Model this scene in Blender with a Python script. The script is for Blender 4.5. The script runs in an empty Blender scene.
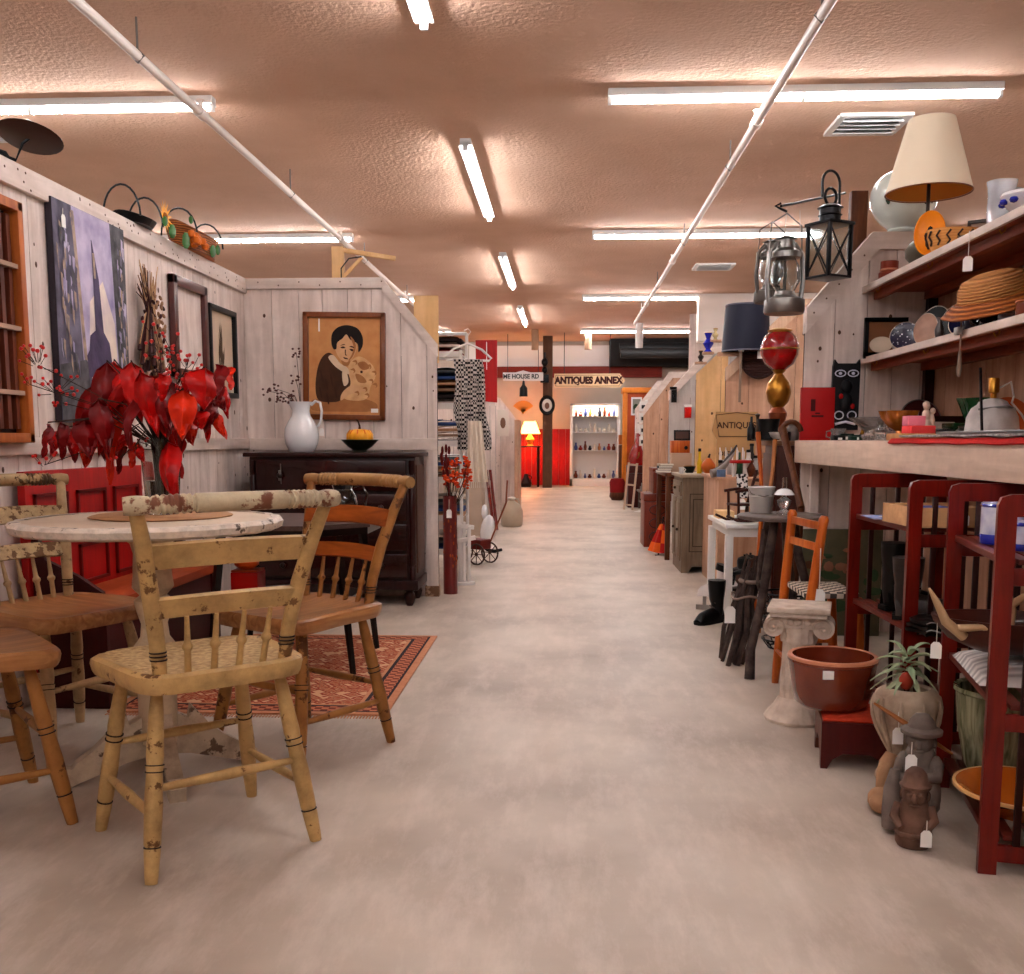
import bpy, bmesh, math, random
from mathutils import Vector, Matrix, Euler
random.seed(7)
C = bpy.context.scene.collection
PI = math.pi
# ------------------------------------------------------------------ camera
PITCH = math.radians(6.73); YAW = math.radians(2.955); EYE = Vector((0, 0, 1.0)); FPX = 1000.0
cam_d = bpy.data.cameras.new('camera'); cam = bpy.data.objects.new('camera', cam_d); C.objects.link(cam)
cam.location = EYE; cam.rotation_euler = Euler((PI/2 - PITCH, 0, YAW))
cam_d.sensor_fit = 'HORIZONTAL'; cam_d.sensor_width = 36; cam_d.lens = 36*FPX/1024; cam_d.shift_y = 71/1024
cam_d.clip_start = .05
bpy.context.scene.camera = cam
RM = cam.rotation_euler.to_matrix()
def ray(px, py): return RM @ Vector(((px-512)/FPX, (558-py)/FPX, -1))
def P(px, py, Y):            # the point of the sight line at distance Y along the aisle
    r = ray(px, py); return EYE + r*(Y/r.y)
def F(px, py, z=0.0):        # ... at height z
    r = ray(px, py); return EYE + r*((z-1.0)/r.z)
def PX(px, py, X):           # ... on the plane x = X
    r = ray(px, py); return EYE + r*(X/r.x)

# ------------------------------------------------------------------ materials
def lin(c):
    return tuple(((v/255)/12.92 if v <= 10.3 else (((v/255)+.055)/1.055)**2.4)**1.2 for v in c)
MATS = {}
def mat(name, col, rough=.6, metal=0, kind='plain', c2=None, scale=6, amt=.5, bump=.0, emit=0, trans=0, alpha=1, axis=2, coat=0, grime=.35):
    if name in MATS: return MATS[name]
    M_ = bpy.data.materials.new(name); M_.use_nodes = True
    nt = M_.node_tree; b = nt.nodes['Principled BSDF']; L = nt.links.new
    N = nt.nodes.new
    c = (*lin(col), 1); c2_ = (*lin(c2), 1) if c2 else (*[v*.72 for v in lin(col)], 1)
    b.inputs['Roughness'].default_value = rough; b.inputs['Metallic'].default_value = metal
    if coat: b.inputs['Coat Weight'].default_value = coat*(.5 if kind == 'wood' else 1)
    if kind in ('wood', 'chip') or (not metal and not trans and not coat and rough > .25): b.inputs['Specular IOR Level'].default_value = .22
    if trans: b.inputs['Transmission Weight'].default_value = trans
    if alpha < 1: b.inputs['Alpha'].default_value = alpha
    if emit:
        b.inputs['Emission Color'].default_value = c; b.inputs['Emission Strength'].default_value = emit
    tc = N('ShaderNodeTexCoord'); mp = N('ShaderNodeMapping'); L(tc.outputs['Object'], mp.inputs['Vector'])
    nz = N('ShaderNodeTexNoise'); nz.inputs['Detail'].default_value = 5; nz.inputs['Scale'].default_value = scale
    L(mp.outputs[0], nz.inputs['Vector'])
    mix = N('ShaderNodeMix'); mix.data_type = 'RGBA'
    mix.inputs[6].default_value = c; mix.inputs[7].default_value = c2_
    rp = N('ShaderNodeMapRange'); L(nz.outputs['Fac'], rp.inputs['Value'])
    if kind == 'plain':
        rp.inputs[1].default_value = .35; rp.inputs[2].default_value = .75; rp.inputs[4].default_value = amt
    elif kind == 'wood':
        s = [7, 7, 7]; s[axis] = .7; mp.inputs['Scale'].default_value = s
        nz.inputs['Distortion'].default_value = .6
        rp.inputs[1].default_value = .3; rp.inputs[2].default_value = .7; rp.inputs[4].default_value = amt
    elif kind == 'chip':
        nz.inputs['Detail'].default_value = 9; nz.inputs['Roughness'].default_value = .65
        rp.inputs[1].default_value = .5+amt*.1; rp.inputs[2].default_value = .53+amt*.1; rp.inputs[4].default_value = .9
    elif kind == 'speck':
        vo = N('ShaderNodeTexVoronoi'); vo.inputs['Scale'].default_value = scale; L(mp.outputs[0], vo.inputs['Vector'])
        L(vo.outputs['Distance'], rp.inputs['Value'])
        rp.inputs[1].default_value = amt*.5; rp.inputs[2].default_value = amt*.5-.05; rp.inputs[3].default_value = 0; rp.inputs[4].default_value = 1
    elif kind == 'check':
        ck = N('ShaderNodeTexChecker'); ck.inputs['Scale'].default_value = scale; L(mp.outputs[0], ck.inputs['Vector'])
        L(ck.outputs['Fac'], rp.inputs['Value']); rp.inputs[4].default_value = amt
    elif kind in ('weave', 'stripe'):
        wv = N('ShaderNodeTexWave'); wv.inputs['Scale'].default_value = scale; wv.inputs['Distortion'].default_value = 1.2 if kind == 'weave' else .1
        wv.bands_direction = 'XYZ'[axis]
        L(mp.outputs[0], wv.inputs['Vector']); L(wv.outputs['Fac'], rp.inputs['Value']); rp.inputs[4].default_value = amt
        nz = wv
    L(rp.outputs[0], mix.inputs[0]); L(mix.outputs[2], b.inputs['Base Color'])
    if kind in ('chip', 'wood'):                        # grime and wear: streaky darker stain over the finish
        gn = N('ShaderNodeTexNoise'); gn.inputs['Scale'].default_value = scale*.6 if kind == 'chip' else 5; gn.inputs['Detail'].default_value = 7; gn.inputs['Roughness'].default_value = .7
        L(tc.outputs['Object'], gn.inputs['Vector']); gr = N('ShaderNodeMapRange'); gr.inputs[1].default_value = .42; gr.inputs[2].default_value = .78; gr.inputs[4].default_value = grime*(1.9 if kind == 'chip' else 1)
        L(gn.outputs['Fac'], gr.inputs[0]); gm = N('ShaderNodeMix'); gm.data_type = 'RGBA'; gm.inputs[7].default_value = (*[v*.45 for v in c2_[:3]], 1)
        L(gr.outputs[0], gm.inputs[0]); L(mix.outputs[2], gm.inputs[6]); L(gm.outputs[2], b.inputs['Base Color'])
    if bump:
        bp = N('ShaderNodeBump'); bp.inputs['Strength'].default_value = bump; bp.inputs['Distance'].default_value = .01
        L(nz.outputs['Fac'], bp.inputs['Height']); L(bp.outputs[0], b.inputs['Normal'])
    MATS[name] = M_; return M_

# ------------------------------------------------------------------ mesh builder
def TR(x=0, y=0, z=0, rz=0, rx=0, ry=0):
    return Matrix.Translation((x, y, z)) @ Matrix.Rotation(rz, 4, 'Z') @ Matrix.Rotation(ry, 4, 'Y') @ Matrix.Rotation(rx, 4, 'X')
I4 = Matrix.Identity(4)
class MB:
    def __init__(s): s.bm = bmesh.new(); s.mi = 0; s.M = I4
    def _add(s, vs, fs, smooth=False):
        bv = [s.bm.verts.new(s.M @ Vector(v)) for v in vs]
        for f in fs:
            try: fc = s.bm.faces.new([bv[i] for i in f]); fc.material_index = s.mi; fc.smooth = smooth
            except ValueError: pass
        return bv
    def at(s, M): s.M = M; return s
    def box(s, x0, y0, z0, x1, y1, z1, b=0):
        if x0 > x1: x0, x1 = x1, x0
        if y0 > y1: y0, y1 = y1, y0
        if z0 > z1: z0, z1 = z1, z0
        b = min(b, (x1-x0)*.45, (y1-y0)*.45, (z1-z0)*.45)
        if b <= 0:
            vs = [(x, y, z) for z in (z0, z1) for y in (y0, y1) for x in (x0, x1)]
            s._add(vs, [(0,2,3,1),(4,5,7,6),(0,1,5,4),(2,6,7,3),(0,4,6,2),(1,3,7,5)]); return s
        t = bmesh.new(); r = bmesh.ops.create_cube(t, size=1)
        for v in t.verts: v.co = Vector(((x0+x1)/2+v.co.x*(x1-x0), (y0+y1)/2+v.co.y*(y1-y0), (z0+z1)/2+v.co.z*(z1-z0)))
        bmesh.ops.bevel(t, geom=list(t.edges), offset=b, segments=2, affect='EDGES', profile=.6)
        s.join(t); return s
    def join(s, t, smooth=False):
        t.verts.index_update()
        s._add([v.co.copy() for v in t.verts], [[v.index for v in f.verts] for f in t.faces], smooth); t.free()
    def cb(s, cx, cy, cz, sx, sy, sz, b=0): return s.box(cx-sx/2, cy-sy/2, cz-sz/2, cx+sx/2, cy+sy/2, cz+sz/2, b)
    def beam(s, p0, p1, w, h, b=0, up=(0,0,1)):        # rectangular bar from p0 to p1
        p0, p1 = Vector(p0), Vector(p1); d = p1-p0; L = d.length; d.normalize()
        u = Vector(up)
        if abs(d.dot(u)) > .98: u = Vector((0, 1, 0))
        x = d.cross(u).normalized(); u = x.cross(d)
        Mx = Matrix((x, d, u)).transposed().to_4x4(); Mx.translation = p0
        o = s.M; s.M = o @ Mx; s.box(-w/2, 0, -h/2, w/2, L, h/2, b); s.M = o; return s
    def tube(s, pts, r, n=8, closed=False, cap=True, flat=1):
        pts = [Vector(p) for p in pts]; m = len(pts)
        rs = r if isinstance(r, (list, tuple)) else [r]*m
        vs = []; pu = None
        for i, p in enumerate(pts):
            a = pts[i-1] if (i > 0 or closed) else p; c = pts[(i+1) % m] if (i < m-1 or closed) else p
            d = (c-a).normalized() if (c-a).length > 1e-9 else Vector((0, 0, 1))
            if pu is None:
                u = Vector((0, 0, 1)) if abs(d.z) < .9 else Vector((0, 1, 0))
            else: u = pu
            x = d.cross(u)
            if x.length < 1e-6: x = d.cross(Vector((1, .3, .2)))
            x.normalize(); u = x.cross(d).normalized(); pu = u
            for k in range(n):
                t = 2*PI*k/n; vs.append(p + x*(rs[i]*math.cos(t)) + u*(rs[i]*flat*math.sin(t)))
        fs = []
        for i in range(m if closed else m-1):
            j = (i+1) % m
            for k in range(n): fs.append((i*n+k, i*n+(k+1) % n, j*n+(k+1) % n, j*n+k))
        if cap and not closed: fs.append(tuple(range(n))[::-1]); fs.append(tuple((m-1)*n+k for k in range(n)))
        s._add(vs, fs, True); return s
    def cyl(s, p0, p1, r0, r1=None, n=14): return s.tube([p0, p1], [r0, r1 if r1 is not None else r0], n)
    def lathe(s, prof, c=(0, 0, 0), n=24, sx=1, sy=1, rad=None, smooth=True):
        vs = []; fs = []; m = len(prof); c = Vector(c)
        for r, z in prof:
            for k in range(n):
                t = 2*PI*k/n; q = rad(t, z) if rad else 1
                vs.append(c+Vector((max(r, 1e-4)*q*math.cos(t)*sx, max(r, 1e-4)*q*math.sin(t)*sy, z)))
        for i in range(m-1):
            for k in range(n): fs.append((i*n+k, i*n+(k+1) % n, (i+1)*n+(k+1) % n, (i+1)*n+k))
        if prof[0][0] < .002: fs.append(tuple(range(n))[::-1])
        if prof[-1][0] < .002: fs.append(tuple((m-1)*n+k for k in range(n)))
        s._add(vs, fs, smooth); return s
    def spin(s, p0, p1, prof, n=12):                   # turned profile [(t, r)] along a line
        p0, p1 = Vector(p0), Vector(p1)
        return s.tube([p0.lerp(p1, t) for t, r in prof], [r for t, r in prof], n)
    def ell(s, c, r, n=12, rz=0, rx=0, ry=0):
        r = (r, r, r) if not isinstance(r, (tuple, list)) else r
        o = s.M; s.M = o @ TR(c[0], c[1], c[2], rz, rx, ry) @ Matrix.Diagonal((r[0], r[1], r[2], 1))
        h = max(4, n//2)
        s.lathe([(math.sin(PI*i/h), -math.cos(PI*i/h)) for i in range(h+1)], n=n); s.M = o; return s
    def prism(s, poly, h, M=None):                     # 2-D outline extruded along local z
        o = s.M; s.M = o @ M if M is not None else o
        n = len(poly)
        ar = sum(poly[i][0]*poly[(i+1) % n][1]-poly[(i+1) % n][0]*poly[i][1] for i in range(n))
        if ar < 0: poly = poly[::-1]
        vs = [(x, y, 0) for x, y in poly]+[(x, y, h) for x, y in poly]
        s._add(vs, [tuple(range(n))[::-1], tuple(range(n, 2*n))]+[(i, (i+1) % n, n+(i+1) % n, n+i) for i in range(n)])
        s.M = o; return s
    def sheet(s, f, nu, nv, th=0, smooth=True):        # surface f(u, v) with thickness
        g = [[Vector(f(i/nu, j/nv)) for j in range(nv+1)] for i in range(nu+1)]
        vs = []; fs = []; w = nv+1
        for i in range(nu+1):
            for j in range(nv+1): vs.append(g[i][j])
        K = len(vs)
        for i in range(nu):
            for j in range(nv): fs.append((i*w+j, (i+1)*w+j, (i+1)*w+j+1, i*w+j+1))
        if th:
            nr = []
            for i in range(nu+1):
                for j in range(nv+1):
                    a = g[min(i+1, nu)][j]-g[max(i-1, 0)][j]; b = g[i][min(j+1, nv)]-g[i][max(j-1, 0)]
                    q = a.cross(b); nr.append(q.normalized() if q.length > 1e-12 else Vector((0, 0, 1)))
            vs += [v-q*th for v, q in zip(vs[:K], nr)]
            fs += [tuple(K+k for k in f_[::-1]) for f_ in fs[:]]
            for i in range(nu):
                fs.append((i*w, K+i*w, K+(i+1)*w, (i+1)*w)); fs.append((i*w+nv, (i+1)*w+nv, K+(i+1)*w+nv, K+i*w+nv))
            for j in range(nv):
                fs.append((j, j+1, K+j+1, K+j)); fs.append((nu*w+j, K+nu*w+j, K+nu*w+j+1, nu*w+j+1))
        s._add(vs, fs, smooth); return s
    def build(s, name, m, parent=None, loc=None, rz=0, rot=None, label=None):
        me = bpy.data.meshes.new(name)
        bmesh.ops.recalc_face_normals(s.bm, faces=s.bm.faces)
        s.bm.to_mesh(me); s.bm.free()
        for q in (m if isinstance(m, (list, tuple)) else [m]): me.materials.append(q)
        try: me.set_sharp_from_angle(angle=math.radians(42))
        except Exception: pass
        o = bpy.data.objects.new(name, me); C.objects.link(o)
        if parent is not None: o.parent = parent
        if loc is not None: o.location = loc
        if rz: o.rotation_euler = (0, 0, rz)
        if rot: o.rotation_euler = rot
        if label: o['label'] = label
        return o
def tag(o, label, cat, group=None, kind=None):
    o['label'] = label; o['category'] = cat
    if group: o['group'] = group
    if kind: o['kind'] = kind
    return o
def thing(name, label, cat, loc=(0, 0, 0), rz=0, group=None, rot=None):
    o = bpy.data.objects.new(name, None); C.objects.link(o); o.empty_display_size = .05
    o.location = loc; o.rotation_euler = rot if rot else (0, 0, rz)
    return tag(o, label, cat, group)
def one(name, mb, m, label, cat, loc=(0, 0, 0), rz=0, group=None, rot=None):
    return tag(mb.build(name, m, loc=loc, rz=rz, rot=rot), label, cat, group)
def struct(name, mb, m, label=None):
    o = mb.build(name, m); o['kind'] = 'structure'
    if label: o['label'] = label
    return o
def copy_tree(o, parent=None):
    c = o.copy(); C.objects.link(c)
    if parent is not None: c.parent = parent
    for ch in list(o.children): copy_tree(ch, c)
    return c
def recol(o, pairs):                                   # give a copy its own finish
    for q in [o]+list(o.children_recursive):
        if q.type == 'MESH':
            me = q.data.copy(); q.data = me
            for i, mm in enumerate(me.materials):
                for a, b in pairs:
                    if mm == a: me.materials[i] = b
def text_mesh(txt, size, name, m, parent, M_, depth=.004, bold=0, sx=1.0, align='CENTER'):
    cu = bpy.data.curves.new(name, 'FONT'); cu.body = txt; cu.size = size; cu.extrude = depth; cu.offset = bold
    cu.align_x = align; cu.align_y = 'CENTER'
    t = bpy.data.objects.new('tmp', cu); C.objects.link(t)
    dg = bpy.context.evaluated_depsgraph_get(); me = bpy.data.meshes.new_from_object(t.evaluated_get(dg))
    bpy.data.objects.remove(t)
    me.transform(M_ @ Matrix.Diagonal((sx, 1, 1, 1))); me.materials.clear(); me.materials.append(m)
    o = bpy.data.objects.new(name, me); C.objects.link(o); o.parent = parent; return o

# ------------------------------------------------------------------ shared finishes
whitewash = mat('whitewashed_boards', (242, 228, 220), .75, kind='wood', c2=(206, 186, 176), amt=.8, scale=3, bump=.15)
whitewash_h = mat('whitewashed_rail', (236, 222, 214), .7, kind='wood', c2=(205, 185, 172), amt=.7, scale=3, axis=1)
whitewash_x = mat('whitewashed_cap', (236, 222, 214), .7, kind='wood', c2=(205, 185, 172), amt=.7, scale=3, axis=0)
knot = mat('dark_knots', (110, 80, 62), .7)
seam = mat('board_shadow_gap', (92, 72, 62), .9)
pineboard = mat('bare_pine_boards', (216, 178, 152), .7, kind='wood', c2=(182, 138, 110), amt=.8, scale=3, bump=.1)
yellowpine = mat('yellow_pine', (242, 206, 158), .6, kind='wood', c2=(222, 178, 124), amt=.7, scale=2.5)
warmpine = mat('orange_pine', (205, 125, 60), .5, kind='wood', c2=(165, 88, 38), amt=.8)
brownwood = mat('brown_wood', (122, 74, 44), .5, kind='wood', c2=(82, 44, 24), amt=.9)
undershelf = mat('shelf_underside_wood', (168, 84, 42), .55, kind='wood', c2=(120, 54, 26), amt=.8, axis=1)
mahog = mat('red_brown_varnish', (136, 34, 20), .3, kind='wood', c2=(92, 18, 12), amt=.8, coat=.4)
darkred = mat('dark_oxblood_wood', (66, 20, 16), .35, kind='wood', c2=(40, 10, 8), amt=.8, coat=.3)
redpaint = mat('barn_red_paint', (188, 20, 16), .45, kind='wood', c2=(146, 10, 10), amt=.6)
white = mat('white_paint', (236, 232, 228), .45, amt=.15)
cream = mat('cream_cloth', (236, 222, 206), .85, amt=.4)
tagwhite = mat('tag_card', (246, 242, 238), .7, amt=.1)
string_ = mat('string', (226, 218, 208), .8, amt=.1)
blackm = mat('black_metal', (24, 24, 30), .35, metal=.6, amt=.3)
blackp = mat('black_paint', (20, 18, 20), .4, amt=.4)
galv = mat('galvanised_tin', (150, 146, 142), .35, metal=.9, amt=.5, scale=12)
glass = mat('clear_glass', (240, 245, 245), .03, trans=1.0, amt=0)
porcelain = mat('white_porcelain', (238, 238, 240), .12, amt=.06, coat=.6)
brass = mat('brass', (190, 140, 62), .3, metal=.9, amt=.4)
leather = mat('black_leather', (32, 26, 24), .4, amt=.5)
greysto = mat('grey_stone', (142, 128, 120), .85, c2=(92, 80, 74), scale=14, amt=.8, bump=.5)
paper = mat('paper', (238, 230, 218), .8, amt=.2)
wicker = mat('wicker', (196, 124, 66), .6, kind='weave', c2=(118, 58, 26), scale=28, amt=.9, bump=.6)
def tag_label(parent, p, s=1.0, rz=0, drop=.05):       # a swing tag on a string, a part of what it hangs from
    b = MB(); x, y, z = p; w = .013*s; h = .042*s
    b.tube([(x, y, z), (x, y-.002, z-drop*s)], .0012*s, 5)
    o = MB().at(TR(x, y, z-drop*s, rz)); o.prism([(-w, -h), (w, -h), (w, -.008*s), (.5*w, 0), (-.5*w, 0), (-w, -.008*s)], .0015, TR(rx=PI/2))
    t = o.build('price_tag', tagwhite, parent); b.build('string', string_, t); return t
# ================================================================== THE ROOM
CEIL = 3.15
# concrete floor
fm = mat('concrete_floor', (206, 192, 178), .42, c2=(166, 150, 136), scale=1.7, amt=1)
nt = fm.node_tree; bs = nt.nodes['Principled BSDF']
n2 = nt.nodes.new('ShaderNodeTexNoise'); n2.inputs['Scale'].default_value = 9; n2.inputs['Detail'].default_value = 8; n2.inputs['Roughness'].default_value = .7
tc = [n for n in nt.nodes if n.type == 'TEX_COORD'][0]; mp2 = nt.nodes.new('ShaderNodeMapping'); mp2.inputs['Scale'].default_value = (1.2, .35, 1)
nt.links.new(tc.outputs['Object'], mp2.inputs[0]); nt.links.new(mp2.outputs[0], n2.inputs['Vector'])
mx = [n for n in nt.nodes if n.type == 'MIX'][0]; mx2 = nt.nodes.new('ShaderNodeMix'); mx2.data_type = 'RGBA'
rr = nt.nodes.new('ShaderNodeMapRange'); rr.inputs[1].default_value = .46; rr.inputs[2].default_value = .66; rr.inputs[4].default_value = .35
nt.links.new(n2.outputs['Fac'], rr.inputs[0]); nt.links.new(rr.outputs[0], mx2.inputs[0]); nt.links.new(mx.outputs[2], mx2.inputs[6])
mx2.inputs[7].default_value = (*lin((232, 218, 208)), 1); nt.links.new(mx2.outputs[2], bs.inputs['Base Color'])
r3 = nt.nodes.new('ShaderNodeMapRange'); r3.inputs[3].default_value = .28; r3.inputs[4].default_value = .6
nt.links.new(n2.outputs['Fac'], r3.inputs[0]); nt.links.new(r3.outputs[0], bs.inputs['Roughness'])
b = MB(); b.box(-9, -4, -.1, 7, 26, 0); struct('floor', b, fm)
cm = mat('textured_ceiling', (226, 194, 172), .95, c2=(212, 176, 152), scale=2, amt=.6)
nt = cm.node_tree; bs = nt.nodes['Principled BSDF']; nz = nt.nodes.new('ShaderNodeTexNoise'); nz.inputs['Scale'].default_value = 38; nz.inputs['Detail'].default_value = 3
tc = [n for n in nt.nodes if n.type == 'TEX_COORD'][0]; nt.links.new(tc.outputs['Object'], nz.inputs['Vector'])
bp = nt.nodes.new('ShaderNodeBump'); bs.inputs['Specular IOR Level'].default_value = .12; bp.inputs['Strength'].default_value = .8; bp.inputs['Distance'].default_value = .012
nt.links.new(nz.outputs['Fac'], bp.inputs['Height']); nt.links.new(bp.outputs[0], bs.inputs['Normal'])
b = MB(); b.box(-9, -4, CEIL, 7, 26, CEIL+.1); struct('ceiling', b, cm)
plaster = mat('grey_plaster', (206, 196, 186), .8, amt=.3)
for nm, bx in (('wall_outer_left', (-9.1, -4, 0, -9, 26, CEIL)), ('wall_outer_right', (7, -4, 0, 7.1, 26, CEIL)),
               ('wall_back', (-9, -4.1, 0, 7, -4, CEIL)), ('wall_far', (-9, 24, 0, 7, 24.1, CEIL))):
    b = MB(); b.box(*bx); struct(nm, b, plaster)

def boardwall(name, axis, u0, u1, thick, base, top, w=.15, m=None, seed=1, z0=0, gap=.004, knots=True):
    """vertical boards side by side; top is a function of u; one mesh"""
    rnd = random.Random(seed); b = MB(); u = u0
    while u < u1-1e-4:
        v = min(u+w*rnd.uniform(.85, 1.15), u1)
        if u1-v < .03: v = u1
        za, zb = top(u+gap), top(v-gap)
        poly = [(u+gap/2, z0), (v-gap/2, z0), (v-gap/2, zb), (u+gap/2, za)]
        b.mi = 0
        if axis == 'x': b.prism(poly, thick, TR(0, base+thick, 0, rx=PI/2))
        else: b.prism(poly, thick, Matrix(((0, 0, 1, base), (1, 0, 0, 0), (0, 1, 0, 0), (0, 0, 0, 1))))
        if knots:
            b.mi = 1
            for k in range(rnd.randint(2, 5)):
                ku = rnd.uniform(u+.02, v-.02); kz = rnd.uniform(z0+.1, top(ku)-.1); r = rnd.uniform(.004, .011)
                for fc in (base-.0006, base+thick+.0006):
                    if axis == 'x': b.ell((ku, fc, kz), (r, .001, r*1.4), 8)
                    else: b.ell((fc, ku, kz), (.001, r, r*1.4), 8)
        u = v
    b.mi = 2
    zt = min(top(u0), top(u1))-.05
    if axis == 'x': b.box(u0, base+thick*.3, z0, u1, base+thick*.7, zt)
    else: b.box(base+thick*.3, u0, z0, base+thick*.7, u1, zt)
    return struct(name, b, [m or whitewash, knot, seam])

# ---- left booth: side wall and end divider
LX = -2.02; LY = 6.35; LTOP = 2.0
boardwall('wall_left', 'y', -1.5, LY+.03, .03, LX-.03, lambda u: LTOP-.04, .155, seed=3)
def ltop(u): return 2.0 if u < -1.14 else 2.0-(u+1.14)*1.19
boardwall('wall_left_divider', 'x', LX, -.80, .03, LY, lambda u: ltop(u)-.02, .17, seed=5)
b = MB(); b.box(LX-.04, -1.5, LTOP-.085, LX+.022, LY, LTOP+.005, .004)
b.mi = 1
rnd = random.Random(2)
for k in range(60): b.ell((LX+.0225, rnd.uniform(3, 6.3), rnd.uniform(LTOP-.075, LTOP-.01)), (.001, .006, .005), 7)
struct('trim_1', b, [whitewash_h, knot])
b = MB(); b.box(LX, LY-.022, LTOP-.06, -1.13, LY+.05, LTOP+.005, .004)
b.at(I4).prism([(-1.14, 2.005), (-1.14, 1.925), (-.80, 1.52), (-.80, 1.6)], .072, TR(0, LY+.05, 0, rx=PI/2))
b.mi = 1
for k in range(7): b.ell((LX+.1+k*.13, LY-.0225, LTOP-.02-.02*(k % 2)), (.005, .001, .005), 7)
struct('trim_2', b, [whitewash_x, knot])
b = MB(); b.box(LX, -1.5, .945, LX+.022, LY, 1.01, .004); struct('trim_3', b, whitewash_h)          # waist rail on the side wall
b = MB(); b.box(LX, LY-.022, .935, -.80, LY, 1.01, .004); struct('trim_4', b, whitewash_x)
b = MB(); b.box(-.875, LY-.03, .06, -.80, LY+.0, .935, .004); struct('trim_5', b, whitewash)
b = MB(); b.box(-.885, LY-.035, 0, -.795, LY+.04, .07, .004); struct('trim_6', b, mat('worn_block', (196, 166, 140), .8, kind='chip', c2=(120, 84, 60), amt=.3))

# ---- right side: dividers with sloping tops
RY = 5.27; RWX = 1.87
def rtop(u): return 2.03 if u > 1.54 else 1.66+(u-1.225)*1.17
boardwall('wall_right_divider', 'x', 1.225, RWX, .03, RY, lambda u: rtop(u)-.02, .15, m=whitewash, seed=11, z0=0)
b = MB(); b.prism([(1.225, 1.665), (1.54, 2.035), (RWX, 2.035), (RWX, 1.95), (1.575, 1.95), (1.225, 1.54)], .075, TR(0, RY+.05, 0, rx=PI/2))
b.mi = 1
for k in range(5): b.ell((1.26+k*.06, RY-.026, 1.64+k*.07), (.005, .001, .005), 7)
struct('trim_7', b, [whitewash_x, knot])
boardwall('wall_right', 'y', -1.0, RY, .03, RWX, lambda u: 1.8, .16, m=pineboard, seed=12)
b = MB(); b.box(RWX-.05, RY-.05, 1.0, RWX-.005, RY-.005, 2.0); struct('trim_8', b, darkred)
def rdiv(n, Y, xa, za, xb, zb, m, seed, xr=2.4, capm=None):
    f = lambda u: zb if u > xb else za+(u-xa)*(zb-za)/(xb-xa)
    boardwall('wall_right_divider_%d' % n, 'x', xa, xr, .03, Y, lambda u: f(u)-.02, .2, m=m, seed=seed)
    if capm:
        b = MB(); b.prism([(xa, za), (xb, zb), (xr, zb), (xr, zb-.08), (xb+.04, zb-.08), (xa, za-.1)], .07, TR(0, Y+.05, 0, rx=PI/2))
        struct('trim_%d' % (n+7), b, capm)
rdiv(2, 8.0, 1.26, 1.56, 1.8, 2.08, pineboard, 21, capm=mat('pine_cap', (222, 190, 164), .7, kind='wood', c2=(196, 158, 130), amt=.6))
rdiv(3, 9.4, 1.21, 1.62, 1.46, 1.86, yellowpine, 22, 1.5)
rdiv(4, 10.9, 1.12, 1.52, 1.55, 1.99, mat('grey_white_board', (206, 200, 196), .7, kind='wood', c2=(184, 174, 168), amt=.5), 23, 2.4, whitewash_x)
rdiv(5, 13.6, 1.06, 1.42, 1.4, 1.9, pineboard, 24, 2.4, whitewash_x)
rdiv(6, 16.5, 1.15, 1.5, 1.5, 1.95, whitewash, 25, 2.4, whitewash_x)
boardwall('wall_right_far', 'y', 8.03, 24, .03, 2.4, lambda u: 2.3, .4, m=whitewash, seed=31, knots=False)
# ---- left side beyond the first booth
def ldiv(n, Y, xa, za, xb, zb, m, seed, xl=-2.4):
    f = lambda u: zb if u < xb else zb+(u-xb)*(za-zb)/(xa-xb)
    boardwall('wall_left_divider_%d' % n, 'x', xl, xa, .03, Y, lambda u: f(u), .2, m=m, seed=seed)
ldiv(2, 10.9, -.74, 1.42, -.98, 1.78, whitewash, 41)
ldiv(3, 13.4, -.62, 1.25, -.9, 1.62, whitewash, 42)
b = MB(); b.prism([(-.95, 1.42), (-.95, 2.06), (-.72, 2.06), (-.72, 1.4)], .03, TR(0, 10.88, 0, rx=PI/2)); b.mi = 2; b.box(-.78, 10.85, 0, -.74, 10.88, 1.4); b.mi = 1; b.box(-.835, 10.846, 1.75, -.828, 10.85, 2.04)
one('red_board', b, [redpaint, tagwhite, whitewash], 'red painted board with slanted lower edge above white partition in left distance', 'board')
boardwall('wall_left_far', 'y', LY+.03, 24, .03, -2.43, lambda u: 2.0, .4, m=whitewash, seed=43, knots=False)
# white post end at the aisle side of divider 3
b = MB(); b.box(-.62, 12.6, 0, -.57, 13.42, 1.25); struct('trim_20', b, pineboard)

# ---- far end: white strip, red beam, grey wall and red wainscot
FY = 22.4
def fx(px): return P(px, 440, FY).x
def fz(py): return P(564, py, FY).z
b = MB(); b.box(fx(430), FY, 0, fx(720), FY+.05, CEIL); struct('wall_end', b, mat('end_wall_paint', (206, 192, 176), .8, amt=.2))
b = MB(); b.box(fx(470), FY-.12, fz(367), fx(608), FY, fz(346)); struct('wall_end_upper', b, mat('white_upper_panel', (246, 242, 238), .6, amt=.05))
b = MB(); b.box(fx(470), FY-.2, fz(378), fx(660), FY-.02, fz(367)); struct('trim_21', b, mat('red_beam', (150, 54, 32), .5, kind='wood', c2=(110, 34, 20), axis=0))
b = MB()
for k in range(16):
    b.box(fx(505)+k*.15, FY-.03, 0, fx(505)+k*.15+.145, FY-.005, fz(429))
struct('trim_22', b, redpaint, 'barn red wainscot boards')
b = MB(); b.box(fx(608), FY-.6, fz(368), fx(700), FY, fz(340)); struct('wall_end_bulkhead', b, mat('dark_bulkhead', (44, 38, 36), .7))
b = MB()
for k in range(2): b.cyl((fx(616), FY-.9-k*.5, fz(352)-.15*k), (fx(690), FY-.9-k*.5, fz(352)-.15*k), .1, n=12)
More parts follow.
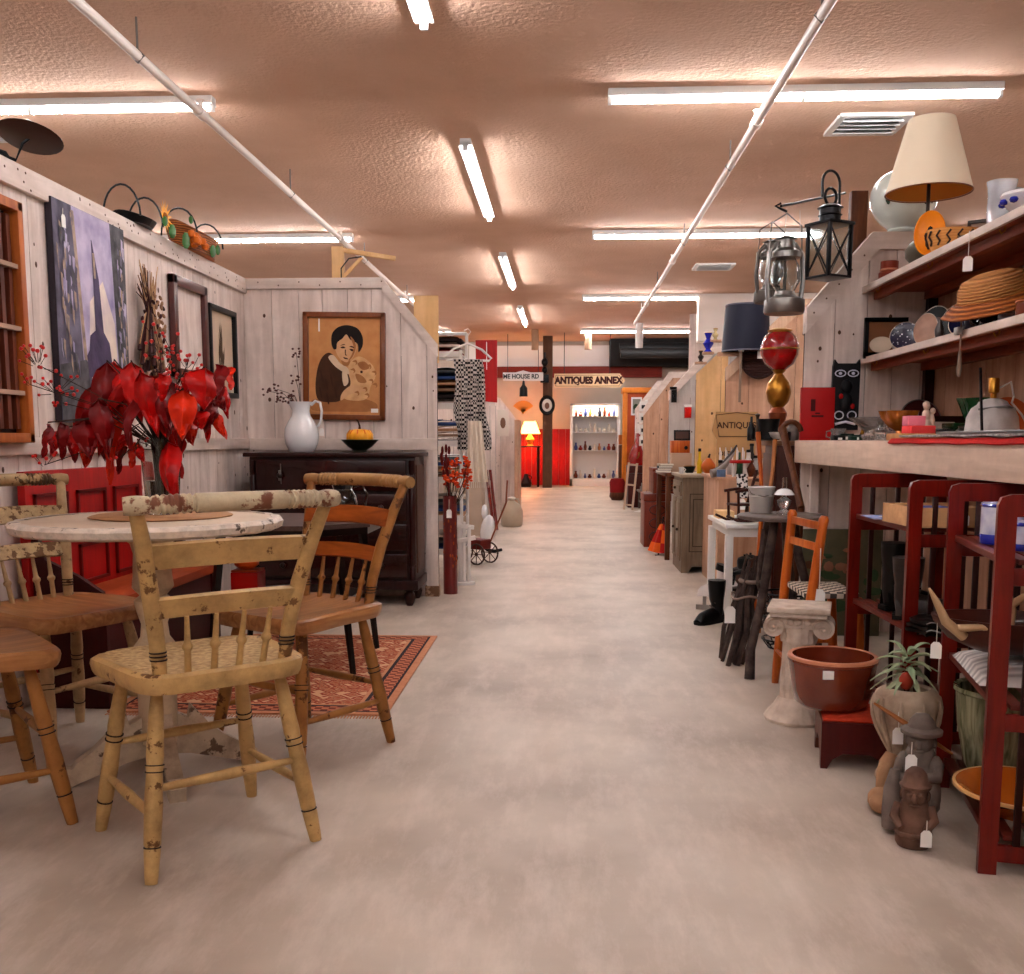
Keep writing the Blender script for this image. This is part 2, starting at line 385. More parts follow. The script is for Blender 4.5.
b.cyl((fx(640), FY-.9, 2.9), (fx(640), FY-.9, CEIL), .01); b.cyl((fx(680), FY-1.4, 2.7), (fx(680), FY-1.4, CEIL), .01)
one('black_pipe_run', b, mat('black_duct', (52, 50, 50), .5), 'black ducts under the ceiling above the far right corner', 'duct')
b = MB()
for px in (535, 588): b.cyl((P(px, 350, 20).x, 20, CEIL), (P(px, 350, 20).x, 20, 2.76), .07, n=12)
struct('trim_23', b, mat('tan_post', (200, 168, 140), .7))
b = MB(); b.cyl((P(639, 350, 19).x, 19, CEIL), (P(639, 350, 19).x, 19, 2.7), .07, n=12); struct('trim_24', b, white)
b = MB(); b.box(P(690, 330, 17.5).x, 17.5, 1.9, 3.6, 17.6, CEIL-.02); struct('wall_box', b, whitewash)
b = MB(); b.box(P(700, 330, 15).x, 15.2, 2.45, 4.2, 15.4, CEIL-.01); struct('wall_box_near', b, mat('white_box_wall', (240, 230, 222), .7, amt=.1))

# ================================================================== LIGHTS
tube_m = mat('lit_tube', (246, 247, 250), .4, emit=26, amt=0)
fix_m = mat('fixture_enamel', (240, 238, 236), .4, amt=.05)
def fixture(x0, x1, Y, label, along=False, group=None, z=CEIL, split=True):
    o = thing('fluorescent_light', label, 'ceiling light', ((x0+x1)/2, Y, z-.075), PI/2 if along else 0, group)
    L = (x1-x0)/2
    b = MB(); b.box(-L, -.04, .03, L, .04, .074, .004); b.prism([(-.05, .025), (.05, .025), (.02, .045), (-.02, .045)], 2*L, Matrix(((0, 0, 1, -L), (1, 0, 0, 0), (0, 1, 0, 0), (0, 0, 0, 1)))); b.build('housing', fix_m, o)
    for a, c in (((-L+.03, -.015), (.015, L-.03)) if split else ((-L+.03, L-.03),)):
        t = MB(); t.cyl((a, 0, .005), (c, 0, .005), .014, n=10); t.build('tube', tube_m, o)
    for x in (-L+.012, 0, L-.012):
        t = MB(); t.box(x-.012, -.02, -.012, x+.012, .02, .03, .003); t.build('tube_socket', fix_m, o)
    return o
rows = [(6.5, .26, 2.64, 'nearest row'), (10.7, .28, 2.62, 'second row'), (15.3, .26, 2.62, 'third row'), (19.9, .3, 2.6, 'fourth row')]
ordn = {'nearest row': 'nearest', 'second row': 'second', 'third row': 'third', 'fourth row': 'farthest'}
for Y, a, c, w in rows:
    fixture(a, c, Y, 'long crosswise fluorescent light right of the aisle, %s of those crosswise on the right' % ordn[w], group='crosswise ceiling lights')
    if Y < 12: fixture(-4.6, -2.22, Y, 'crosswise fluorescent light left of the aisle, %s' % ('above the brown disc' if Y < 8 else 'behind the leaning wooden bracket'), group='crosswise ceiling lights')
    else: fixture(-4.6, -2.22, Y, 'crosswise fluorescent light deep in the left hall', group='crosswise ceiling lights')
for i, (Y, w) in enumerate(((4.15, 'at the top edge of the view'), (8.62, 'in the middle of the ceiling'), (13, 'third from the viewer'), (17.6, 'smallest, farthest along the aisle'))):
    fixture(-.72-1.18, -.72+1.18, Y, 'fluorescent light set along the aisle, %s' % w, along=True, group='lengthwise ceiling lights')
for X, Y in ((.26+1.19, 1.5), (-3.4, 1.5), (1.45, -2.2), (-3.4, -2.2), (-.72, -1), (5.2, 6.1), (5.2, 10.7), (5.2, 15.3), (-7.2, 6.1), (-7.2, 10.7)):
    fixture(X-1.19, X+1.19, Y, 'crosswise fluorescent light elsewhere in the hall out of view', group='other hall lights')

# ---- sprinkler pipes with hangers
for nm, X, Z, side in (('left', -2.2, 2.96, 'left'), ('right', 1.19, 2.97, 'right')):
    o = thing('ceiling_pipe', 'white ceiling pipe running down the hall %s of the aisle' % side, 'pipe', (X, 0, Z))
    b = MB(); b.cyl((0, -2, 0), (0, 17.5 if X > 0 else 20, 0), .026, n=12); b.build('pipe', mat('pipe_white', (240, 228, 220), .4, amt=.1), o)
    for y in ((5.3, 8.2, 11.2, 14.2) if X < 0 else (5.0, 7.6, 10.4, 13.3, 16)):
        b = MB(); b.cyl((0, y, .02), (0, y, CEIL-Z), .006, n=8); b.tube([(0, y-.004, .036), (.034, y, 0), (0, y, -.034), (-.034, y, 0), (0, y+.004, .036)], .005, 6); b.build('hanger', galv, o)
    for y in (6.2, 10, 14) if X < 0 else (6.6, 11.5, 15):
        b = MB(); b.cyl((0, y-.05, 0), (0, y+.05, 0), .036, n=12); b.cyl((0, y, 0), (0, y, .07), .016, n=10); b.cyl((0, y, .07), (0, y, .075), .025, n=10); b.build('sprinkler_head', mat('pipe_white', (240, 228, 220)), o)
for X, Y, w in ((P(868, 112, 7.25).x, 7.25, 'just behind the nearest right light'), (P(712, 280, 13).x, 12.9, 'far down the right side'), (P(12, 122, 7.1).x, 7.1, 'above the brown disc at left')):
    o = thing('ceiling_vent', 'slatted metal air vent in the ceiling %s' % w, 'vent', (X, Y, CEIL))
    b = MB(); 
    for s_ in (-1, 1): b.box(-.24, s_*.2-.025, -.02, .24, s_*.2+.025, 0); b.box(s_*.22-.025, -.18, -.02, s_*.22+.025, .18, 0)
    b.build('vent_frame', fix_m, o)
    b = MB(); b.box(-.2, -.18, -.006, .2, .18, -.001); b.build('duct_opening', blackp, o)
    for k in range(4):
        b = MB().at(TR(0, -.13+k*.085, -.02, rx=.7)); b.box(-.2, -.022, -.002, .2, .022, .002); b.build('slat', fix_m, o)
bpy.context.scene.world = bpy.data.worlds.new('world'); bpy.context.scene.world.use_nodes = True
bpy.context.scene.world.node_tree.nodes['Background'].inputs[0].default_value = (.9, .8, .75, 1)
bpy.context.scene.world.node_tree.nodes['Background'].inputs[1].default_value = .1
vs = bpy.context.scene.view_settings
vs.view_transform = 'Standard'; vs.look = 'None'; vs.gamma = 1; vs.use_curve_mapping = False; vs.exposure = 2.0
cy = bpy.context.scene.cycles
cy.max_bounces = 8; cy.diffuse_bounces = 4; cy.transparent_max_bounces = 12; cy.caustics_reflective = False; cy.caustics_refractive = False
# ================================================================== LEFT BOOTH
def ch(name, a, c, amt=.3, sc=18, axis=2): return mat(name, a, .5, kind='chip', c2=c, amt=amt, scale=sc)
c_cream = ch('mustard_cream_chair_paint', (204, 170, 118), (112, 74, 42), 1.0, 16)
c_crest = ch('flaking_crest_paint', (206, 190, 162), (128, 66, 40), .35, 12)
c_rush = mat('rush_seat_texture', (214, 186, 142), .8, c2=(150, 116, 76), scale=70, amt=.9, bump=.6)
c_gold = ch('golden_brown_chair_paint', (176, 126, 72), (98, 56, 26), .8, 12)
c_orange = mat('amber_slat_wood', (190, 108, 46), .45, kind='wood', c2=(130, 66, 24), axis=0, amt=.8)
c_seatb = mat('worn_brown_seat', (196, 146, 98), .3, kind='wood', c2=(136, 84, 46), amt=.8, axis=1, coat=.2)
c_pale = ch('pale_tan_chair_paint', (200, 170, 130), (108, 72, 44), .9, 16)
c_sten = ch('stencilled_slat', (206, 180, 140), (110, 74, 40), .2, 30)
ringm = mat('dark_ring_lines', (52, 36, 26), .6)

def slat(b, z0, z1, xw, y0, bow=.03, th=.014):
    b.sheet(lambda u, v: ((u-.5)*2*xw, y0-bow*(1-(2*u-1)**2)-(v)*.02, z0+(z1-z0)*v+.006*(1-(2*u-1)**2)), 12, 3, th)
def make_chair(name, label, M_, loc, rz, group, spind=4, rail_hi=.0, seat_w=.22, stretch=True):
    body, crest, seatm, s1, s2 = M_
    o = thing(name, label, 'chair', loc, rz, group)
    # seat: dished plank with rolled front
    b = MB()
    def outline(t):                                     # unit direction -> seat edge
        x, y = math.cos(t), math.sin(t); k = (abs(x)**6+abs(y)**6)**(-1/6)
        w = seat_w*(1.0+.08*y); return Vector((x*k*w, y*k*.21, 0))
    n = 40; prof = [(0, -.014), (.55, -.012), (.85, -.002), (.94, .003), (.99, -.004), (1.0, -.016), (.985, -.032), (.96, -.044), (.5, -.048), (0, -.048)]
    vs = []; fs = []
    for r, z in prof:
        for k in range(n):
            p = outline(2*PI*k/n)*max(r, .001); zz = z+.472+(-.010*max(0, p.y/.19)**2 if r < 1 else -.008*max(0, p.y/.19)**2); vs.append((p.x, p.y, zz))
    for i in range(len(prof)-1):
        for k in range(n): fs.append((i*n+k, i*n+(k+1) % n, (i+1)*n+(k+1) % n, (i+1)*n+k))
    b._add(vs, fs, True); b.mi = 1
    st = b.build('seat', [seatm if seatm != c_rush else body], o)
    if seatm == c_rush:
        b = MB(); vs = [(0, .02, .4655)]+[tuple(outline(2*PI*k/n)*.86+Vector((0, .012, .4695))) for k in range(n)]
        b._add(vs, [(0, 1+k, 1+(k+1) % n) for k in range(n)], True); b.build('rush_panel', c_rush, st)
    legs = {}
    for sx in (-1, 1):
        for sy in (-1, 1):
            top = Vector((sx*.15, sy*.125, .43)); ft = Vector((sx*.205, sy*.2, 0)); legs[sx, sy] = (top, ft)
            b = MB(); b.spin(top, ft, [(0, .013), (.12, .017), (.35, .0205), (.39, .0185), (.40, .021), (.43, .0185), (.6, .0215), (.8, .0195), (.81, .0165), (.83, .019), (.97, .0155), (1, .014)])
            b.mi = 1
            for t in (.395, .43, .815):
                c = top.lerp(ft, t); b.cyl(top.lerp(ft, t-.003), top.lerp(ft, t+.003), .0218 if t < .8 else .0196)
            b.build('leg', [body, ringm], o)
    def sp(a, ta, c, tc):
        p, q = legs[a][0].lerp(legs[a][1], ta), legs[c][0].lerp(legs[c][1], tc)
        b = MB(); b.spin(p, q, [(0, .008), (.25, .011), (.5, .0135), (.75, .011), (1, .008)], 9); b.build('stretcher', body, o)
    sp((-1, -1), .52, (1, -1), .52); sp((-1, 1), .45, (1, 1), .45); sp((-1, -1), .66, (-1, 1), .66); sp((1, -1), .66, (1, 1), .66)
    tops = []
    for s in (-1, 1):
        path = [(s*.150, -.155, .445), (s*.160, -.170, .55), (s*.178, -.195, .66), (s*.200, -.232, .77), (s*.222, -.262, .855)]
        b = MB(); b.tube(path, [.0165, .019, .020, .0185, .016], 10, flat=.8); b.mi = 1
        for z in (.505, .514, .523):
            t = (z-.445)/.105; b.cyl((s*(.15+.01*t), -.155-.015*t, z-.0015), (s*(.15+.01*t), -.155-.015*t, z+.0015), .0195)
        b.build('back_post', [body, ringm], o); tops.append(Vector(path[-1]))
    b = MB(); pts = []; rs = []
    N_ = 130
    for i in range(N_+1):
        u = i/N_*2-1; a = abs(u)
        if a < .42: r = .0215
        elif a < .46: r = .017
        elif a < .78: r = .0175+.005*abs(math.cos((a-.46)*PI/.055))
        elif a < .8: r = .015
        else: r = .0185+.003*math.sin((a-.8)*15)
        pts.append((u*.248, -.262+.0-.035*(1-u*u), .862+.004*(1-u*u))); rs.append(r)
    b.tube(pts, rs, 12)
    b.mi = 1; b.sheet(lambda u, v: ((u-.5)*.21, -.318+.0-.0*u, .838+.04*v), 4, 2, .012, False) if False else None
    b.build('crest_rail', crest, o)
    b = MB(); slat(b, .715, .77, .195, -.208); b.build('back_slat', s1, o)
    b = MB(); slat(b, .600, .645, .176, -.182, .022); b.build('back_slat', s2, o)
    for k in range(spind):
        u = (k+1)/(spind+1)*2-1
        p, q = (u*.150, -.160-.006*(1-u*u), .452), (u*.168, -.190-.018*(1-u*u), .606)
        b = MB(); b.spin(p, q, [(0, .009), (.42, .0078), (.46, .0085), (.5, .013), (.54, .013), (.58, .0085), (.62, .0075), (1, .0055)], 9); b.build('spindle', body, o)
    return o
G_ch = 'old plank seat chairs round the white table'
make_chair('plank_chair', 'mustard cream painted chair with flaking crest rail, nearest and seen from behind', (c_cream, c_crest, c_rush, c_cream, c_cream), (-.9025, 2.405, 0), math.radians(40.5), G_ch)
make_chair('plank_chair', 'golden brown plank chair with amber slats, standing nearest the aisle beside the rug', (c_gold, ch('worn_tan_crest', (186, 146, 98), (104, 60, 30), .6, 12), c_seatb, c_orange, c_orange), (-.85, 3.16, 0), math.radians(146.6), G_ch)
make_chair('plank_chair', 'pale tan chair with stencilled slats in front of the red settle', (c_pale, ch('banded_crest', (196, 168, 128), (84, 58, 36), .25, 16), c_seatb, c_sten, c_sten), (-1.63, 3.125, 0), math.radians(-116), G_ch, 5)
make_chair('plank_chair', 'brown plank chair with deeply dished seat cut off by the left picture edge', (c_gold, c_gold, c_seatb, c_gold, c_gold), (-1.568, 2.485, 0), math.radians(-48.5), G_ch, seat_w=.215)

# ---- round pedestal table with scalloped chipped top
tw = ch('chipped_white_table_paint', (232, 218, 204), (92, 72, 58), 1.0, 22)
tt = mat('cream_tabletop', (226, 208, 188), .5, c2=(196, 168, 142), scale=5, amt=.7)
o = thing('pedestal_table', 'small round white pedestal table with scalloped chipped edge among the chairs', 'table', (-1.212, 2.87, 0), .2)
b = MB()
sc_ = lambda t, z: 1+.012*math.cos(26*t)
b.lathe([(0, .772), (.33, .772), (.362, .768), (.368, .758), (.362, .744), (.34, .74), (0, .74)], n=104, rad=sc_); b.build('tabletop', [tt], o)
b = MB(); b.lathe([(.372, .752), (.374, .762), (.363, .7705), (.345, .7725), (.346, .7735), (.37, .772), (.379, .762), (.374, .745), (.36, .738)], n=104, rad=sc_); b.build('chipped_edge', tw, o)
b = MB(); b.lathe([(0, .74), (.09, .74), (.09, .72), (.06, .70), (.052, .67), (.056, .60), (.06, .57), (.038, .545), (.056, .53), (.05, .50), (.038, .46), (.042, .42), (.066, .385), (.07, .37), (.056, .34), (.056, .1), (0, .1)], n=20); b.build('pedestal', mat('pedestal_paint', (214, 192, 164), .5, kind='chip', c2=(140, 106, 76), amt=1.2, scale=10), o)
for k in range(4):
    a = k*PI/2+.35
    pf = [(x*.86, z*1.1) for x, z in [(0, .06), (.10, .05), (.27, .01), (.30, 0), (.33, 0), (.335, .035), (.31, .055), (.285, .05), (.27, .065), (.22, .09), (.17, .125), (.14, .155), (.11, .185), (.1, .15), (0, .19)]]
    b = MB(); b.prism(pf, .045, TR(0, 0, 0, a) @ TR(0, .0225, 0, rx=PI/2)); b.build('foot', ch('foot_paint', (206, 186, 164), (110, 84, 66), .8, 14), o)
b = MB(); M_ = TR(-1.2, 2.93, .7728)
b.at(M_).lathe([(0, 0), (.2, 0), (.205, .003), (.2, .006), (0, .006)], n=48, rad=lambda t, z: 1+.015*math.sin(9*t)+.01*math.sin(23*t))
one('placemat', b, mat('tan_leather_mat', (196, 152, 112), .7, c2=(160, 116, 82), scale=12, amt=.8), 'ragged round tan placemat under the glass vase', 'placemat')
# ---- vase with red leaves and berries
vx, vy, vz = -1.205, 2.95, .779
o = thing('glass_vase', 'clear glass vase standing on the round table holding red leaves', 'vase', (vx, vy, vz))
b = MB(); b.lathe([(0, 0), (.045, 0), (.05, .008), (.05, .06), (.056, .15), (.066, .225), (.062, .225), (.052, .15), (.045, .06), (.043, .015), (0, .012)], n=24, smooth=True); b.build('vessel', glass, o)
b = MB(); b.lathe([(0, .014), (.0425, .016), (.0445, .06), (.047, .10), (0, .10)], n=24); b.build('water', mat('vase_water', (220, 225, 220), .02, trans=1.0), o)
rnd = random.Random(5)
red_leaf = mat('crimson_leaf', (206, 18, 14), .3, c2=(130, 8, 10), scale=9, amt=.9, bump=.3)
red_leaf2 = mat('orange_red_leaf', (226, 60, 22), .3, c2=(176, 20, 14), scale=12, amt=.9, bump=.3)
red_leaf3 = mat('dark_burgundy_leaf', (146, 10, 18), .35, c2=(86, 6, 12), scale=9, amt=.9, bump=.3)
stem_m = mat('twig_stem', (70, 50, 40), .7)
o = thing('leaf_bouquet', 'bouquet of drooping crimson leaves and red berry sprigs in the glass vase', 'bouquet', (vx, vy, vz))
# leaf: (px, py of its top, length px, width px, tint, swing)
leaves0 = [(107, 362, 80, 26, 2, -.12), (118, 368, 75, 30, 0, .1), (123, 392, 68, 28, 1, -.1), (113, 412, 72, 22, 1, .05), (131, 362, 60, 28, 0, .1), (140, 372, 66, 26, 0, .25), (135, 395, 55, 18, 2, .1),
          (95, 385, 60, 26, 2, -.25), (98, 400, 58, 24, 2, .1), (60, 422, 38, 17, 2, .1), (48, 424, 34, 14, 2, -.1), (68, 428, 36, 18, 2, .3), (86, 432, 36, 22, 1, 0), (84, 420, 40, 26, 2, .1), (100, 428, 34, 14, 2, .1),
          (150, 376, 50, 24, 0, .5), (160, 388, 46, 22, 2, .2), (170, 380, 58, 24, 2, 0), (183, 390, 50, 30, 1, -.05), (196, 380, 46, 26, 0, .15), (205, 368, 42, 36, 0, -.1), (216, 364, 36, 22, 2, .25), (222, 384, 34, 15, 0, .1),
          (205, 400, 42, 15, 0, .1), (206, 396, 36, 20, 2, 0), (186, 418, 28, 20, 1, .2), (172, 424, 42, 18, 2, 0), (134, 442, 26, 17, 1, .1), (168, 442, 62, 26, 0, .22), (176, 428, 30, 18, 2, .1), (121, 440, 34, 12, 2, 0), (160, 410, 40, 20, 2, .2), (145, 400, 36, 20, 2, .5), (115, 375, 60, 22, 2, 0), (196, 398, 30, 26, 2, .1)]
r0_ = random.Random(77); leaves = list(leaves0)
for (px, py, lp, wp, tn, sw) in leaves0: leaves.append((px+r0_.uniform(-12, 12), py+r0_.uniform(-8, 14), lp*r0_.uniform(.5, .8), wp*r0_.uniform(.6, .9), r0_.choice([0, 0, 2, 1]), sw+r0_.uniform(-.5, .5)))
LB = {0: MB(), 1: MB(), 2: MB()}; SB = MB()
for i, (px, py, lp, wp, tn, sw) in enumerate(leaves):
    Y = vy+rnd.uniform(-.16, .16)
    p = P(px, py, Y)-Vector((vx, vy, vz)); L = lp*Y/1000*1.02; W = wp*Y/1000*.5; yw = rnd.uniform(-.7, .7); bend = rnd.uniform(.1, .35)
    def fn(u, v, L=L, W=W, bend=bend):
        w = W*(math.sin(PI*u**.62))**.9*(1-.15*u) if 0 < u < 1 else 0
        x = (2*v-1)*w; return Vector((x, -bend*L*math.sin(PI*u*.8)+abs(2*v-1)*w*.8+.010*math.sin(11*u+5*v)*math.sin(7*v), -u*L))
    LB[tn].at(TR(p.x, p.y, p.z, yw, ry=-sw)).sheet(fn, 9, 6, .0006)
    q = Vector((0, 0, .2)); mid = q.lerp(p, .55)+Vector((0, 0, .05))
    if i % 2 == 0 or tn == 0: SB.tube([Vector((rnd.uniform(-.02, .02), rnd.uniform(-.02, .02), .03)), Vector((p.x*.08, p.y*.1, .21)), mid, p+Vector((0, 0, .005)), p+Vector((0, 0, -.01))], .0022, 5)
for k, (nm, mm) in enumerate((('crimson_leaves', red_leaf), ('orange_leaves', red_leaf2), ('burgundy_leaves', red_leaf3))): LB[k].build(nm, mm, o)
SB.build('stems', stem_m, o)
berry = mat('red_berry', (222, 40, 34), .3, amt=.3, coat=.3)
for px, py, n_, w_, h_ in ((38, 358, 14, 16, 14), (56, 384, 16, 22, 12), (30, 378, 4, 8, 5), (62, 396, 6, 14, 10), (160, 340, 12, 14, 18), (172, 345, 12, 12, 14), (186, 372, 16, 16, 18), (176, 384, 14, 14, 12), (146, 405, 8, 10, 12), (160, 366, 6, 12, 10), (44, 458, 6, 16, 8), (120, 450, 4, 8, 10), (146, 440, 2, 3, 3), (186, 360, 5, 8, 8)):
    b = MB(); Y = vy+rnd.uniform(-.1, .1); c0 = P(px, py, Y)-Vector((vx, vy, vz)); s_ = Y/1000
    for k in range(n_):
        q = c0+Vector((rnd.uniform(-w_, w_)*s_, rnd.uniform(-.03, .03), rnd.uniform(-h_, h_)*s_)); b.mi = 0; b.ell(q, rnd.uniform(.0045, .0065), 7)
        b.mi = 1; b.tube([q, c0.lerp(q, .3)+Vector((0, 0, -.02))], .0009, 4)
    b.tube([c0+Vector((0, 0, -.02)), c0.lerp(Vector((0, 0, .2)), .5)+Vector((0, 0, .02)), (0, 0, .19)], .0013, 5)
    b.build('berry_sprig', [berry, stem_m], o)

# ---- red panelled settle against the side wall
o = thing('settle', 'barn red panelled wooden settle against the left wall behind the table', 'bench', (-1.99, 3.55, 0))
b = MB(); b.box(0, 0, .05, .03, 1.02, .885, .004)
b.build('back_board', redpaint, o)
for y0, y1 in ((.05, .30), (.38, .63), (.71, .96)):
    for z0, z1 in ((.42, .58), (.60, .80)):
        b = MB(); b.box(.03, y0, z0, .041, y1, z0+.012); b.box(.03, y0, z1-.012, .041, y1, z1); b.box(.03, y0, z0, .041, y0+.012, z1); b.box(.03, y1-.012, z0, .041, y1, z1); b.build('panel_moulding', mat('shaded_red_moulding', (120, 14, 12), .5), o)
b = MB(); b.box(.03, .0, .36, .30, 1.3, .40, .006); b.build('seat_board', mat('worn_red_seat', (190, 92, 50), .4, kind='wood', c2=(150, 56, 30), axis=1), o)
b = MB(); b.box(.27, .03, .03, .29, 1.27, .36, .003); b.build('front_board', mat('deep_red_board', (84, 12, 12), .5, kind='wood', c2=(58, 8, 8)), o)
for y in (.02, 1.15):
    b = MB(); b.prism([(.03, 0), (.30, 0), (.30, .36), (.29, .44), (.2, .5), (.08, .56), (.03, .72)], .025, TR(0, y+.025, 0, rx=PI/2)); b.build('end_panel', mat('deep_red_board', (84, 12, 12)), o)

# ---- oriental rug
rg = mat('rug_field', (150, 74, 52), .95, c2=(196, 140, 108), scale=26, amt=.9)
nt = rg.node_tree; bsd = nt.nodes['Principled BSDF']; tcn = [n for n in nt.nodes if n.type == 'TEX_COORD'][0]
nz1 = nt.nodes.new('ShaderNodeTexVoronoi'); nz1.inputs['Scale'].default_value = 22; nz1.distance = 'MANHATTAN'; nt.links.new(tcn.outputs['Object'], nz1.inputs['Vector'])
rp_ = nt.nodes.new('ShaderNodeValToRGB'); els = rp_.color_ramp.elements; els[0].color = (*lin((172, 92, 62)), 1); els[1].color = (*lin((214, 172, 138)), 1)
for p_, c_ in ((.3, (196, 122, 88)), (.45, (66, 56, 62)), (.52, (204, 140, 104)), (.7, (158, 74, 50))): e = els.new(p_); e.color = (*lin(c_), 1)
rp_.color_ramp.interpolation = 'CONSTANT'; nt.links.new(nz1.outputs['Distance'], rp_.inputs[0]); nt.links.new(rp_.outputs[0], bsd.inputs['Base Color'])
b = MB(); x0, x1, y0, y1 = -1.68, -.64, 3.52, 5.0
b.box(x0+.13, y0+.13, .001, x1-.13, y1-.13, .0085)
def ringbox(b, a0, a1, z):
    b.box(x0+a0, y0+a0, .001, x1-a0, y0+a1, z); b.box(x0+a0, y1-a1, .001, x1-a0, y1-a0, z); b.box(x0+a0, y0+a1, .001, x0+a1, y1-a1, z); b.box(x1-a1, y0+a1, .001, x1-a0, y1-a1, z)
b.mi = 1; ringbox(b, 0, .03, .0075); ringbox(b, .115, .13, .0085); b.mi = 2; ringbox(b, .03, .04, .008); ringbox(b, .10, .115, .0085); b.mi = 3; ringbox(b, .04, .10, .008)
b.mi = 1
for k in range(90): 
    x = x0+.01+k*(x1-x0-.02)/89; b.box(x-.002, y0-.035, .0005, x+.002, y0, .003)
ob = one('oriental_rug', b, [rg, mat('rug_tan', (206, 150, 116), .95, c2=(176, 110, 80), scale=40), mat('rug_navy', (58, 44, 50), .95), mat('rug_border', (200, 128, 96), .95, kind='check', c2=(132, 70, 52), scale=38, amt=1)], 'worn red and tan oriental rug on the concrete beside the chairs', 'rug')

# ---- low dark octagonal table behind
dk = mat('near_black_wood', (34, 20, 18), .3, kind='wood', c2=(20, 12, 10), coat=.3)
gy = mat('worn_dark_top', (112, 92, 86), .35, kind='wood', c2=(70, 52, 48), axis=1)
o = thing('octagonal_table', 'low dark octagonal side table behind the white table, by the dresser', 'table', (-1.2, 4.4, .009))
oc = [(math.cos(PI/8+k*PI/4)*.4, math.sin(PI/8+k*PI/4)*.4) for k in range(8)]
b = MB(); b.prism(oc, .02, TR(0, 0, .62)); b.mi = 1; b.prism([(x*.97, y*.97) for x, y in oc], .03, TR(0, 0, .59)); b.build('tabletop', [gy, dk], o)
b = MB(); b.prism([(x*.75, y*.75) for x, y in oc], .018, TR(0, 0, .29)); b.build('lower_shelf', dk, o)
for sx, sy in ((-1, -1), (1, -1), (1, 1), (-1, 1)):
    b = MB(); b.spin((sx*.25, sy*.25, .59), (sx*.31, sy*.27, 0), [(0, .022), (1, .013)], 4); b.build('leg', dk, o)
o = thing('glossy_pitcher', 'glossy black pitcher with looped handle on the octagonal table', 'pitcher', P(343, 512, 4.45))
o.location.z = .641
b = MB(); b.lathe([(0, 0), (.05, 0), (.055, .01), (.07, .06), (.06, .11), (.042, .14), (.05, .165), (.046, .165), (.038, .14), (0, .12)], n=20); b.build('body', mat('glossy_black_glaze', (14, 12, 14), .08, coat=.8), o)
b = MB(); b.tube([(.05, 0, .15), (.085, 0, .16), (.11, 0, .12), (.1, 0, .06), (.065, 0, .035)], .006, 8); b.build('handle', mat('glossy_black_glaze', (14, 12, 14)), o)
o = thing('red_tin', 'bright red square tin with orange fruit on the low shelf between the chairs', 'tin', P(249, 602, 4.3)); o.location.z = .309
b = MB(); b.box(-.06, -.06, 0, .06, .06, .12, .006); b.build('box', mat('bright_red_tin', (206, 28, 14), .3), o)
b = MB(); b.box(-.058, -.058, .121, .058, .058, .128, .003); b.build('lid', mat('orange_rim', (196, 84, 40), .4), o)
b = MB(); b.at(TR(*(P(247, 575, 4.3)-Vector((0, 0, 0))))).lathe([(0, -.03), (.03, -.03), (.05, -.012), (.052, .008), (.035, .03), (.01, .026), (0, .024)], n=30, rad=lambda t, z: 1+.05*abs(math.sin(4*t)))
bz = b.bm; dz = .438-min(v.co.z for v in bz.verts)
for v in bz.verts: v.co.z += dz
one('small_pumpkin', b, mat('orange_gourd', (240, 110, 30), .4), 'small orange pumpkin on the red tin', 'pumpkin')

# ---- oxblood dresser against the divider
o = thing('dresser', 'dark oxblood chest of drawers against the whitewashed divider', 'dresser', (-1.385, 6.12, 0))
W2 = .50; D0, D1 = -.2, .195
b = MB(); b.box(-W2-.03, D0-.02, .90, W2+.03, D1, .925, .006); b.build('top', darkred, o)
b = MB(); b.box(-W2, D0+.02, .13, W2, D1, .90, .003); b.build('carcass', [darkred], o)
b = MB(); b.box(W2-.001, D0+.05, .2, W2+.006, D1-.03, .85); b.build('side_panel', mat('brown_side_panel', (96, 58, 40), .4, kind='wood', c2=(66, 36, 24)), o)
b = MB(); b.box(-W2-.015, D0+.0, .10, W2+.015, D1, .16, .008); b.build('base_moulding', darkred, o)
for s in (-1, 1):
    b = MB(); b.spin((s*(W2-.02), D0+.02, .16), (s*(W2-.02), D0+.02, .88), [(0, .02), (.1, .02), (.12, .012), (.14, .022), (.5, .018), (.86, .022), (.88, .012), (.9, .02), (1, .02)], 12); b.build('turned_column', darkred, o)
    for y in (D0+.05, D1-.06):
        b = MB(); b.lathe([(0, 0), (.018, 0), (.028, .02), (.036, .05), (.03, .075), (.02, .085), (.04, .10), (.04, .12), (0, .12)], (s*(W2-.045), y, 0), 16); b.build('bun_foot', darkred, o)
for z0, z1, dy in ((.70, .88, .03), (.52, .68, 0), (.34, .50, 0), (.18, .32, 0)):
    b = MB(); b.box(-W2+.05, D0-.012-dy*.3, z0, W2-.05, D0+.02, z1, .006); dr = b.build('drawer', mat('drawer_front', (58, 16, 14), .22, kind='wood', c2=(36, 9, 8), axis=0, coat=.5), o)
    for x in (-.3, .3):
        b = MB(); c = (x, D0-.03-dy*.3, (z0+z1)/2); b.ell(c, (.018, .014, .018), 10); b.cyl((x, D0-.01, c[2]), c, .008); b.build('knob', mat('dark_knob', (52, 34, 30), .3), dr)
    if z0 == .70:
        b = MB(); b.box(-W2+.2, D0-.03, .74, -W2+.204, D0-.022, .86); b.cyl((-.3, D0-.035, .82), (-.3, D0-.035, .76), .01, n=8); b.build('hanging_pull', galv, dr)

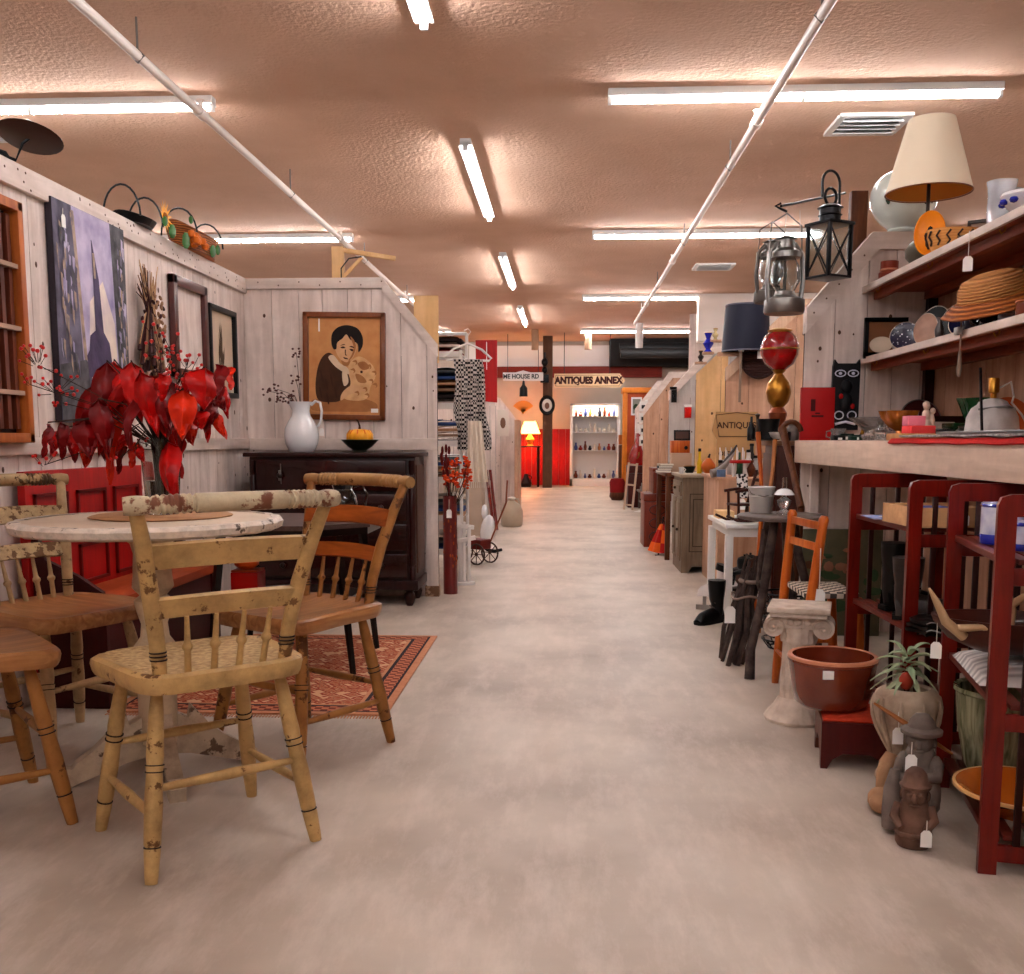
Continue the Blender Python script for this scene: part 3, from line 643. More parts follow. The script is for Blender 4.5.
# ---- on the dresser: pitcher, bowl with pumpkin
o = thing('ironstone_pitcher', 'white ironstone pitcher with sprigs on the dresser', 'pitcher', (P(304, 446, 6.15).x, 6.1, .926))
b = MB(); pr = [(0, 0), (.07, 0), (.078, .008), (.098, .05), (.105, .1), (.1, .145), (.078, .19), (.058, .22), (.052, .25), (.058, .285), (.07, .305), (.065, .305), (.05, .28), (.045, .25), (0, .24)]
b.lathe(pr, n=30, rad=lambda t, z: 1+(.35*math.exp(-((t-PI)/.45)**2)*max(0, (z-.25)/.055) if z > .25 else 0)); b.build('body', porcelain, o)
b = MB(); b.tube([(.062, 0, .285), (.09, 0, .31), (.118, 0, .3), (.128, 0, .25), (.122, 0, .19), (.105, 0, .16), (.09, 0, .155)], [.009, .009, .009, .008, .008, .008, .006], 8); b.build('handle', porcelain, o)
tag_label(o, (.128, -.012, .2), 1.1)
b = MB(); rnd = random.Random(9); cx, cy_, cz = o.location
for k in range(7):
    e = Vector((cx+rnd.uniform(-.22, .06), 6.1+rnd.uniform(-.05, .05), .926+rnd.uniform(.31, .48))) if k != 1 else Vector((cx-.02, 6.1, .926+.6))
    if k in (0, 2): e = Vector((cx-.2+.03*k, 6.08, .926+.37-.02*k))
    b.mi = 0; b.tube([(cx, 6.1, 1.17), Vector((cx, 6.1, 1.2)).lerp(e, .5)+Vector((0, 0, .03)), e], .0018, 5); b.mi = 1
    for j in range(8): b.ell(e+Vector((rnd.uniform(-.03, .03), rnd.uniform(-.02, .02), rnd.uniform(-.03, .03))), (.008, .005, .007), 6)
one('dried_sprigs', b, [stem_m, mat('dried_flower', (110, 70, 66), .8)], 'thin dried flower sprigs leaning out of the ironstone pitcher', 'dried flowers')
bx, bz_ = P(360, 446, 6.1).x, .926
o = thing('dark_bowl', 'small dark green footed bowl on the dresser holding a pumpkin', 'bowl', (bx, 6.1, bz_))
b = MB(); b.lathe([(0, 0), (.045, 0), (.04, .01), (.075, .035), (.115, .075), (.11, .077), (.07, .045), (0, .02)], n=28); b.build('bowl', mat('dark_green_glaze', (46, 50, 34), .3, c2=(24, 26, 18), scale=18), o)
o = thing('striped_pumpkin', 'orange and yellow striped mini pumpkin in the dark bowl on the dresser', 'pumpkin', (bx, 6.1, bz_+.05))
b = MB(); b.mi = 0
pm = mat('pumpkin_skin', (246, 178, 52), .35, amt=.3); pm2 = mat('pumpkin_orange_stripe', (226, 110, 30), .4)
b.lathe([(0, -.02), (.03, -.018), (.06, -.005), (.082, .03), (.08, .06), (.06, .084), (.03, .09), (.01, .082), (0, .08)], n=80, rad=lambda t, z: 1-.07*abs(math.cos(5*t))**6)
b.mi = 1
for k in range(10):
    a = PI/2*0+(k+.5)*PI/5; ps = [(.062*math.cos(a)*.97, .062*math.sin(a)*.97, -.003), (.082*math.cos(a)*.94, .082*math.sin(a)*.94, .03), (.08*math.cos(a)*.95, .08*math.sin(a)*.95, .06), (.058*math.cos(a), .058*math.sin(a), .084)]
    b.tube(ps, .0045, 5)
b.build('flesh', [pm, pm2], o)
b = MB(); b.tube([(0, 0, .08), (0, 0, .11), (-.008, 0, .135), (-.02, 0, .15)], [.01, .006, .005, .006], 7); b.build('stem', mat('pumpkin_stem', (84, 60, 48), .7), o)

# ---- framed print on the divider: a seated child holding a lamb-like puppy (generic)
o = thing('framed_print', 'wood framed sepia print of a dark-haired child hugging a puppy on the divider', 'picture', (-1.385, LY-.001, 1.46), rot=(0, math.radians(1.0), 0))
fw, fh = .262, .335; fr = mat('walnut_frame', (150, 88, 44), .35, kind='wood', c2=(104, 52, 22), coat=.3)
b = MB()
for s in (-1, 1):
    b.box(s*fw-.0, -.03, -fh, s*(fw-.035), 0, fh, .008); b.box(-fw, -.03, s*fh, fw, 0, s*(fh-.035), .008)
b.build('frame', fr, o)
K = {n: mat('print_'+n, c, .7, c2=c2, scale=14, amt=.8) for n, c, c2 in (('ground', (214, 160, 108), (196, 136, 88)), ('hair', (44, 30, 26), (30, 20, 18)), ('skin', (226, 184, 144), (206, 156, 114)), ('dress', (92, 58, 38), (66, 40, 26)), ('collar', (228, 206, 178), (208, 180, 150)), ('puppy', (232, 192, 146), (190, 140, 96)), ('shade', (184, 130, 84), (160, 106, 64)), ('line', (80, 46, 30), (70, 40, 26)))}
b = MB(); mats_ = list(K.values()); idx = {n: i for i, n in enumerate(K)}
b.box(-fw+.03, -.008, -fh+.03, fw-.03, -.004, fh-.03)
lay = [.009]
def blob(nm, pts):                                      # flat inked area of the print, smooth outline
    pts = [(x, z) for x, z in pts]; n = len(pts); out = []
    for i in range(n):
        p0, p1, p2, p3 = [pts[(i+k-1) % n] for k in range(4)]
        for j in range(4):
            t = j/4; out.append(tuple(.5*((2*p1[a])+(-p0[a]+p2[a])*t+(2*p0[a]-5*p1[a]+4*p2[a]-p3[a])*t*t+(-p0[a]+3*p1[a]-3*p2[a]+p3[a])*t**3) for a in (0, 1)))
    lay[0] += .0002; b.mi = idx[nm]; y = -lay[0]
    b._add([(x, y, z) for x, z in out], [tuple(range(len(out)))])
q = lambda *a: [((x-303-41)*.0064, (367-y)*.0064) for x, y in a]
blob('shade', q((312, 400), (330, 398), (352, 396), (375, 402), (372, 410), (340, 411), (312, 410)))
blob('puppy', q((350, 362), (358, 357), (366, 360), (373, 367), (375, 376), (370, 386), (366, 398), (352, 400), (342, 396), (346, 380), (347, 370)))
blob('dress', q((322, 358), (330, 354), (340, 364), (347, 372), (350, 384), (344, 392), (340, 400), (330, 402), (318, 400), (315, 388), (317, 370)))
blob('skin', q((334, 344), (338, 339), (346, 336), (354, 340), (356, 349), (352, 359), (347, 363), (341, 361), (336, 354)))
blob('hair', q((331, 344), (332, 335), (338, 329), (347, 327), (357, 330), (362, 338), (362, 347), (358, 353), (357, 345), (350, 341), (346, 336), (342, 340), (337, 344), (336, 350), (333, 350)))
blob('collar', q((328, 358), (333, 356), (340, 364), (347, 368), (349, 374), (344, 373), (336, 368), (331, 363)))
blob('skin', q((345, 389), (352, 385), (362, 387), (366, 390), (360, 392), (350, 394), (344, 398), (340, 400), (341, 394)))
blob('line', q((340, 348.5), (343, 347.5), (345, 349), (342, 349.5))); blob('line', q((349, 350), (352, 350), (354, 352), (351, 352))); blob('line', q((343, 358), (346, 358.5), (348, 360), (344, 359.5)))
blob('line', q((344.5, 351), (345.5, 351), (345.5, 355), (347, 356), (344.8, 356)))
blob('collar', q((342, 372), (346, 372), (348, 382), (344, 386), (342, 380)))
blob('shade', q((357, 364), (364, 362), (369, 368), (362, 370))); blob('shade', q((355, 374), (362, 376), (366, 382), (358, 382))); blob('line', q((360, 371), (362, 371), (362, 373), (360, 373)))
for x_, y_ in ((352, 362), (358, 366), (366, 366), (371, 372), (368, 380), (372, 384), (362, 388), (354, 392), (364, 394), (350, 370)):
    blob('shade', q((x_, y_), (x_+3.5, y_-1.5), (x_+5, y_+1.5), (x_+3, y_+3.5), (x_+3.6, y_+1.4), (x_+2, y_+.6)))
blob('shade', q((350, 338), (354, 342), (355.5, 349), (352, 358), (348, 361.5), (352, 354), (353, 347)))
blob('shade', q((341, 361), (346, 363), (350, 361), (348, 366), (343, 366)))
for x_, y_ in ((320, 372), (325, 380), (319, 388), (330, 376), (334, 388), (326, 394)): blob('line', q((x_, y_), (x_+1.2, y_), (x_+3, y_+9), (x_+1.5, y_+9)))
blob('line', q((340, 346.8), (343.5, 345.4), (345, 346), (342, 346.6))); blob('line', q((349, 347.6), (352, 347.2), (354.2, 349), (351.6, 348.6)))
b.build('picture', mats_, o)
b = MB(); b.box(.17, -.012, -fh+.05, .215, -.0105, -fh+.075); b.box(-.165, -.012, fh-.12, -.155, -.0105, fh-.04); b.build('price_sticker', tagwhite, o)

# ---- on the side wall: canvas, herb bunch, two frames, shadow box (drawn on the plane x = LX)
def wallpt(px, py, off=0): return PX(px, py, LX+off)
a0 = wallpt(43, 197); a1 = wallpt(126, 440)
yL, yR = a0.y, a1.y; zT, zB = 1.94, 1.07
o = thing('cityscape_canvas', 'large grey and violet unframed canvas of tall towers hung on the left wall', 'painting', (LX+.03, (yL+yR)/2, (zT+zB)/2))
hw = (yR-yL)/2; hh = (zT-zB)/2
b = MB(); b.box(-.028, -hw, -hh, 0, hw, hh, .003); b.build('stretcher_canvas', mat('canvas_side', (70, 62, 70), .7), o)
G = {n: mat('canvas_'+n, c, .6, c2=c2, scale=s_, amt=.9, bump=.6) for n, c, c2, s_ in (('slate', (128, 120, 138), (62, 56, 68), 10), ('sky', (206, 194, 214), (138, 126, 168), 9), ('glow', (236, 220, 206), (204, 186, 190), 9), ('violet', (96, 80, 112), (70, 56, 84), 14), ('grey', (112, 108, 112), (52, 48, 54), 16), ('pale', (196, 170, 150), (120, 108, 112), 22), ('rust', (150, 84, 60), (70, 60, 70), 16))}
b = MB(); mats_ = list(G.values()); gi = {n: i for i, n in enumerate(G)}
def q2(nm, pts, l):                                     # painted area: (u across 0-1, v down 0-1)
    b.mi = gi[nm]; b._add([(.0004*l, (u*2-1)*(hw-.002), (1-2*v)*(hh-.002)) for u, v in pts], [tuple(range(len(pts)))])
q2('slate', [(0, 0), (1, 0), (1, 1), (0, 1)], 1)
q2('sky', [(.22, 0), (.78, 0), (.84, .7), (.3, .72)], 2); q2('glow', [(.44, .42), (.64, .3), (.8, .5), (.82, .72), (.4, .72)], 3)
q2('grey', [(.78, 0), (1, 0), (1, .78), (.84, .78)], 4); q2('slate', [(0, 0), (.24, 0), (.32, .76), (0, .8)], 4); q2('pale', [(.23, .02), (.27, .02), (.37, .7), (.33, .72)], 5)
q2('violet', [(.49, .12), (.5, .12), (.58, .3), (.62, .55), (.7, .6), (.74, .74), (.38, .74), (.42, .58), (.5, .55), (.5, .34)], 6); q2('pale', [(.5, .18), (.53, .18), (.54, .3), (.51, .3)], 7)
q2('grey', [(0, .74), (.35, .7), (.5, .78), (.75, .72), (1, .76), (1, 1), (0, 1)], 8); q2('violet', [(.36, .68), (.44, .62), (.5, .7), (.5, .8), (.38, .8)], 9)
q2('rust', [(.46, .78), (.52, .74), (.56, .84), (.48, .88)], 10)
rnd = random.Random(4)
for k in range(150):
    u = rnd.choice([rnd.uniform(.02, .22), rnd.uniform(.84, .96), rnd.uniform(.05, .95)]); v = rnd.uniform(.03, .7) if u < .25 or u > .83 else rnd.uniform(.76, .95)
    q2(rnd.choice(['pale', 'slate', 'sky', 'grey']), [(u, v), (u+.015+.02*rnd.random(), v+.01), (u+.02, v+.03+.1*rnd.random()), (u, v+.05)], 11+k*.04)
for u in (.4, .56, .6, .44, .7, .82): q2('glow', [(u, .78), (u+.012, .78), (u+.03, .97), (u+.015, .98)], 17)
b.build('painted_face', mats_, o)
tag_label(o, (.006, -hw+.08, hh-.03), 1.2, PI/2, .02)

b = MB(); c0 = wallpt(150, 290, .05); rnd = random.Random(8)
for k in range(60):
    e = c0+Vector((rnd.uniform(-.03, .04), rnd.uniform(-.13, .08), rnd.uniform(-.42, -.25))); tp = c0+Vector((rnd.uniform(-.02, .02), rnd.uniform(-.12, .06), rnd.uniform(-.05, .13)))
    b.mi = k % 3; b.tube([tp, c0.lerp(e, .35), e], [.002, .004, .011 if k % 3 else .004], 6)
for k in range(90):
    b.mi = 1+k % 2; p = c0+Vector((rnd.uniform(-.02, .05), rnd.uniform(-.08, .1), rnd.uniform(-.45, -.02))); b.ell(p, (.008, .008, .016), 6, rx=rnd.uniform(-1, 1))
one('dried_herb_bunch', b, [mat('straw', (206, 170, 132), .8), mat('dark_dried_pepper', (74, 34, 34), .5), mat('chaff', (172, 136, 108), .8)], 'bunch of dried peppers and straw hanging on the left wall beside the canvas', 'dried bunch')
def wall_frame(name, label, pxa, pxb, zt, zb, wdt, m_, inner):
    ya, yb = wallpt(pxa, 300).y, wallpt(pxb, 300).y; o = thing(name, label, 'picture', (LX+.005, (ya+yb)/2, (zt+zb)/2)); w = (yb-ya)/2; h = (zt-zb)/2
    b = MB()
    for s in (-1, 1): b.box(0, s*w, -h, .035, s*(w-wdt), h, .006); b.box(0, -w, s*h, .035, w, s*(h-wdt), .006)
    b.build('frame', m_, o); b = MB(); inner(b, w-wdt, h-wdt, o); return o
def inn1(b, w, h, o): b.box(.004, -w, -h, .01, w, h); b.build('backing', whitewash, o)
wall_frame('mahogany_frame', 'empty red-brown wooden frame on the left wall between bunch and botanical', 167, 201, 1.84, 1.32, .05, mat('mahogany_moulding', (96, 32, 20), .35, c2=(64, 18, 12), coat=.4), inn1)
def inn2(b, w, h, o):
    b.box(.004, -w, -h, .01, w, h); b.mi = 1; r_ = random.Random(3)
    for k in range(16):
        a = r_.uniform(-.35, .35); z0 = -h*.55; L = r_.uniform(.1, .24)
        b.at(TR(.0105+.0002*k, r_.uniform(-.03, .03), z0+r_.uniform(0, .08), rx=a)); b._add([(0, 0, 0), (0, -.012, L*.5), (0, 0, L), (0, .012, L*.5)], [(0, 1, 2, 3)])
    b.build('botanical_print', [mat('print_paper', (226, 206, 184), .8), mat('ink_leaves', (112, 92, 74), .8)], o)
wall_frame('botanical_frame', 'narrow black framed botanical print near the corner of the left wall', 203, 230, 1.765, 1.25, .03, blackp, inn2)
ya, yb = 2.9, wallpt(19, 430).y
o = thing('shadow_box', 'orange pine framed shelf box on the left wall at the picture edge', 'shelf', (LX+.001, (ya+yb)/2, 1.42)); w = (yb-ya)/2; h = .43
b = MB()
for s in (-1, 1): b.box(0, s*w, -h, .06, s*(w-.035), h, .004); b.box(0, -w, s*h, .06, w, s*(h-.035), .004)
b.build('frame', warmpine, o)
b = MB(); b.box(0, -w+.03, -h+.03, .008, w-.03, h-.03); b.build('back_panel', mat('dark_back', (62, 34, 26), .6), o)
for z in (-.25, -.02, .2): b = MB(); b.box(.008, -w+.03, z-.008, .05, w-.03, z+.008); b.build('shelf_bar', mat('bar_white', (190, 160, 140), .6), o)
for k in range(12):
    b = MB(); y = -w+.06+k*(2*w-.12)/11; b.box(.01, y-.012, -h+.05, .035, y+.012, h-.05); b.build('slat', mat('slat_brown', (136, 72, 48), .5, kind='wood', c2=(80, 40, 28)), o)

# ---- on top of the side wall: two wire-handled baskets, flowers, brown disc
def basket_top(px, lab, mm, w, d, hh_, name='trug_basket'):
    Yc = wallpt(px, 220).y; o = thing(name, lab, 'basket', (LX-.02, Yc, LTOP+.006), 0)
    b = MB(); b.sheet(lambda u, v: (math.cos(u*2*PI)*w*(.8+.2*v), math.sin(u*2*PI)*d*(.8+.2*v), hh_*v*(1+.35*abs(math.sin(u*2*PI))**3)), 28, 5, .004)
    b.lathe([(0, 0), (.8, 0), (.8, .01), (0, .01)], sx=w, sy=d, n=24); b.build('body', mm, o)
    for y in (-.05, .05):
        b = MB(); b.tube([(math.cos(t)*w*.97, y+(d*.5 if y > 0 else -d*.5), hh_*.7+math.sin(t)*.14) for t in [PI*k/12 for k in range(13)]], .005, 6); b.build('wire_handle', blackm, o)
    return o
o = basket_top(138, 'black wire basket on top of the left wall above the canvas edge', blackm, .09, .16, .03)
o = basket_top(196, 'brown wicker basket with wire handles on top of the left wall near the corner', wicker, .1, .3, .1)
o = thing('sunflower_spray', 'artificial sunflower and leaf spray lying on top of the left wall', 'flowers', (LX+.02, wallpt(155, 220).y, LTOP+.02))
b = MB()
for k in range(14): b.at(TR(0, 0, .07, 0, rx=k*2*PI/14)); b._add([(.03, -.012, .02), (.035, 0, .085), (.03, .012, .02), (.03, 0, 0)], [(0, 1, 2, 3)])
b.build('petals', mat('sunflower_yellow', (246, 176, 30), .5), o); b = MB(); b.ell((.03, 0, .07), (.012, .024, .024), 10); b.build('flower_centre', mat('sunflower_brown', (150, 84, 30), .8), o)
b = MB()
for (y, z, s_) in ((.04, -.01, 1), (.22, -.02, 1.2), (.62, .0, 1), (.7, .02, .8), (-.05, .02, .7), (.3, .1, .6)): b.ell((.05, y, z+.02), (.008, .05*s_, .035*s_), 8, rx=.4)
b.build('leaves', mat('silk_leaf_green', (66, 120, 48), .5), o)
b = MB()
for k in range(9): b.ell((.05+.02*math.sin(k), .3+.03*k*.6, .03+.02*math.cos(k*2)), .022, 8)
b.build('orange_blooms', mat('orange_bloom', (216, 120, 40), .5), o)
o = thing('brown_disc_stand', 'brown metal disc on a curved black bracket above the left wall at the picture edge', 'stand', (LX-.02, 3.75, LTOP+.006))
dY = 3.85; dc = P(30, 138, dY)-o.location
b = MB().at(TR(*dc, 0, rx=-.3, ry=.05)); b.lathe([(0, -.006), (.11, -.002), (.118, .004), (.11, .008), (0, .01)], n=28); b.build('disc', mat('brown_disc', (84, 50, 34), .45, c2=(56, 30, 20)), o)
b = MB(); p = dc; b.tube([(0, 0, 0), (-.03, 0, .05), (-.2, -.06, .1), p+Vector((-.06, 0, -.08)), p+Vector((-.03, 0, -.02)), p], .006, 8); b.build('bracket', blackm, o)
# bracket, wire and plywood above the end divider
o = thing('wooden_bracket', 'leaning pale pine bracket standing on top of the end divider', 'bracket', (P(338, 280, 6.4).x, 6.38, 2.006))
b = MB(); b.box(-.03, -.02, 0, .045, .02, .195, .003); b.build('upright', yellowpine, o)
b = MB(); b.beam((.0, 0, .18), (.37, 0, .12), .03, .028, .002); b.build('arm', yellowpine, o)
b = MB(); b.beam((.04, 0, .01), (.16, 0, .13), .02, .02, .002); b.build('brace', yellowpine, o)
b = MB(); b.tube([(.03, -.02, .0), (.03, -.02, .06), (.08, -.02, .12), (.16, -.02, .13)], .004, 6); b.build('wire', blackm, o)
b = MB(); b.prism([(-.98, 1.5), (-.98, 1.93), (-.82, 1.93), (-.82, 1.5)], .02, TR(0, 6.62, 0, rx=PI/2)); b.box(-.98, 6.6, 0, -.96, 6.62, 1.6)
one('plywood_sheet', b, yellowpine, 'plain plywood sheet standing just behind the sloped end of the divider', 'board')
# ================================================================== RIGHT BOOTH: counter, shelves and racks
def X_(px, Y): return P(px, 440, Y).x
def Z_(py, Y, px=800): return P(px, py, Y).z
CZ = .995; CX = 1.22
b = MB(); b.box(CX, -.5, .955, RWX-.005, RY-.005, CZ, .004); o = thing('counter', 'long whitewashed plank counter along the right wall', 'counter', (0, 0, 0)); b.build('worktop', mat('counter_planks', (230, 204, 184), .6, kind='wood', c2=(198, 166, 144), axis=1), o)
b = MB(); b.box(CX-.025, -.5, .885, CX, RY+.02, CZ+.003, .004); b.build('fascia_board', mat('counter_fascia', (234, 212, 194), .6, kind='wood', c2=(206, 176, 154), axis=1), o)
for y in (.4, 2.0, 3.6):
    b = MB(); b.box(RWX-.06, y, 0, RWX-.01, y+.05, .954); b.build('support_post', whitewash, o)
    b = MB(); b.box(CX+.02, y+.01, .885, RWX-.07, y+.04, .954); b.build('bearer', whitewash, o)
b = MB(); b.box(CX+.05, RY-.05, 0, CX+.09, RY-.01, .954); b.build('support_post', whitewash, o)
for z, w, nm, lb in ((1.764, .37, 'top', 'upper open wooden shelf on the right wall carrying the table lamp'), (1.41, .37, 'mid', 'lower open wooden shelf on the right wall above the counter')):
    o = thing('wall_shelf', lb, 'shelf', (1.5, 0, z), group='open shelves on the right wall')
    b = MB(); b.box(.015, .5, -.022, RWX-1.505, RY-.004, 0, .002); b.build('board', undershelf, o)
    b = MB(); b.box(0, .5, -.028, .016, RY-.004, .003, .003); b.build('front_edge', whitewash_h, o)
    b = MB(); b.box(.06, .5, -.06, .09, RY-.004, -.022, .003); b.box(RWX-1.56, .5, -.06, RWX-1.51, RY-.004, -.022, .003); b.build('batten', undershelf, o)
    for y in (3.7, 4.4, 5.1):
        b = MB(); b.tube([(.04, y, -.022), (.04, y, -.035), (.028, y, -.045), (.02, y, -.032)], .003, 6); b.build('cup_hook', brass, o)

# ---- folding racks
def rack(name, label, loc, rz, L, W, shelves, H=.88):
    o = thing(name, label, 'rack', loc, rz, 'folding slatted racks under the counter'); p = .020
    for y, nm in ((0, 'front'), (L, 'back')):
        b = MB(); r = .035
        pts = [(0, y, 0), (0, y, H-r), (r*.3, y, H-r*.3), (r, y, H), (W-r, y, H), (W-r*.3, y, H-r*.3), (W, y, H-r), (W, y, 0)]
        for i in range(len(pts)-1): b.beam(pts[i], Vector(pts[i+1])+(Vector(pts[i+1])-Vector(pts[i])).normalized()*.006*(0 < i < 5), p, .042, .004, up=(0, 1, 0)) if False else None
        poly = [(-.02, 0), (-.02, H-.03), (-.012, H-.008), (.012, H), (W-.012, H), (W+.012, H-.008), (W+.02, H-.03), (W+.02, 0), (W-.02, 0), (W-.02, H-.05), (.02, H-.05), (.02, 0)]
        # concave outline: two posts and a top bar
        b.prism([(-.02, 0), (-.02, H-.05), (.02, H-.05), (.02, 0)], p, TR(0, y+p, 0, rx=PI/2)); b.prism([(W-.02, 0), (W-.02, H-.05), (W+.02, H-.05), (W+.02, 0)], p, TR(0, y+p, 0, rx=PI/2))
        b.prism([(-.02, H-.05), (-.02, H-.025), (-.013, H-.007), (.008, H), (W-.008, H), (W+.013, H-.007), (W+.02, H-.025), (W+.02, H-.05)], p, TR(0, y+p, 0, rx=PI/2))
        b.build('end_frame', mahog, o)
        for z in [shelves[-1]-.02]+[s-.02 for s in shelves[:-1]]:
            b = MB(); b.box(.02, y+.002, z-.04, W-.02, y+p-.002, z, .003); b.build('end_rail', mahog, o)
        for k in range(3):
            b = MB(); x = .06+k*(W-.12)/2; b.box(x-.008, y+.004, .06, x+.008, y+p-.004, H-.05, .002); b.build('upright_slat', mat('dark_slat', (58, 18, 14), .4), o)
    for z in shelves:
        b = MB(); b.box(0.0, p, z-.018, .028, L, z, .003); b.box(W-.028, p, z-.018, W, L, z, .003)
        for k in range(5): x = .04+k*(W-.1)/4; b.box(x-.006, p, z-.014, x+.022, L, z-.002, .002)
        b.build('shelf', mat('rack_shelf', (128, 58, 46), .3, kind='wood', c2=(84, 30, 22), axis=1), o)
    return o
rkB = rack('folding_rack', 'red-brown varnished folding rack at the right picture edge, nearest the viewer', (.985, 2.27, 0), math.radians(-11), .60, .34, (.735, .40, .09))
rkA = rack('folding_rack', 'red-brown folding rack with black boots, farther one under the counter', (1.065, 3.08, 0), math.radians(.5), .60, .30, (.735, .425, .12))
# ---- things on rack A
o = thing('pale_box', 'pale wooden open box full of papers on the upper shelf of the farther rack', 'box', (1.16, 3.22, .7355), .05)
b = MB()
for s in (-1, 1): b.box(s*.105, -.13, 0, s*.098, .13, .06); b.box(-.105, s*.13, 0, .105, s*.123, .06)
b.box(-.1, -.125, 0, .1, .125, .006); b.build('tray', mat('pale_box_wood', (222, 178, 134), .5, kind='wood', c2=(196, 150, 108), axis=0), o)
tag_label(o, (.05, -.134, .05), .8, 0, .012)
b = MB(); rnd = random.Random(3)
for k in range(9): b.at(TR(rnd.uniform(-.03, .03), rnd.uniform(-.05, .05), .010+k*.0055, rnd.uniform(-.3, .3))); b.mi = k % 3; b.box(-.06, -.07, 0, .06, .07, .004)
one('paper_stack', b, [paper, mat('grey_print', (150, 146, 150), .7), mat('blue_print', (80, 96, 160), .7)], 'loose stack of old papers inside the pale wooden box', 'papers', loc=(1.16, 3.22, .735))
b = MB(); b.box(-.09, -.1, 0, .05, .06, .004, .001); b.mi = 1; b.box(-.05, -.06, .0041, .02, .0, .0046); one('blue_map', b, [mat('blue_map_print', (120, 140, 200), .6, c2=(226, 226, 232), scale=30), paper], 'flat blue and white printed sheet on the upper shelf beside the back post', 'printed sheet', loc=(1.13, 3.5, .7355))
def boot(name, label, loc, rz, s=1.0, h=.26, m=None, lying=False):
    m = m or leather; o = thing(name, label, 'boot', loc, rz, rot=(PI/2, 0, rz) if lying else None)
    b = MB()
    b.tube([(0, 0, .03*s), (0, -.004, .07*s), (0, -.006, .11*s), (0, .0, h*.55), (0, .0, h*.8), (0, 0, h)], [.036*s, .038*s, .038*s, .043*s, .05*s, .053*s], 14)
    b.sheet(lambda u, v: (math.sin(v*PI-PI/2)*(.034+.008*math.sin(u*PI))*s*(1-.25*max(0, u-.8)*5*.5), (-.035+u*.2)*s, (.014+math.cos(v*PI-PI/2)*(.085*(1-u)**.7+.036*u*(1-max(0, u-.85)*4)))*s), 12, 10)
    b.build('upper', m, o)
    b = MB(); b.prism([(-.03*s, -.045*s), (.03*s, -.045*s), (.034*s, .02*s), (.045*s, .1*s), (.04*s, .15*s), (.015*s, .172*s), (-.015*s, .172*s), (-.038*s, .15*s), (-.044*s, .1*s), (-.033*s, .02*s)], .014*s); b.box(-.028*s, -.045*s, -.0, .028*s, .015*s, .02*s); b.build('sole', mat('boot_sole', (24, 20, 18), .6), o)
    b = MB()
    for k in range(5): z = .06+k*.028; b.tube([(-.02*s, (.045-k*.006)*s, z*s), (.02*s, (.045-k*.006)*s, (z+.012)*s)], .0028*s, 5)
    b.build('laces', mat('lace_grey', (96, 88, 82), .7), o); return o
boot('tall_boot', 'tall worn black boot standing on the middle shelf of the farther rack, nearest post', (1.105, 3.24, .427), -1.9, .95, .20, mat('worn_black_leather', (52, 44, 42), .35, c2=(110, 96, 88), scale=9, amt=.6))
boot('tall_boot', 'tall black boot behind its worn mate on the farther rack', (1.12, 3.42, .427), -1.4, .9, .23, leather)
o = thing('folded_coat', 'folded black leather coat with white piping on the rack shelf', 'coat', (1.16, 3.06, .427), .1)
b = MB(); rnd = random.Random(6)
for k in range(3): b.sheet(lambda u, v, k=k: ((u-.5)*.2+.01*math.sin(7*v+k), (v-.5)*.17+.008*math.sin(8*u+k), .004+k*.016+.012*math.sin(PI*u)*math.sin(PI*v)+.003*math.sin(19*u+k)*math.cos(15*v)), 16, 14, .01)
b.build('folded_leather', leather, o)
b = MB(); b.tube([((u-.5)*.2, -.09, .012+.004*math.sin(u*20)) for u in [k/14 for k in range(15)]], .0025, 5); b.tube([((u-.5)*.2, -.088, .034+.005*math.sin(u*17)) for u in [k/14 for k in range(15)]], .0018, 5); b.build('piping', mat('grey_piping', (180, 176, 172), .5), o)
# ---- things on rack B
bw = mat('blue_white_glaze', (230, 232, 240), .15, c2=(40, 62, 176), scale=11, amt=1, coat=.5)
blu = mat('cobalt_glaze', (38, 56, 170), .15, coat=.5)
def canister(label, loc, r, h, rz=0, letters=None, handle=False):
    o = thing('enamel_canister', label, 'canister', loc, rz)
    b = MB(); b.lathe([(0, 0), (r, 0), (r, h), (r-.004, h), (r-.006, .01), (0, .01)], n=28); b.build('body', bw, o)
    b = MB(); b.lathe([(r, 0), (r+.001, .002), (r+.001, h*.22), (r, h*.24)], n=28); b.build('blue_base', blu, o); b = MB(); b.lathe([(r-.001, h-.012), (r+.003, h-.006), (r-.001, h)], n=28); b.build('blue_rim', blu, o)
    if letters: text_mesh(letters, .035, 'lettering', blackp, o, TR(0, -r-.0008, h*.5, rx=PI/2), .001, .0008)
    if handle:
        b = MB(); b.tube([(0, -r, h*.85), (0, -r-.03, h*.8), (0, -r-.03, h*.35), (0, -r, h*.3)], .004, 8); b.build('handle', blackm, o)
    return o
canister('blue and white enamel canister on the nearest rack, left of the pair', (1.125, 2.62, .7355), .052, .105, -.3, 'LT')
canister('smaller blue and white jar standing just in front of the lettered canister', (1.115, 2.46, .7355), .036, .07, .2)
canister('blue and white jug with black looped handle behind the rack post at the picture edge', (1.215, 2.5, .7355), .05, .115, -.6, None, True)
o = thing('dough_bowl', 'dark carved wooden dough bowl with antlers on the nearest rack', 'bowl', (1.13, 2.5, .475), -.3)
b = MB(); b.lathe([(0, 0), (.5, .004), (.8, .03), (.97, .07), (1.0, .088), (.955, .088), (.75, .045), (.4, .02), (0, .018)], n=40, sx=.205, sy=.12); b.build('bowl', mat('carved_dark_wood', (96, 46, 32), .4, kind='wood', c2=(58, 24, 18), axis=0, coat=.2), o)
tag_label(o, (-.19, -.03, .07), 1.0)
ant = mat('antler_bone', (206, 174, 138), .5, c2=(150, 112, 80), scale=10, amt=.8)
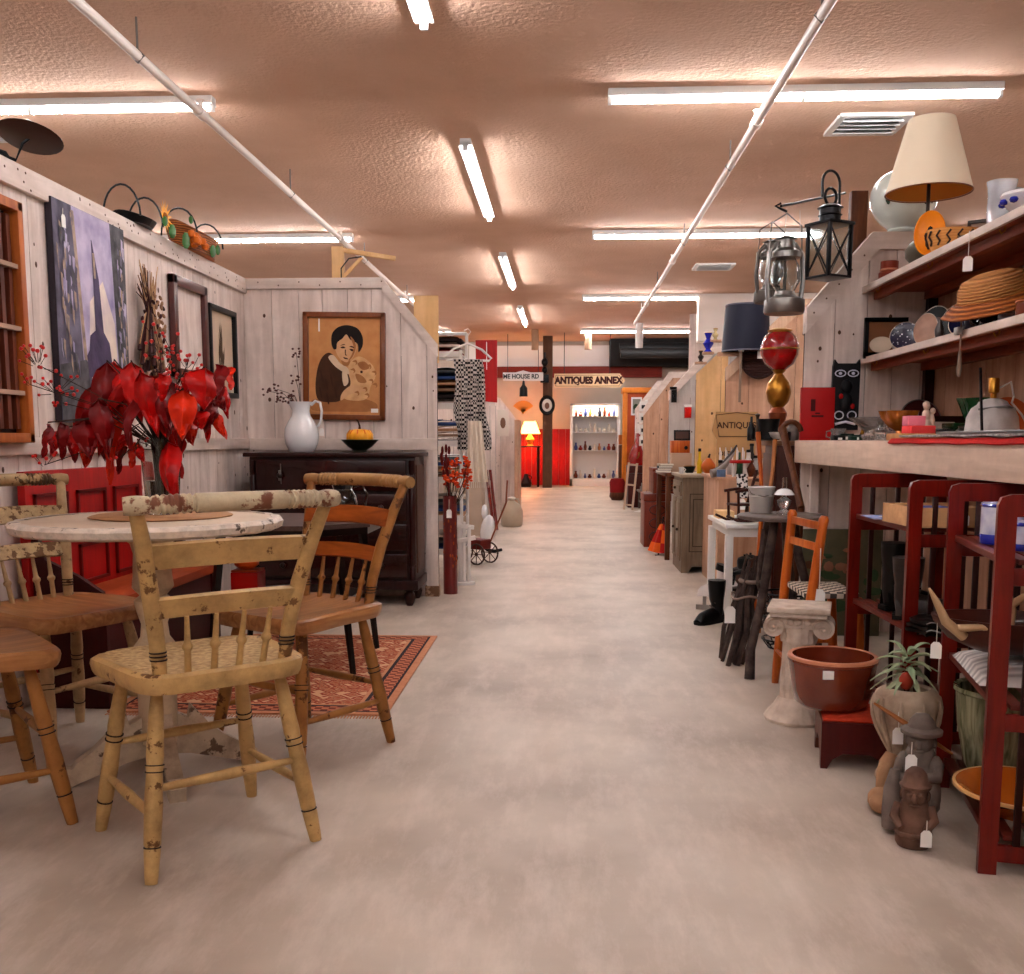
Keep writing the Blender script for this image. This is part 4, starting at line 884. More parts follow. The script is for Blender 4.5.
for nm, pts, rs, br in (('forked antler standing in the dough bowl, right of the two', [(.02, -.03, .03), (.03, -.02, .10), (.015, -.01, .17), (.045, 0, .235)], [.013, .012, .009, .003], [(.026, -.02, .11), (.06, -.02, .135), (.085, -.02, .155)]),
                        ('curved antler tip leaning out of the left end of the dough bowl', [(-.07, 0, .03), (-.12, -.01, .07), (-.145, -.01, .12), (-.16, 0, .15)], [.012, .012, .008, .003], [(-.10, 0, .05), (-.04, -.03, .06), (.02, -.035, .045)])):
    b = MB(); b.tube(pts, rs, 9); b.tube(br, [.011, .008, .003], 9); one('deer_antler', b, ant, nm, 'antler', loc=(1.05, 2.46, .492), rz=0, group='antlers in the dough bowl')
b = MB(); b.sheet(lambda u, v: ((u-.5)*.27, (v-.5)*.36, .012+.045*(math.sin(PI*u)*math.sin(PI*v))**.35+.002*math.sin(40*v)), 20, 24, 0); b.sheet(lambda u, v: ((u-.5)*.27, (v-.5)*.36, .012-.008*(math.sin(PI*u)*math.sin(PI*v))**.4), 12, 12, 0)
one('striped_cushion', b, mat('ticking_stripe', (232, 226, 222), .85, kind='stripe', c2=(70, 66, 74), scale=9, axis=1), 'white and charcoal striped cushion on the nearest rack under the dough bowl', 'cushion', loc=(1.165, 2.55, .403), rz=-.19)
o = thing('amber_dish', 'wide amber glazed dish on the bottom shelf of the nearest rack', 'dish', (1.13, 2.43, .092))
b = MB(); b.lathe([(0, 0), (.08, 0), (.085, .006), (.12, .03), (.148, .055), (.158, .058), (.156, .064), (.14, .06), (.11, .035), (.07, .012), (0, .01)], n=44); b.build('dish', mat('amber_glaze', (206, 118, 44), .2, c2=(160, 76, 24), scale=9, coat=.4), o)
b = MB(); b.lathe([(.154, .056), (.16, .0565), (.16, .0645), (.153, .0645)], n=44); b.build('rim', mat('amber_rim', (232, 184, 128), .3), o)
o = thing('green_glazed_planter', 'large streaky green glazed planter behind the nearest rack post', 'planter', (1.195, 2.73, .0955))
o.scale = (.77, .77, 1.1)
b = MB(); b.lathe([(0, 0), (.10, 0), (.115, .02), (.14, .12), (.15, .2), (.158, .205), (.156, .215), (.14, .21), (.125, .12), (.1, .03), (0, .03)], n=40); b.build('vessel', mat('streaky_green_glaze', (176, 172, 140), .25, kind='wood', c2=(72, 78, 46), scale=6, amt=1, coat=.5), o)
# ---- floor pieces along the rack
o = thing('footstool', 'small red footstool with scalloped ends and orange fabric top under the brown tub', 'footstool', (.915, 3.12, 0), math.radians(-9.5))
fr_ = mat('footstool_red', (96, 22, 18), .4, kind='wood', c2=(56, 10, 10), coat=.2); H_ = .145
for y in (-.115, .105):
    b = MB(); b.prism([(-.105, 0), (-.085, 0), (-.07, .03), (-.04, .05), (.04, .05), (.07, .03), (.085, 0), (.105, 0), (.105, H_), (-.105, H_)], .018, TR(0, y+.009, 0, rx=PI/2)); b.build('end_board', fr_, o)
for x in (-.105, .09):
    b = MB(); b.prism([(-.11, 0), (-.09, 0), (-.075, .04), (-.05, .045), (-.03, .07), (.03, .07), (.05, .045), (.075, .04), (.09, 0), (.11, 0), (.11, H_), (-.11, H_)], .016, Matrix(((0, 0, 1, x), (1, 0, 0, 0), (0, 1, 0, 0), (0, 0, 0, 1)))); b.build('side_board', mat('footstool_side', (128, 76, 56), .45, kind='wood', c2=(90, 44, 32)) if x < 0 else fr_, o)
b = MB(); b.sheet(lambda u, v: ((u-.5)*.2, (v-.5)*.22, H_+.004+.012*(math.sin(PI*u)*math.sin(PI*v))**.4+.002*math.sin(30*u)*math.sin(26*v)), 16, 16, .012); b.build('fabric_top', mat('orange_fabric', (206, 80, 48), .9, c2=(150, 40, 28), scale=40, bump=.5), o)
o = thing('brown_tub', 'wide brown glazed stoneware tub with a pale rim on the footstool', 'tub', (X_(841, 3.16)-.0, 3.16, H_+.018))
b = MB(); b.lathe([(0, 0), (.098, 0), (.112, .012), (.122, .05), (.132, .12), (.135, .142), (.138, .144), (.138, .158), (.133, .162), (.124, .16), (.122, .14), (.11, .05), (.1, .02), (0, .018)], n=48); b.build('vessel', mat('brown_stoneware', (138, 62, 36), .22, c2=(88, 34, 22), scale=5, amt=.9, coat=.5), o)
b = MB(); b.lathe([(.1375, .15), (.1395, .155), (.1375, .161), (.133, .1635), (.124, .1615), (.126, .159)], n=48); b.build('rim', mat('tub_rim', (206, 142, 112), .3), o)
b = MB(); b.box(-.062, -.133, .112, -.03, -.127, .138); b.build('paper_label', tagwhite, o)
# ionic pedestal
o = thing('ionic_pedestal', 'small cream plaster ionic column pedestal beside the brown tub', 'pedestal', (.842, 3.56, 0), math.radians(-16))
st = mat('antiqued_plaster', (224, 208, 194), .7, c2=(168, 146, 130), scale=16, amt=.8, bump=.3)
b = MB(); b.lathe([(0, 0), (.105, 0), (.11, .012), (.1, .03), (.078, .055), (.062, .085), (0, .085)], n=64, rad=lambda t, z: 1+.05*abs(math.cos(12*t))); b.build('base', st, o)
b = MB(); b.lathe([(0, .08), (.062, .08), (.058, .2), (.056, .29), (0, .29)], n=80, rad=lambda t, z: 1-.07*abs(math.sin(8*t))**.5); b.build('shaft', st, o)
b = MB(); b.lathe([(0, .285), (.06, .285), (.064, .30), (.06, .312), (.07, .345), (0, .345)], n=48, rad=lambda t, z: 1+.04*math.sin(16*t)); b.box(-.075, -.062, .34, .075, .062, .385, .006)
for sy in (-1, 1):
    for k in range(3): b.ell(((k-1)*.03, sy*.064, .365), (.014, .006, .012), 8)
b.build('capital', st, o)
for sx in (-1, 1):
    b = MB(); c = Vector((sx*.085, 0, .345)); b.cyl(c+Vector((0, -.06, 0)), c+Vector((0, .06, 0)), .036, n=24)
    for sy in (-1, 1):
        sp_ = [(sx*(.085)+math.cos(t)*(.036-.0045*t/1.0*.9)*sx*-1, sy*.063, .345+math.sin(t)*(.036-.0045*t*.9)) for t in [k*.35 for k in range(20)]]
        b.tube(sp_, .004, 6); b.ell((sx*.085, sy*.064, .345), (.008, .005, .008), 8)
    b.build('volute', st, o)
b = MB(); b.box(-.098, -.098, .385, .098, .098, .405, .006); b.box(-.106, -.106, .402, .106, .106, .42, .004); b.build('abacus', st, o)
# urn with succulent and paddle
o = thing('stone_urn', 'pale stone urn carved with leaves, holding a plant, beside the footstool', 'urn', (1.005, 2.90, 0), .3)
us = mat('weathered_urn_stone', (198, 178, 158), .8, c2=(136, 112, 94), scale=15, amt=.9, bump=.5)
b = MB(); b.lathe([(0, 0), (.074, 0), (.082, .012), (.078, .03), (.062, .045), (.05, .07), (.046, .085), (0, .085)], n=48, rad=lambda t, z: 1+.03*math.cos(10*t)); b.build('foot', us, o)
b = MB(); b.lathe([(0, .08), (.046, .08), (.05, .095), (.062, .13), (.078, .17), (.09, .21), (.094, .24), (.088, .268), (.072, .283), (.06, .287), (.055, .28), (.06, .24), (0, .23)], n=72, rad=lambda t, z: 1+(.05*abs(math.cos(7*t))**2*(1 if .09 < z < .27 else 0)))
b.build('bowl', us, o)
for k in range(10):
    a = k*2*PI/10+.15; b = MB(); b.tube([(math.cos(a)*r_, math.sin(a)*r_, z) for r_, z in ((.052, .10), (.066, .13), (.082, .165), (.094, .20), (.099, .235), (.094, .262))], [.003, .006, .008, .008, .007, .003], 6); b.build('carved_leaf', us, o)
tag_label(o, (-.075, -.065, .235), 1.15, -.3, .04)
o = thing('potted_succulent', 'grey-green rosette plant with red bud growing out of the stone urn', 'plant', (1.0, 2.90, .24))
o.scale = (1.35, 1.35, 1.35)
sg = mat('grey_green_leaf', (160, 172, 140), .5, c2=(196, 196, 172), scale=14)
b = MB(); b.cyl((0, 0, -.005), (0, .0, .05), .006); b.cyl((.02, 0, -.005), (.01, -.01, .07), .003); b.build('stem', mat('plant_stem', (96, 60, 44), .7), o)
b = MB(); rnd = random.Random(12)
for k in range(26):
    a = k*2.4; el = .95-.05*k; L = .055+.02*rnd.random(); dz_ = .11-.0022*k
    def fn(u, v): 
        w = .0085*math.sin(PI*min(1, u*.9+.1))**.8*(1-u**3); r_ = .006+L*u*math.cos(el-u*1.4*0+0)*1.0; z = dz_+L*math.sin(el)*u-.035*u*u
        return Vector((r_, (2*v-1)*w, z+abs(2*v-1)*.003))
    b.at(TR(rz=a)); b.sheet(fn, 7, 3, .0012)
b.build('leaves', sg, o)
b = MB(); b.ell((-.012, -.03, .055), (.016, .012, .02), 10); b.build('bud', mat('red_bud', (176, 70, 48), .5), o)
b = MB(); p0, p1 = P(874, 703, 2.78), P(934, 742, 2.70); b.tube([p0, p0.lerp(p1, .1), p0.lerp(p1, .5), p0.lerp(p1, .8), p1, p1+(p1-p0)*.3], [.005, .008, .012, .012, .009, .006], 12, flat=.6)
one('wooden_paddle', b, mat('paddle_wood', (178, 118, 66), .4, kind='wood', c2=(134, 78, 38), axis=0), 'smooth wooden paddle handle lying across between the urn and the grey statue', 'paddle')
# statues
def lump(b, parts, n=14):
    for c, r in parts: b.ell(c, r, n)
o = thing('grey_stone_statue', 'grey stone figure with a domed hat and folded arms, larger of the two statues', 'statue', (X_(936, 2.62), 2.62, 0), -.5)
b = MB(); lump(b, [((0, 0, .045), (.056, .05, .05)), ((0, .0, .11), (.05, .042, .07)), ((0, 0, .165), (.04, .036, .045)), ((-.035, -.02, .075), (.024, .03, .06)), ((.035, -.02, .075), (.024, .03, .06)), ((-.04, -.01, .14), (.02, .024, .04)), ((.04, -.01, .14), (.02, .024, .04)), ((.0, -.05, .03), (.045, .03, .025))]); b.build('body', greysto, o)
b = MB(); lump(b, [((0, -.008, .215), (.034, .034, .038)), ((0, -.042, .21), (.008, .010, .013)), ((-.032, -.0, .21), (.008, .01, .015)), ((.032, 0, .21), (.008, .01, .015)), ((0, -.036, .193), (.014, .006, .004)), ((-.013, -.038, .222), (.007, .004, .004)), ((.013, -.038, .222), (.007, .004, .004))]); b.build('head', greysto, o)
b = MB(); b.lathe([(0, .235), (.052, .232), (.053, .242), (.036, .25), (.03, .268), (.018, .282), (0, .286)], n=24); b.build('hat', greysto, o)
b = MB(); b.tube([(-.045, -.01, .155), (-.05, -.04, .12), (-.01, -.062, .115)], [.016, .015, .012], 10); b.tube([(.045, -.01, .155), (.05, -.042, .13), (.005, -.064, .13)], [.016, .015, .012], 10); b.build('arms', greysto, o)
tag_label(o, (-.01, -.075, .225), 1.1, .3, .03)
o = thing('brown_stone_statue', 'small brown carved stone gnome with a round cap, in front of the grey statue', 'statue', (X_(934, 2.42), 2.43, 0), -.35)
bs_ = mat('brown_carved_stone', (136, 104, 88), .7, c2=(80, 58, 50), scale=18, amt=.9, bump=.5)
b = MB(); b.lathe([(0, 0), (.036, 0), (.042, .01), (.043, .05), (.038, .09), (.03, .12), (0, .125)], n=24, sy=.85); b.tube([(.04, 0, .035), (.03, -.03, .037), (0, -.04, .038), (-.03, -.03, .037), (-.04, 0, .035)], .006, 8); b.ell((0, -.038, .036), (.01, .006, .009), 8); b.build('body', bs_, o)
b = MB(); lump(b, [((0, -.004, .132), (.031, .03, .034)), ((0, -.034, .13), (.007, .009, .014)), ((-.012, -.031, .139), (.007, .004, .005)), ((.012, -.031, .139), (.007, .004, .005)), ((0, -.031, .113), (.013, .005, .004)), ((-.03, 0, .13), (.006, .008, .014)), ((.03, 0, .13), (.006, .008, .014))]); b.build('head', bs_, o)
b = MB(); b.lathe([(0, .15), (.036, .15), (.038, .158), (.03, .165), (.025, .188), (.013, .2), (0, .202)], n=22); b.build('cap', bs_, o)
b = MB(); b.tube([(-.036, 0, .105), (-.046, -.015, .075), (-.028, -.038, .055)], [.012, .012, .009], 9); b.tube([(.036, 0, .105), (.046, -.015, .075), (.028, -.038, .055)], [.012, .012, .009], 9); b.build('arms', bs_, o)
tag_label(o, (.03, -.045, .085), 1.0, .2, .025)
b = MB(); b.tube([(0, 0, .012), (.0, .0, .05), (.004, .01, .11), (.012, .02, .16)], [.022, .024, .022, .012], 12)
one('standing_stone', b, greysto, 'slender dark grey stone leaning between the sandstone shoe and the brown gnome', 'stone', loc=(X_(911, 2.5), 2.52, 0), rz=0)
o = thing('sandstone_shoe', 'rough sandstone shoe-shaped carving in front of the urn', 'carving', (X_(898, 2.7), 2.68, 0), .5)
ss = mat('sandstone', (190, 152, 120), .9, c2=(140, 100, 76), scale=22, bump=.7)
b = MB(); lump(b, [((0, 0, .03), (.05, .04, .035)), ((-.03, -.02, .028), (.035, .032, .028))]); b.build('base', ss, o)
b = MB(); b.tube([(.0, .01, .05), (.012, .01, .09), (.02, .01, .125), (.03, .01, .15)], [.02, .03, .029, .018], 12, flat=.7); b.build('upright_sole', ss, o)
b = MB(); b.box(-.0, -.045, .045, .03, -.041, .058); b.build('paper_label', tagwhite, o)
b = MB(); b.box(-.02, -.02, 0, .08, .05, .13, .004); one('pale_block', b, yellowpine, 'pale wooden block at the right picture edge under the counter', 'block', loc=(1.045, 2.05, 0))

# ---- on the counter -----------------------------------------------------------------
def CL(px, Y, z=CZ): return (X_(px, Y), Y, z)
b = MB(); b.box(-.085, -.012, 0, .085, .012, .27, .003); b.mi = 1
b.box(-.035, -.0125, .15, -.012, -.0119, .21); b.box(-.03, -.0125, .12, .03, -.0119, .13); b.box(-.012, -.0125, .135, .012, -.0119, .143)
one('red_board', b, [mat('bright_red_paint', (178, 22, 20), .5, amt=.3), mat('dark_worn_patch', (90, 14, 12), .6)], 'bright red painted board leaning on the divider at the left end of the counter', 'board', loc=(X_(820, 5.2)-.015, 5.215, CZ), rz=0, rot=(-.03, 0, 0))
o = thing('wood_carving', 'tall black carved panel with white and red painted eyes hung on the divider', 'carving', (X_(843, 5.24), 5.243, 1.22))
b = MB(); b.prism([(-.068, -.17), (.066, -.17), (.068, .15), (.064, .185), (.05, .165), (-.045, .165), (-.06, .185), (-.068, .15)], .025, TR(0, .0, 0, rx=PI/2) @ TR()); b.ell((0, -.03, -.03), (.035, .018, .05), 12); b.ell((0, -.028, .05), (.03, .014, .035), 12); b.build('panel', mat('black_carving', (26, 24, 30), .5), o)
for x in (-.032, .032):
    b = MB(); b.tube([(x+math.cos(t)*.026, -.029, .115+math.sin(t)*.016) for t in [k*PI/7 for k in range(14)]], .003, 5, closed=True); b.ell((x, -.028, .115), (.009, .004, .008), 8)
    b.build('painted_eye', mat('carving_white', (220, 220, 232), .5), o); b = MB(); b.tube([(x+math.cos(t)*.022, -.029, -.095+math.sin(t)*.02) for t in [k*PI/7 for k in range(14)]], .003, 5, closed=True); b.build('painted_eye', mat('carving_white', (220, 220, 232), .5), o)
b = MB(); b.tube([(-.05, -.03, -.14), (0, -.036, -.128), (.05, -.03, -.14)], .007, 6); b.build('white_mouth', mat('carving_white', (220, 220, 232), .5), o)
for c_ in ((-.03, -.047, .0), (.03, -.044, -.05)): b = MB(); b.ell(c_, (.011, .004, .014), 8); b.build('red_mark', mat('carving_red', (190, 20, 20), .5), o)
# glass bowls & small things
def lathed(name, label, cat, prof, m, loc, n=28, rz=0, group=None, rad=None, extra=None, body='body'):
    o = thing(name, label, cat, loc, rz, group); b = MB(); b.lathe(prof, n=n, rad=rad); b.build(body, m, o)
    if extra: extra(o)
    return o
cg = mat('cut_glass', (232, 232, 232), .06, trans=.85, c2=(180, 180, 180), scale=40, bump=.4)
lathed('glass_bowl', 'wide clear ruffled glass bowl on the counter behind the amber one', 'bowl', [(0, 0), (.03, 0), (.025, .03), (.06, .07), (.11, .11), (.107, .112), (.05, .07), (0, .04)], cg, CL(872, 4.9), rad=lambda t, z: 1+.06*math.cos(9*t)*max(0, z-.04)*14, n=54)
lathed('amber_glass_bowl', 'ruffled amber carnival glass bowl in the middle of the counter clutter', 'bowl', [(0, 0), (.035, 0), (.03, .015), (.05, .035), (.075, .07), (.082, .1), (.078, .1), (.045, .04), (0, .025)], mat('carnival_glass', (206, 130, 50), .1, metal=.5, c2=(120, 54, 24), scale=22, coat=.6, bump=.4), (X_(898, 4.45), 4.45, CZ+.03), rad=lambda t, z: 1+.12*math.cos(8*t)*max(0, z-.03)*12, n=64)
b = MB(); b.box(-.09, -.07, 0, .09, .07, .03, .004); one('cutting_board', b, mat('cork_board', (196, 150, 104), .7, c2=(160, 112, 70), scale=30), 'thick light wooden block board at the front of the counter', 'board', loc=CL(916, 4.0), rz=.1)
b = MB(); b.box(-.07, -.07, 0, .07, .07, .032, .004); one('brown_book', b, mat('brown_book_cover', (90, 50, 34), .6), 'brown book under the amber carnival bowl', 'book', loc=CL(898, 4.45, CZ-.001))
for k, (px, Y, r, h) in enumerate(((873, 4.5, .036, .05), (884, 4.35, .045, .06), (868, 4.4, .03, .035))):
    lathed('cut_glass_dish', ('round cut glass dish at the left of the cut glass cluster', 'larger faceted glass dish with a lid in the cut glass cluster', 'smallest faceted glass dish at the front of the cut glass cluster')[k], 'dish', [(0, 0), (r*.6, 0), (r*.8, .01), (r, h*.6), (r*.9, h*.75), (r*.5, h*.95), (r*.15, h), (r*.12, h*1.15), (0, h*1.2)], cg, CL(px, Y), rad=lambda t, z: 1+.05*math.cos(12*t), n=48, group='cut glass dishes')
lathed('glass_mug', 'small glass mug with amber base beside the red board', 'mug', [(0, 0), (.03, 0), (.034, .004), (.036, .06), (.033, .06), (.031, .01), (0, .01)], cg, CL(838, 4.95), extra=lambda o: (MB().tube([(-.034, 0, .05), (-.056, 0, .045), (-.056, 0, .02), (-.034, 0, .014)], .004, 7).build('handle', cg, o), MB().lathe([(0, .0), (.0365, .001), (.0365, .018), (0, .018)]).build('amber_base', mat('amber_stuff', (190, 110, 40), .3), o)))
for k, (px, Y, w, h, c) in enumerate(((846, 4.8, .03, .035, (20, 44, 38)), (857, 4.65, .034, .028, (28, 66, 54)), (838, 4.7, .028, .026, (30, 30, 30)), (867, 4.6, .028, .03, (24, 56, 46)))):
    o = thing('small_green_box', ('dark green small box with white label, second from the left', 'teal green small box, third from the left', 'black small box, leftmost at the counter front', 'green small box, rightmost before the glass dishes')[k], 'box', CL(px, Y), .1*k, 'small boxes at the counter front')
    b = MB(); b.box(-w, -w*.7, 0, w, w*.7, h*.75, .002); b.build('box', mat('small_box_%d' % k, c, .4), o); b = MB(); b.box(-w-.001, -w*.7-.001, h*.76, w+.001, w*.7+.001, h, .002); b.build('lid', mat('small_box_%d' % k, c), o)
    b = MB(); b.box(-.01, -w*.7-.0015, h*.2, .01, -w*.7-.0005, h*.6); b.build('paper_label', tagwhite, o)
lathed('glass_jar', 'little square glass jar with tin lid in front of the cut glass', 'jar', [(0, 0), (.016, 0), (.02, .004), (.02, .026), (.015, .03), (0, .03)], cg, CL(890, 4.1), extra=lambda o: MB().lathe([(0, .03), (.017, .03), (.017, .038), (0, .04)]).build('lid', galv, o))
lathed('glass_jar', 'clear glass jar left of the cork block holding screws', 'jar', [(0, 0), (.018, 0), (.022, .004), (.022, .03), (.016, .036), (0, .036)], cg, CL(880, 4.15), extra=lambda o: MB().lathe([(0, .036), (.018, .036), (.018, .044), (0, .046)]).build('lid', galv, o))
b = MB(); b.box(-.05, -.04, 0, .05, .04, .03, .003); one('red_pink_box', b, mat('coral_card', (240, 84, 84), .6), 'coral red card box lying on the cork block', 'box', loc=CL(918, 4.05, CZ+.031), rz=.15)
b = MB(); b.box(-.035, -.03, 0, .035, .03, .038, .003); one('pink_box', b, mat('pink_card', (246, 150, 168), .6), 'pink card box stacked on the coral red box', 'box', loc=CL(913, 4.07, CZ+.0615), rz=.05)
o = thing('bisque_figurine', 'small bisque figurine of a seated pair behind the pink box', 'figurine', (X_(925, 4.3), 4.3, CZ))
b = MB(); lump(b, [((0, 0, .05), (.028, .024, .05)), ((0, 0, .105), (.018, .016, .03)), ((.022, 0, .06), (.016, .016, .06))], 12); b.build('body', mat('bisque', (232, 206, 190), .5), o)
b = MB(); lump(b, [((0, -.003, .145), (.014, .014, .017)), ((0, -.016, .145), (.003, .004, .004)), ((0, .004, .152), (.015, .014, .014)), ((.026, 0, .125), (.012, .012, .014))], 12); b.build('heads', mat('bisque', (232, 206, 190)), o)
o = thing('round_tray', 'round dark red tray with silver rim leaning on the back wall', 'tray', (X_(921, 4.9)+.02, 4.95, CZ+.002), 0, rot=(-.28, 0, .1))
b = MB().at(TR(0, 0, .1, rx=PI/2)); b.lathe([(0, 0), (.085, 0), (.1, .008), (.1, .012), (.085, .005), (0, .005)], n=36); b.build('plate', mat('dark_red_lacquer', (88, 34, 38), .3, c2=(50, 20, 26), scale=16), o)
b = MB().at(TR(0, 0, .1, rx=PI/2)); b.lathe([(.098, .004), (.104, .006), (.104, .012), (.098, .013)], n=36); b.build('rim', galv, o)
for k, (px, Y, w, d, h, c, lab) in enumerate(((944, 4.3, .06, .05, .05, (22, 20, 24), 'black oblong box in the middle of the counter'), (960, 4.3, .055, .05, .075, (18, 66, 34), 'dark green glossy box behind the black one'), (938, 4.6, .05, .04, .085, (214, 206, 200), 'white paper box at the back of the counter'))):
    o = thing('counter_box', lab, 'box', CL(px, Y), .2*k-.1, None); b = MB(); b.box(-w, -d, 0, w, d, h*.7, .003); b.build('box', mat('cbox%d' % k, c, .25), o); b = MB(); b.box(-w-.002, -d-.002, h*.71, w+.002, d+.002, h, .003); b.build('lid', mat('cbox%d' % k, c), o)
lathed('green_glass_vase', 'dark green fluted glass vase leaning at the back of the counter', 'vase', [(0, 0), (.03, 0), (.02, .03), (.05, .1), (.085, .19), (.08, .19), (.045, .1), (0, .05)], mat('green_glass', (12, 92, 44), .1, coat=.6, c2=(6, 50, 26)), CL(975, 4.6), rad=lambda t, z: 1+.05*math.cos(10*t), n=50)
b = MB(); b.sheet(lambda u, v: ((u-.5)*.5, .02*math.sin(u*3), v*.115), 20, 2, .008); one('dark_basin_board', b, darkred, 'dark oxblood board standing along the back of the counter', 'board', loc=(X_(965, 4.72)+.05, 4.75, CZ))
lathed('orange_plate', 'orange pottery plate leaning behind the plaster lamp base', 'plate', [(0, 0), (.05, 0), (.09, .012), (.09, .016), (.05, .005), (0, .005)], mat('orange_pottery', (206, 110, 56), .4), (X_(1012, 4.0)+.04, 4.15, CZ+.0))
bpy.data.objects[-1] if False else None
C.objects[-2].rotation_euler = (PI/2-.2, 0, 0); C.objects[-2].location.z += .085
o = thing('lamp_base', 'whitewashed bulbous plaster lamp base with brass socket on the counter', 'lamp', CL(991, 3.95), .2)
b = MB(); b.lathe([(0, 0), (.092, 0), (.098, .012), (.096, .04), (.09, .09), (.075, .125), (.055, .14), (.05, .15), (.03, .16), (0, .165)], n=48, rad=lambda t, z: 1+.02*math.sin(5*t)+.015*math.sin(11*t+z*40)); b.build('body', mat('rough_white_plaster', (214, 208, 204), .8, c2=(158, 150, 148), scale=12, amt=.8, bump=.6), o)
b = MB(); b.lathe([(0, .16), (.012, .16), (.012, .18), (.02, .185), (.02, .235), (.017, .24), (0, .24)], n=20); b.build('socket', brass, o)
b = MB(); b.tube([(.02, 0, .2), (.07, 0, .225), (.085, 0, .17), (.05, -.04, .145), (.08, -.06, .1), (.12, -.07, .03), (.14, -.06, .01)], .004, 8); b.build('cord', mat('white_cord', (230, 222, 214), .5), o)
b = MB(); b.tube([(-.08, -.03, .12), (0, -.09, .13), (.08, -.03, .12)], .0045, 7); b.build('wire_band', mat('grey_wire', (140, 136, 134), .5), o)
b = MB(); b.beam((X_(984, 3.78), 3.8, CZ+.02), (X_(982, 3.78), 3.83, CZ+.27), .008, .008); one('black_rod', b, blackm, 'thin black rod standing in front of the plaster lamp base', 'rod')
o = thing('table_runner', 'grey and red woven runner folded over the counter edge', 'runner', (0, 0, 0))
for k, (m_, z, x0, nm, e) in enumerate(((mat('red_woven', (196, 40, 30), .9, c2=(150, 20, 20), scale=40), .0015, -.045, 'red_layer', .03), (mat('grey_woven', (190, 180, 176), .9, c2=(100, 92, 92), scale=60, amt=.9), .012, -.03, 'grey_layer', .0))):
    b = MB(); ya, yb = 2.6, 3.75-.1*k
    def fn(u, v, z=z, x0=x0, e=e):
        y = ya+(yb-ya)*u; x = CX+x0+.3*v; 
        drop = max(0, (CX-.035-x))*1.4
        return Vector((max(x, CX-.034-.004*z*100*.2), y+.01*math.sin(9*v), CZ+.004+z-drop*(1 if e else .25)+.0015*math.sin(25*u)))
    b.sheet(fn, 24, 12, .006); b.build(nm, m_, o)
b = MB(); b.box(-.11, -.5, 0, .14, .38, .012, .003)
one('dark_tray', b, mat('dark_lacquer_tray', (50, 24, 26), .3, coat=.3, c2=(20, 12, 14), scale=10), 'long dark lacquered tray lying on the grey runner', 'tray', loc=(1.42, 3.25, CZ+.0225))

# ---- lower wall shelf z 1.41 -----------------------------------------------------------
SZ = 1.4135
o = thing('black_picture', 'plain black picture frame standing at the left end of the lower wall shelf', 'picture frame', (X_(885, 5.1)-.0, 5.16, SZ))
b = MB(); 
for s in (-1, 1): b.box(s*.105, -.01, 0, s*.085, .01, .19); b.box(-.105, -.01, .085+s*.095+.01*(s < 0)*0, .105, .01, .085+s*.075+.01)
b.box(-.105, -.01, 0, .105, .01, .02); b.box(-.105, -.01, .17, .105, .01, .19)
b.build('frame', blackp, o); b = MB(); b.box(-.086, .002, .02, .086, .008, .17); b.build('backing_card', mat('brown_card', (150, 106, 74), .7), o)
def shelfplate(name, label, px, Y, r, m, lean=-.35, rz=0, oval=1.0, z=SZ):
    o = thing(name, label, 'plate', (X_(px, Y), Y, z+.001), rot=(lean, 0, -rz)); b = MB().at(TR(0, 0, r, rx=PI/2)); b.lathe([(0, 0), (r*.6, 0), (r, .012), (r, .016), (r*.6, .005), (0, .005)], n=36, sx=oval); b.build('plate', m, o)
    b = MB().at(TR(0, 0, r, rx=PI/2)); b.lathe([(r*.97, .010), (r*1.01, .012), (r*1.01, .0165), (r*.97, .0175)], n=36, sx=oval); b.build('rim', mat('plate_rim', (214, 196, 180), .3), o); return o
fl = mat('blue_floral', (34, 34, 70), .3, kind='speck', c2=(226, 226, 236), scale=60, amt=.45, coat=.4)
shelfplate('small_tin_plate', 'small cream leaf-shaped dish leaning in front of the black frame', 877, 5.0, .04, mat('cream_dish', (214, 196, 176), .4), -.3, .3, 1.3)
shelfplate('blue_floral_plate', 'navy plate with white flower pattern on the lower wall shelf', 900, 4.85, .068, fl, -.3, .5)
shelfplate('oval_framed_plate', 'oval dark framed plate with pale centre on the lower wall shelf', 920, 4.65, .075, mat('pale_centre', (206, 170, 150), .4, c2=(90, 50, 44), scale=14), -.25, .7, .7)
shelfplate('black_tray', 'black oval tray leaning behind the pale oval plate', 926, 4.75, .10, blackp, -.3, .9, .8)
shelfplate('black_tray', 'slim black tray edge beside the wicker hat', 945, 4.5, .085, leather, -.3, 1.0, .75)
shelfplate('navy_plate', 'navy blue plate behind the hanging tool', 958, 4.3, .06, mat('navy_glaze', (40, 44, 84), .2, coat=.5), -.3, .4)
def teapot(name, label, loc, rz, m, s=1, cat='teapot'):
    o = thing(name, label, cat, loc, rz); b = MB(); b.lathe([(0, 0), (.05*s, 0), (.075*s, .03*s), (.08*s, .06*s), (.06*s, .1*s), (.035*s, .115*s), (0, .115*s)], n=28); b.build('body', m, o)
    b = MB(); b.lathe([(0, .112*s), (.04*s, .112*s), (.03*s, .13*s), (.008*s, .135*s), (.014*s, .148*s), (0, .155*s)], n=20); b.build('lid', m, o)
    b = MB(); b.tube([(-.07*s, 0, .04*s), (-.1*s, 0, .06*s), (-.115*s, 0, .1*s)], [.016*s, .011*s, .008*s], 9); b.build('spout', m, o)
    b = MB(); b.tube([(.06*s, 0, .1*s), (.11*s, 0, .1*s), (.115*s, 0, .05*s), (.075*s, 0, .03*s)], .007*s, 8); b.build('handle', m, o); return o
teapot('black_teapot', 'black glossy teapot under the wicker hat on the lower wall shelf', (X_(985, 4.1), 4.1, SZ), 0, mat('glossy_black_glaze', (14, 12, 14)), .75)
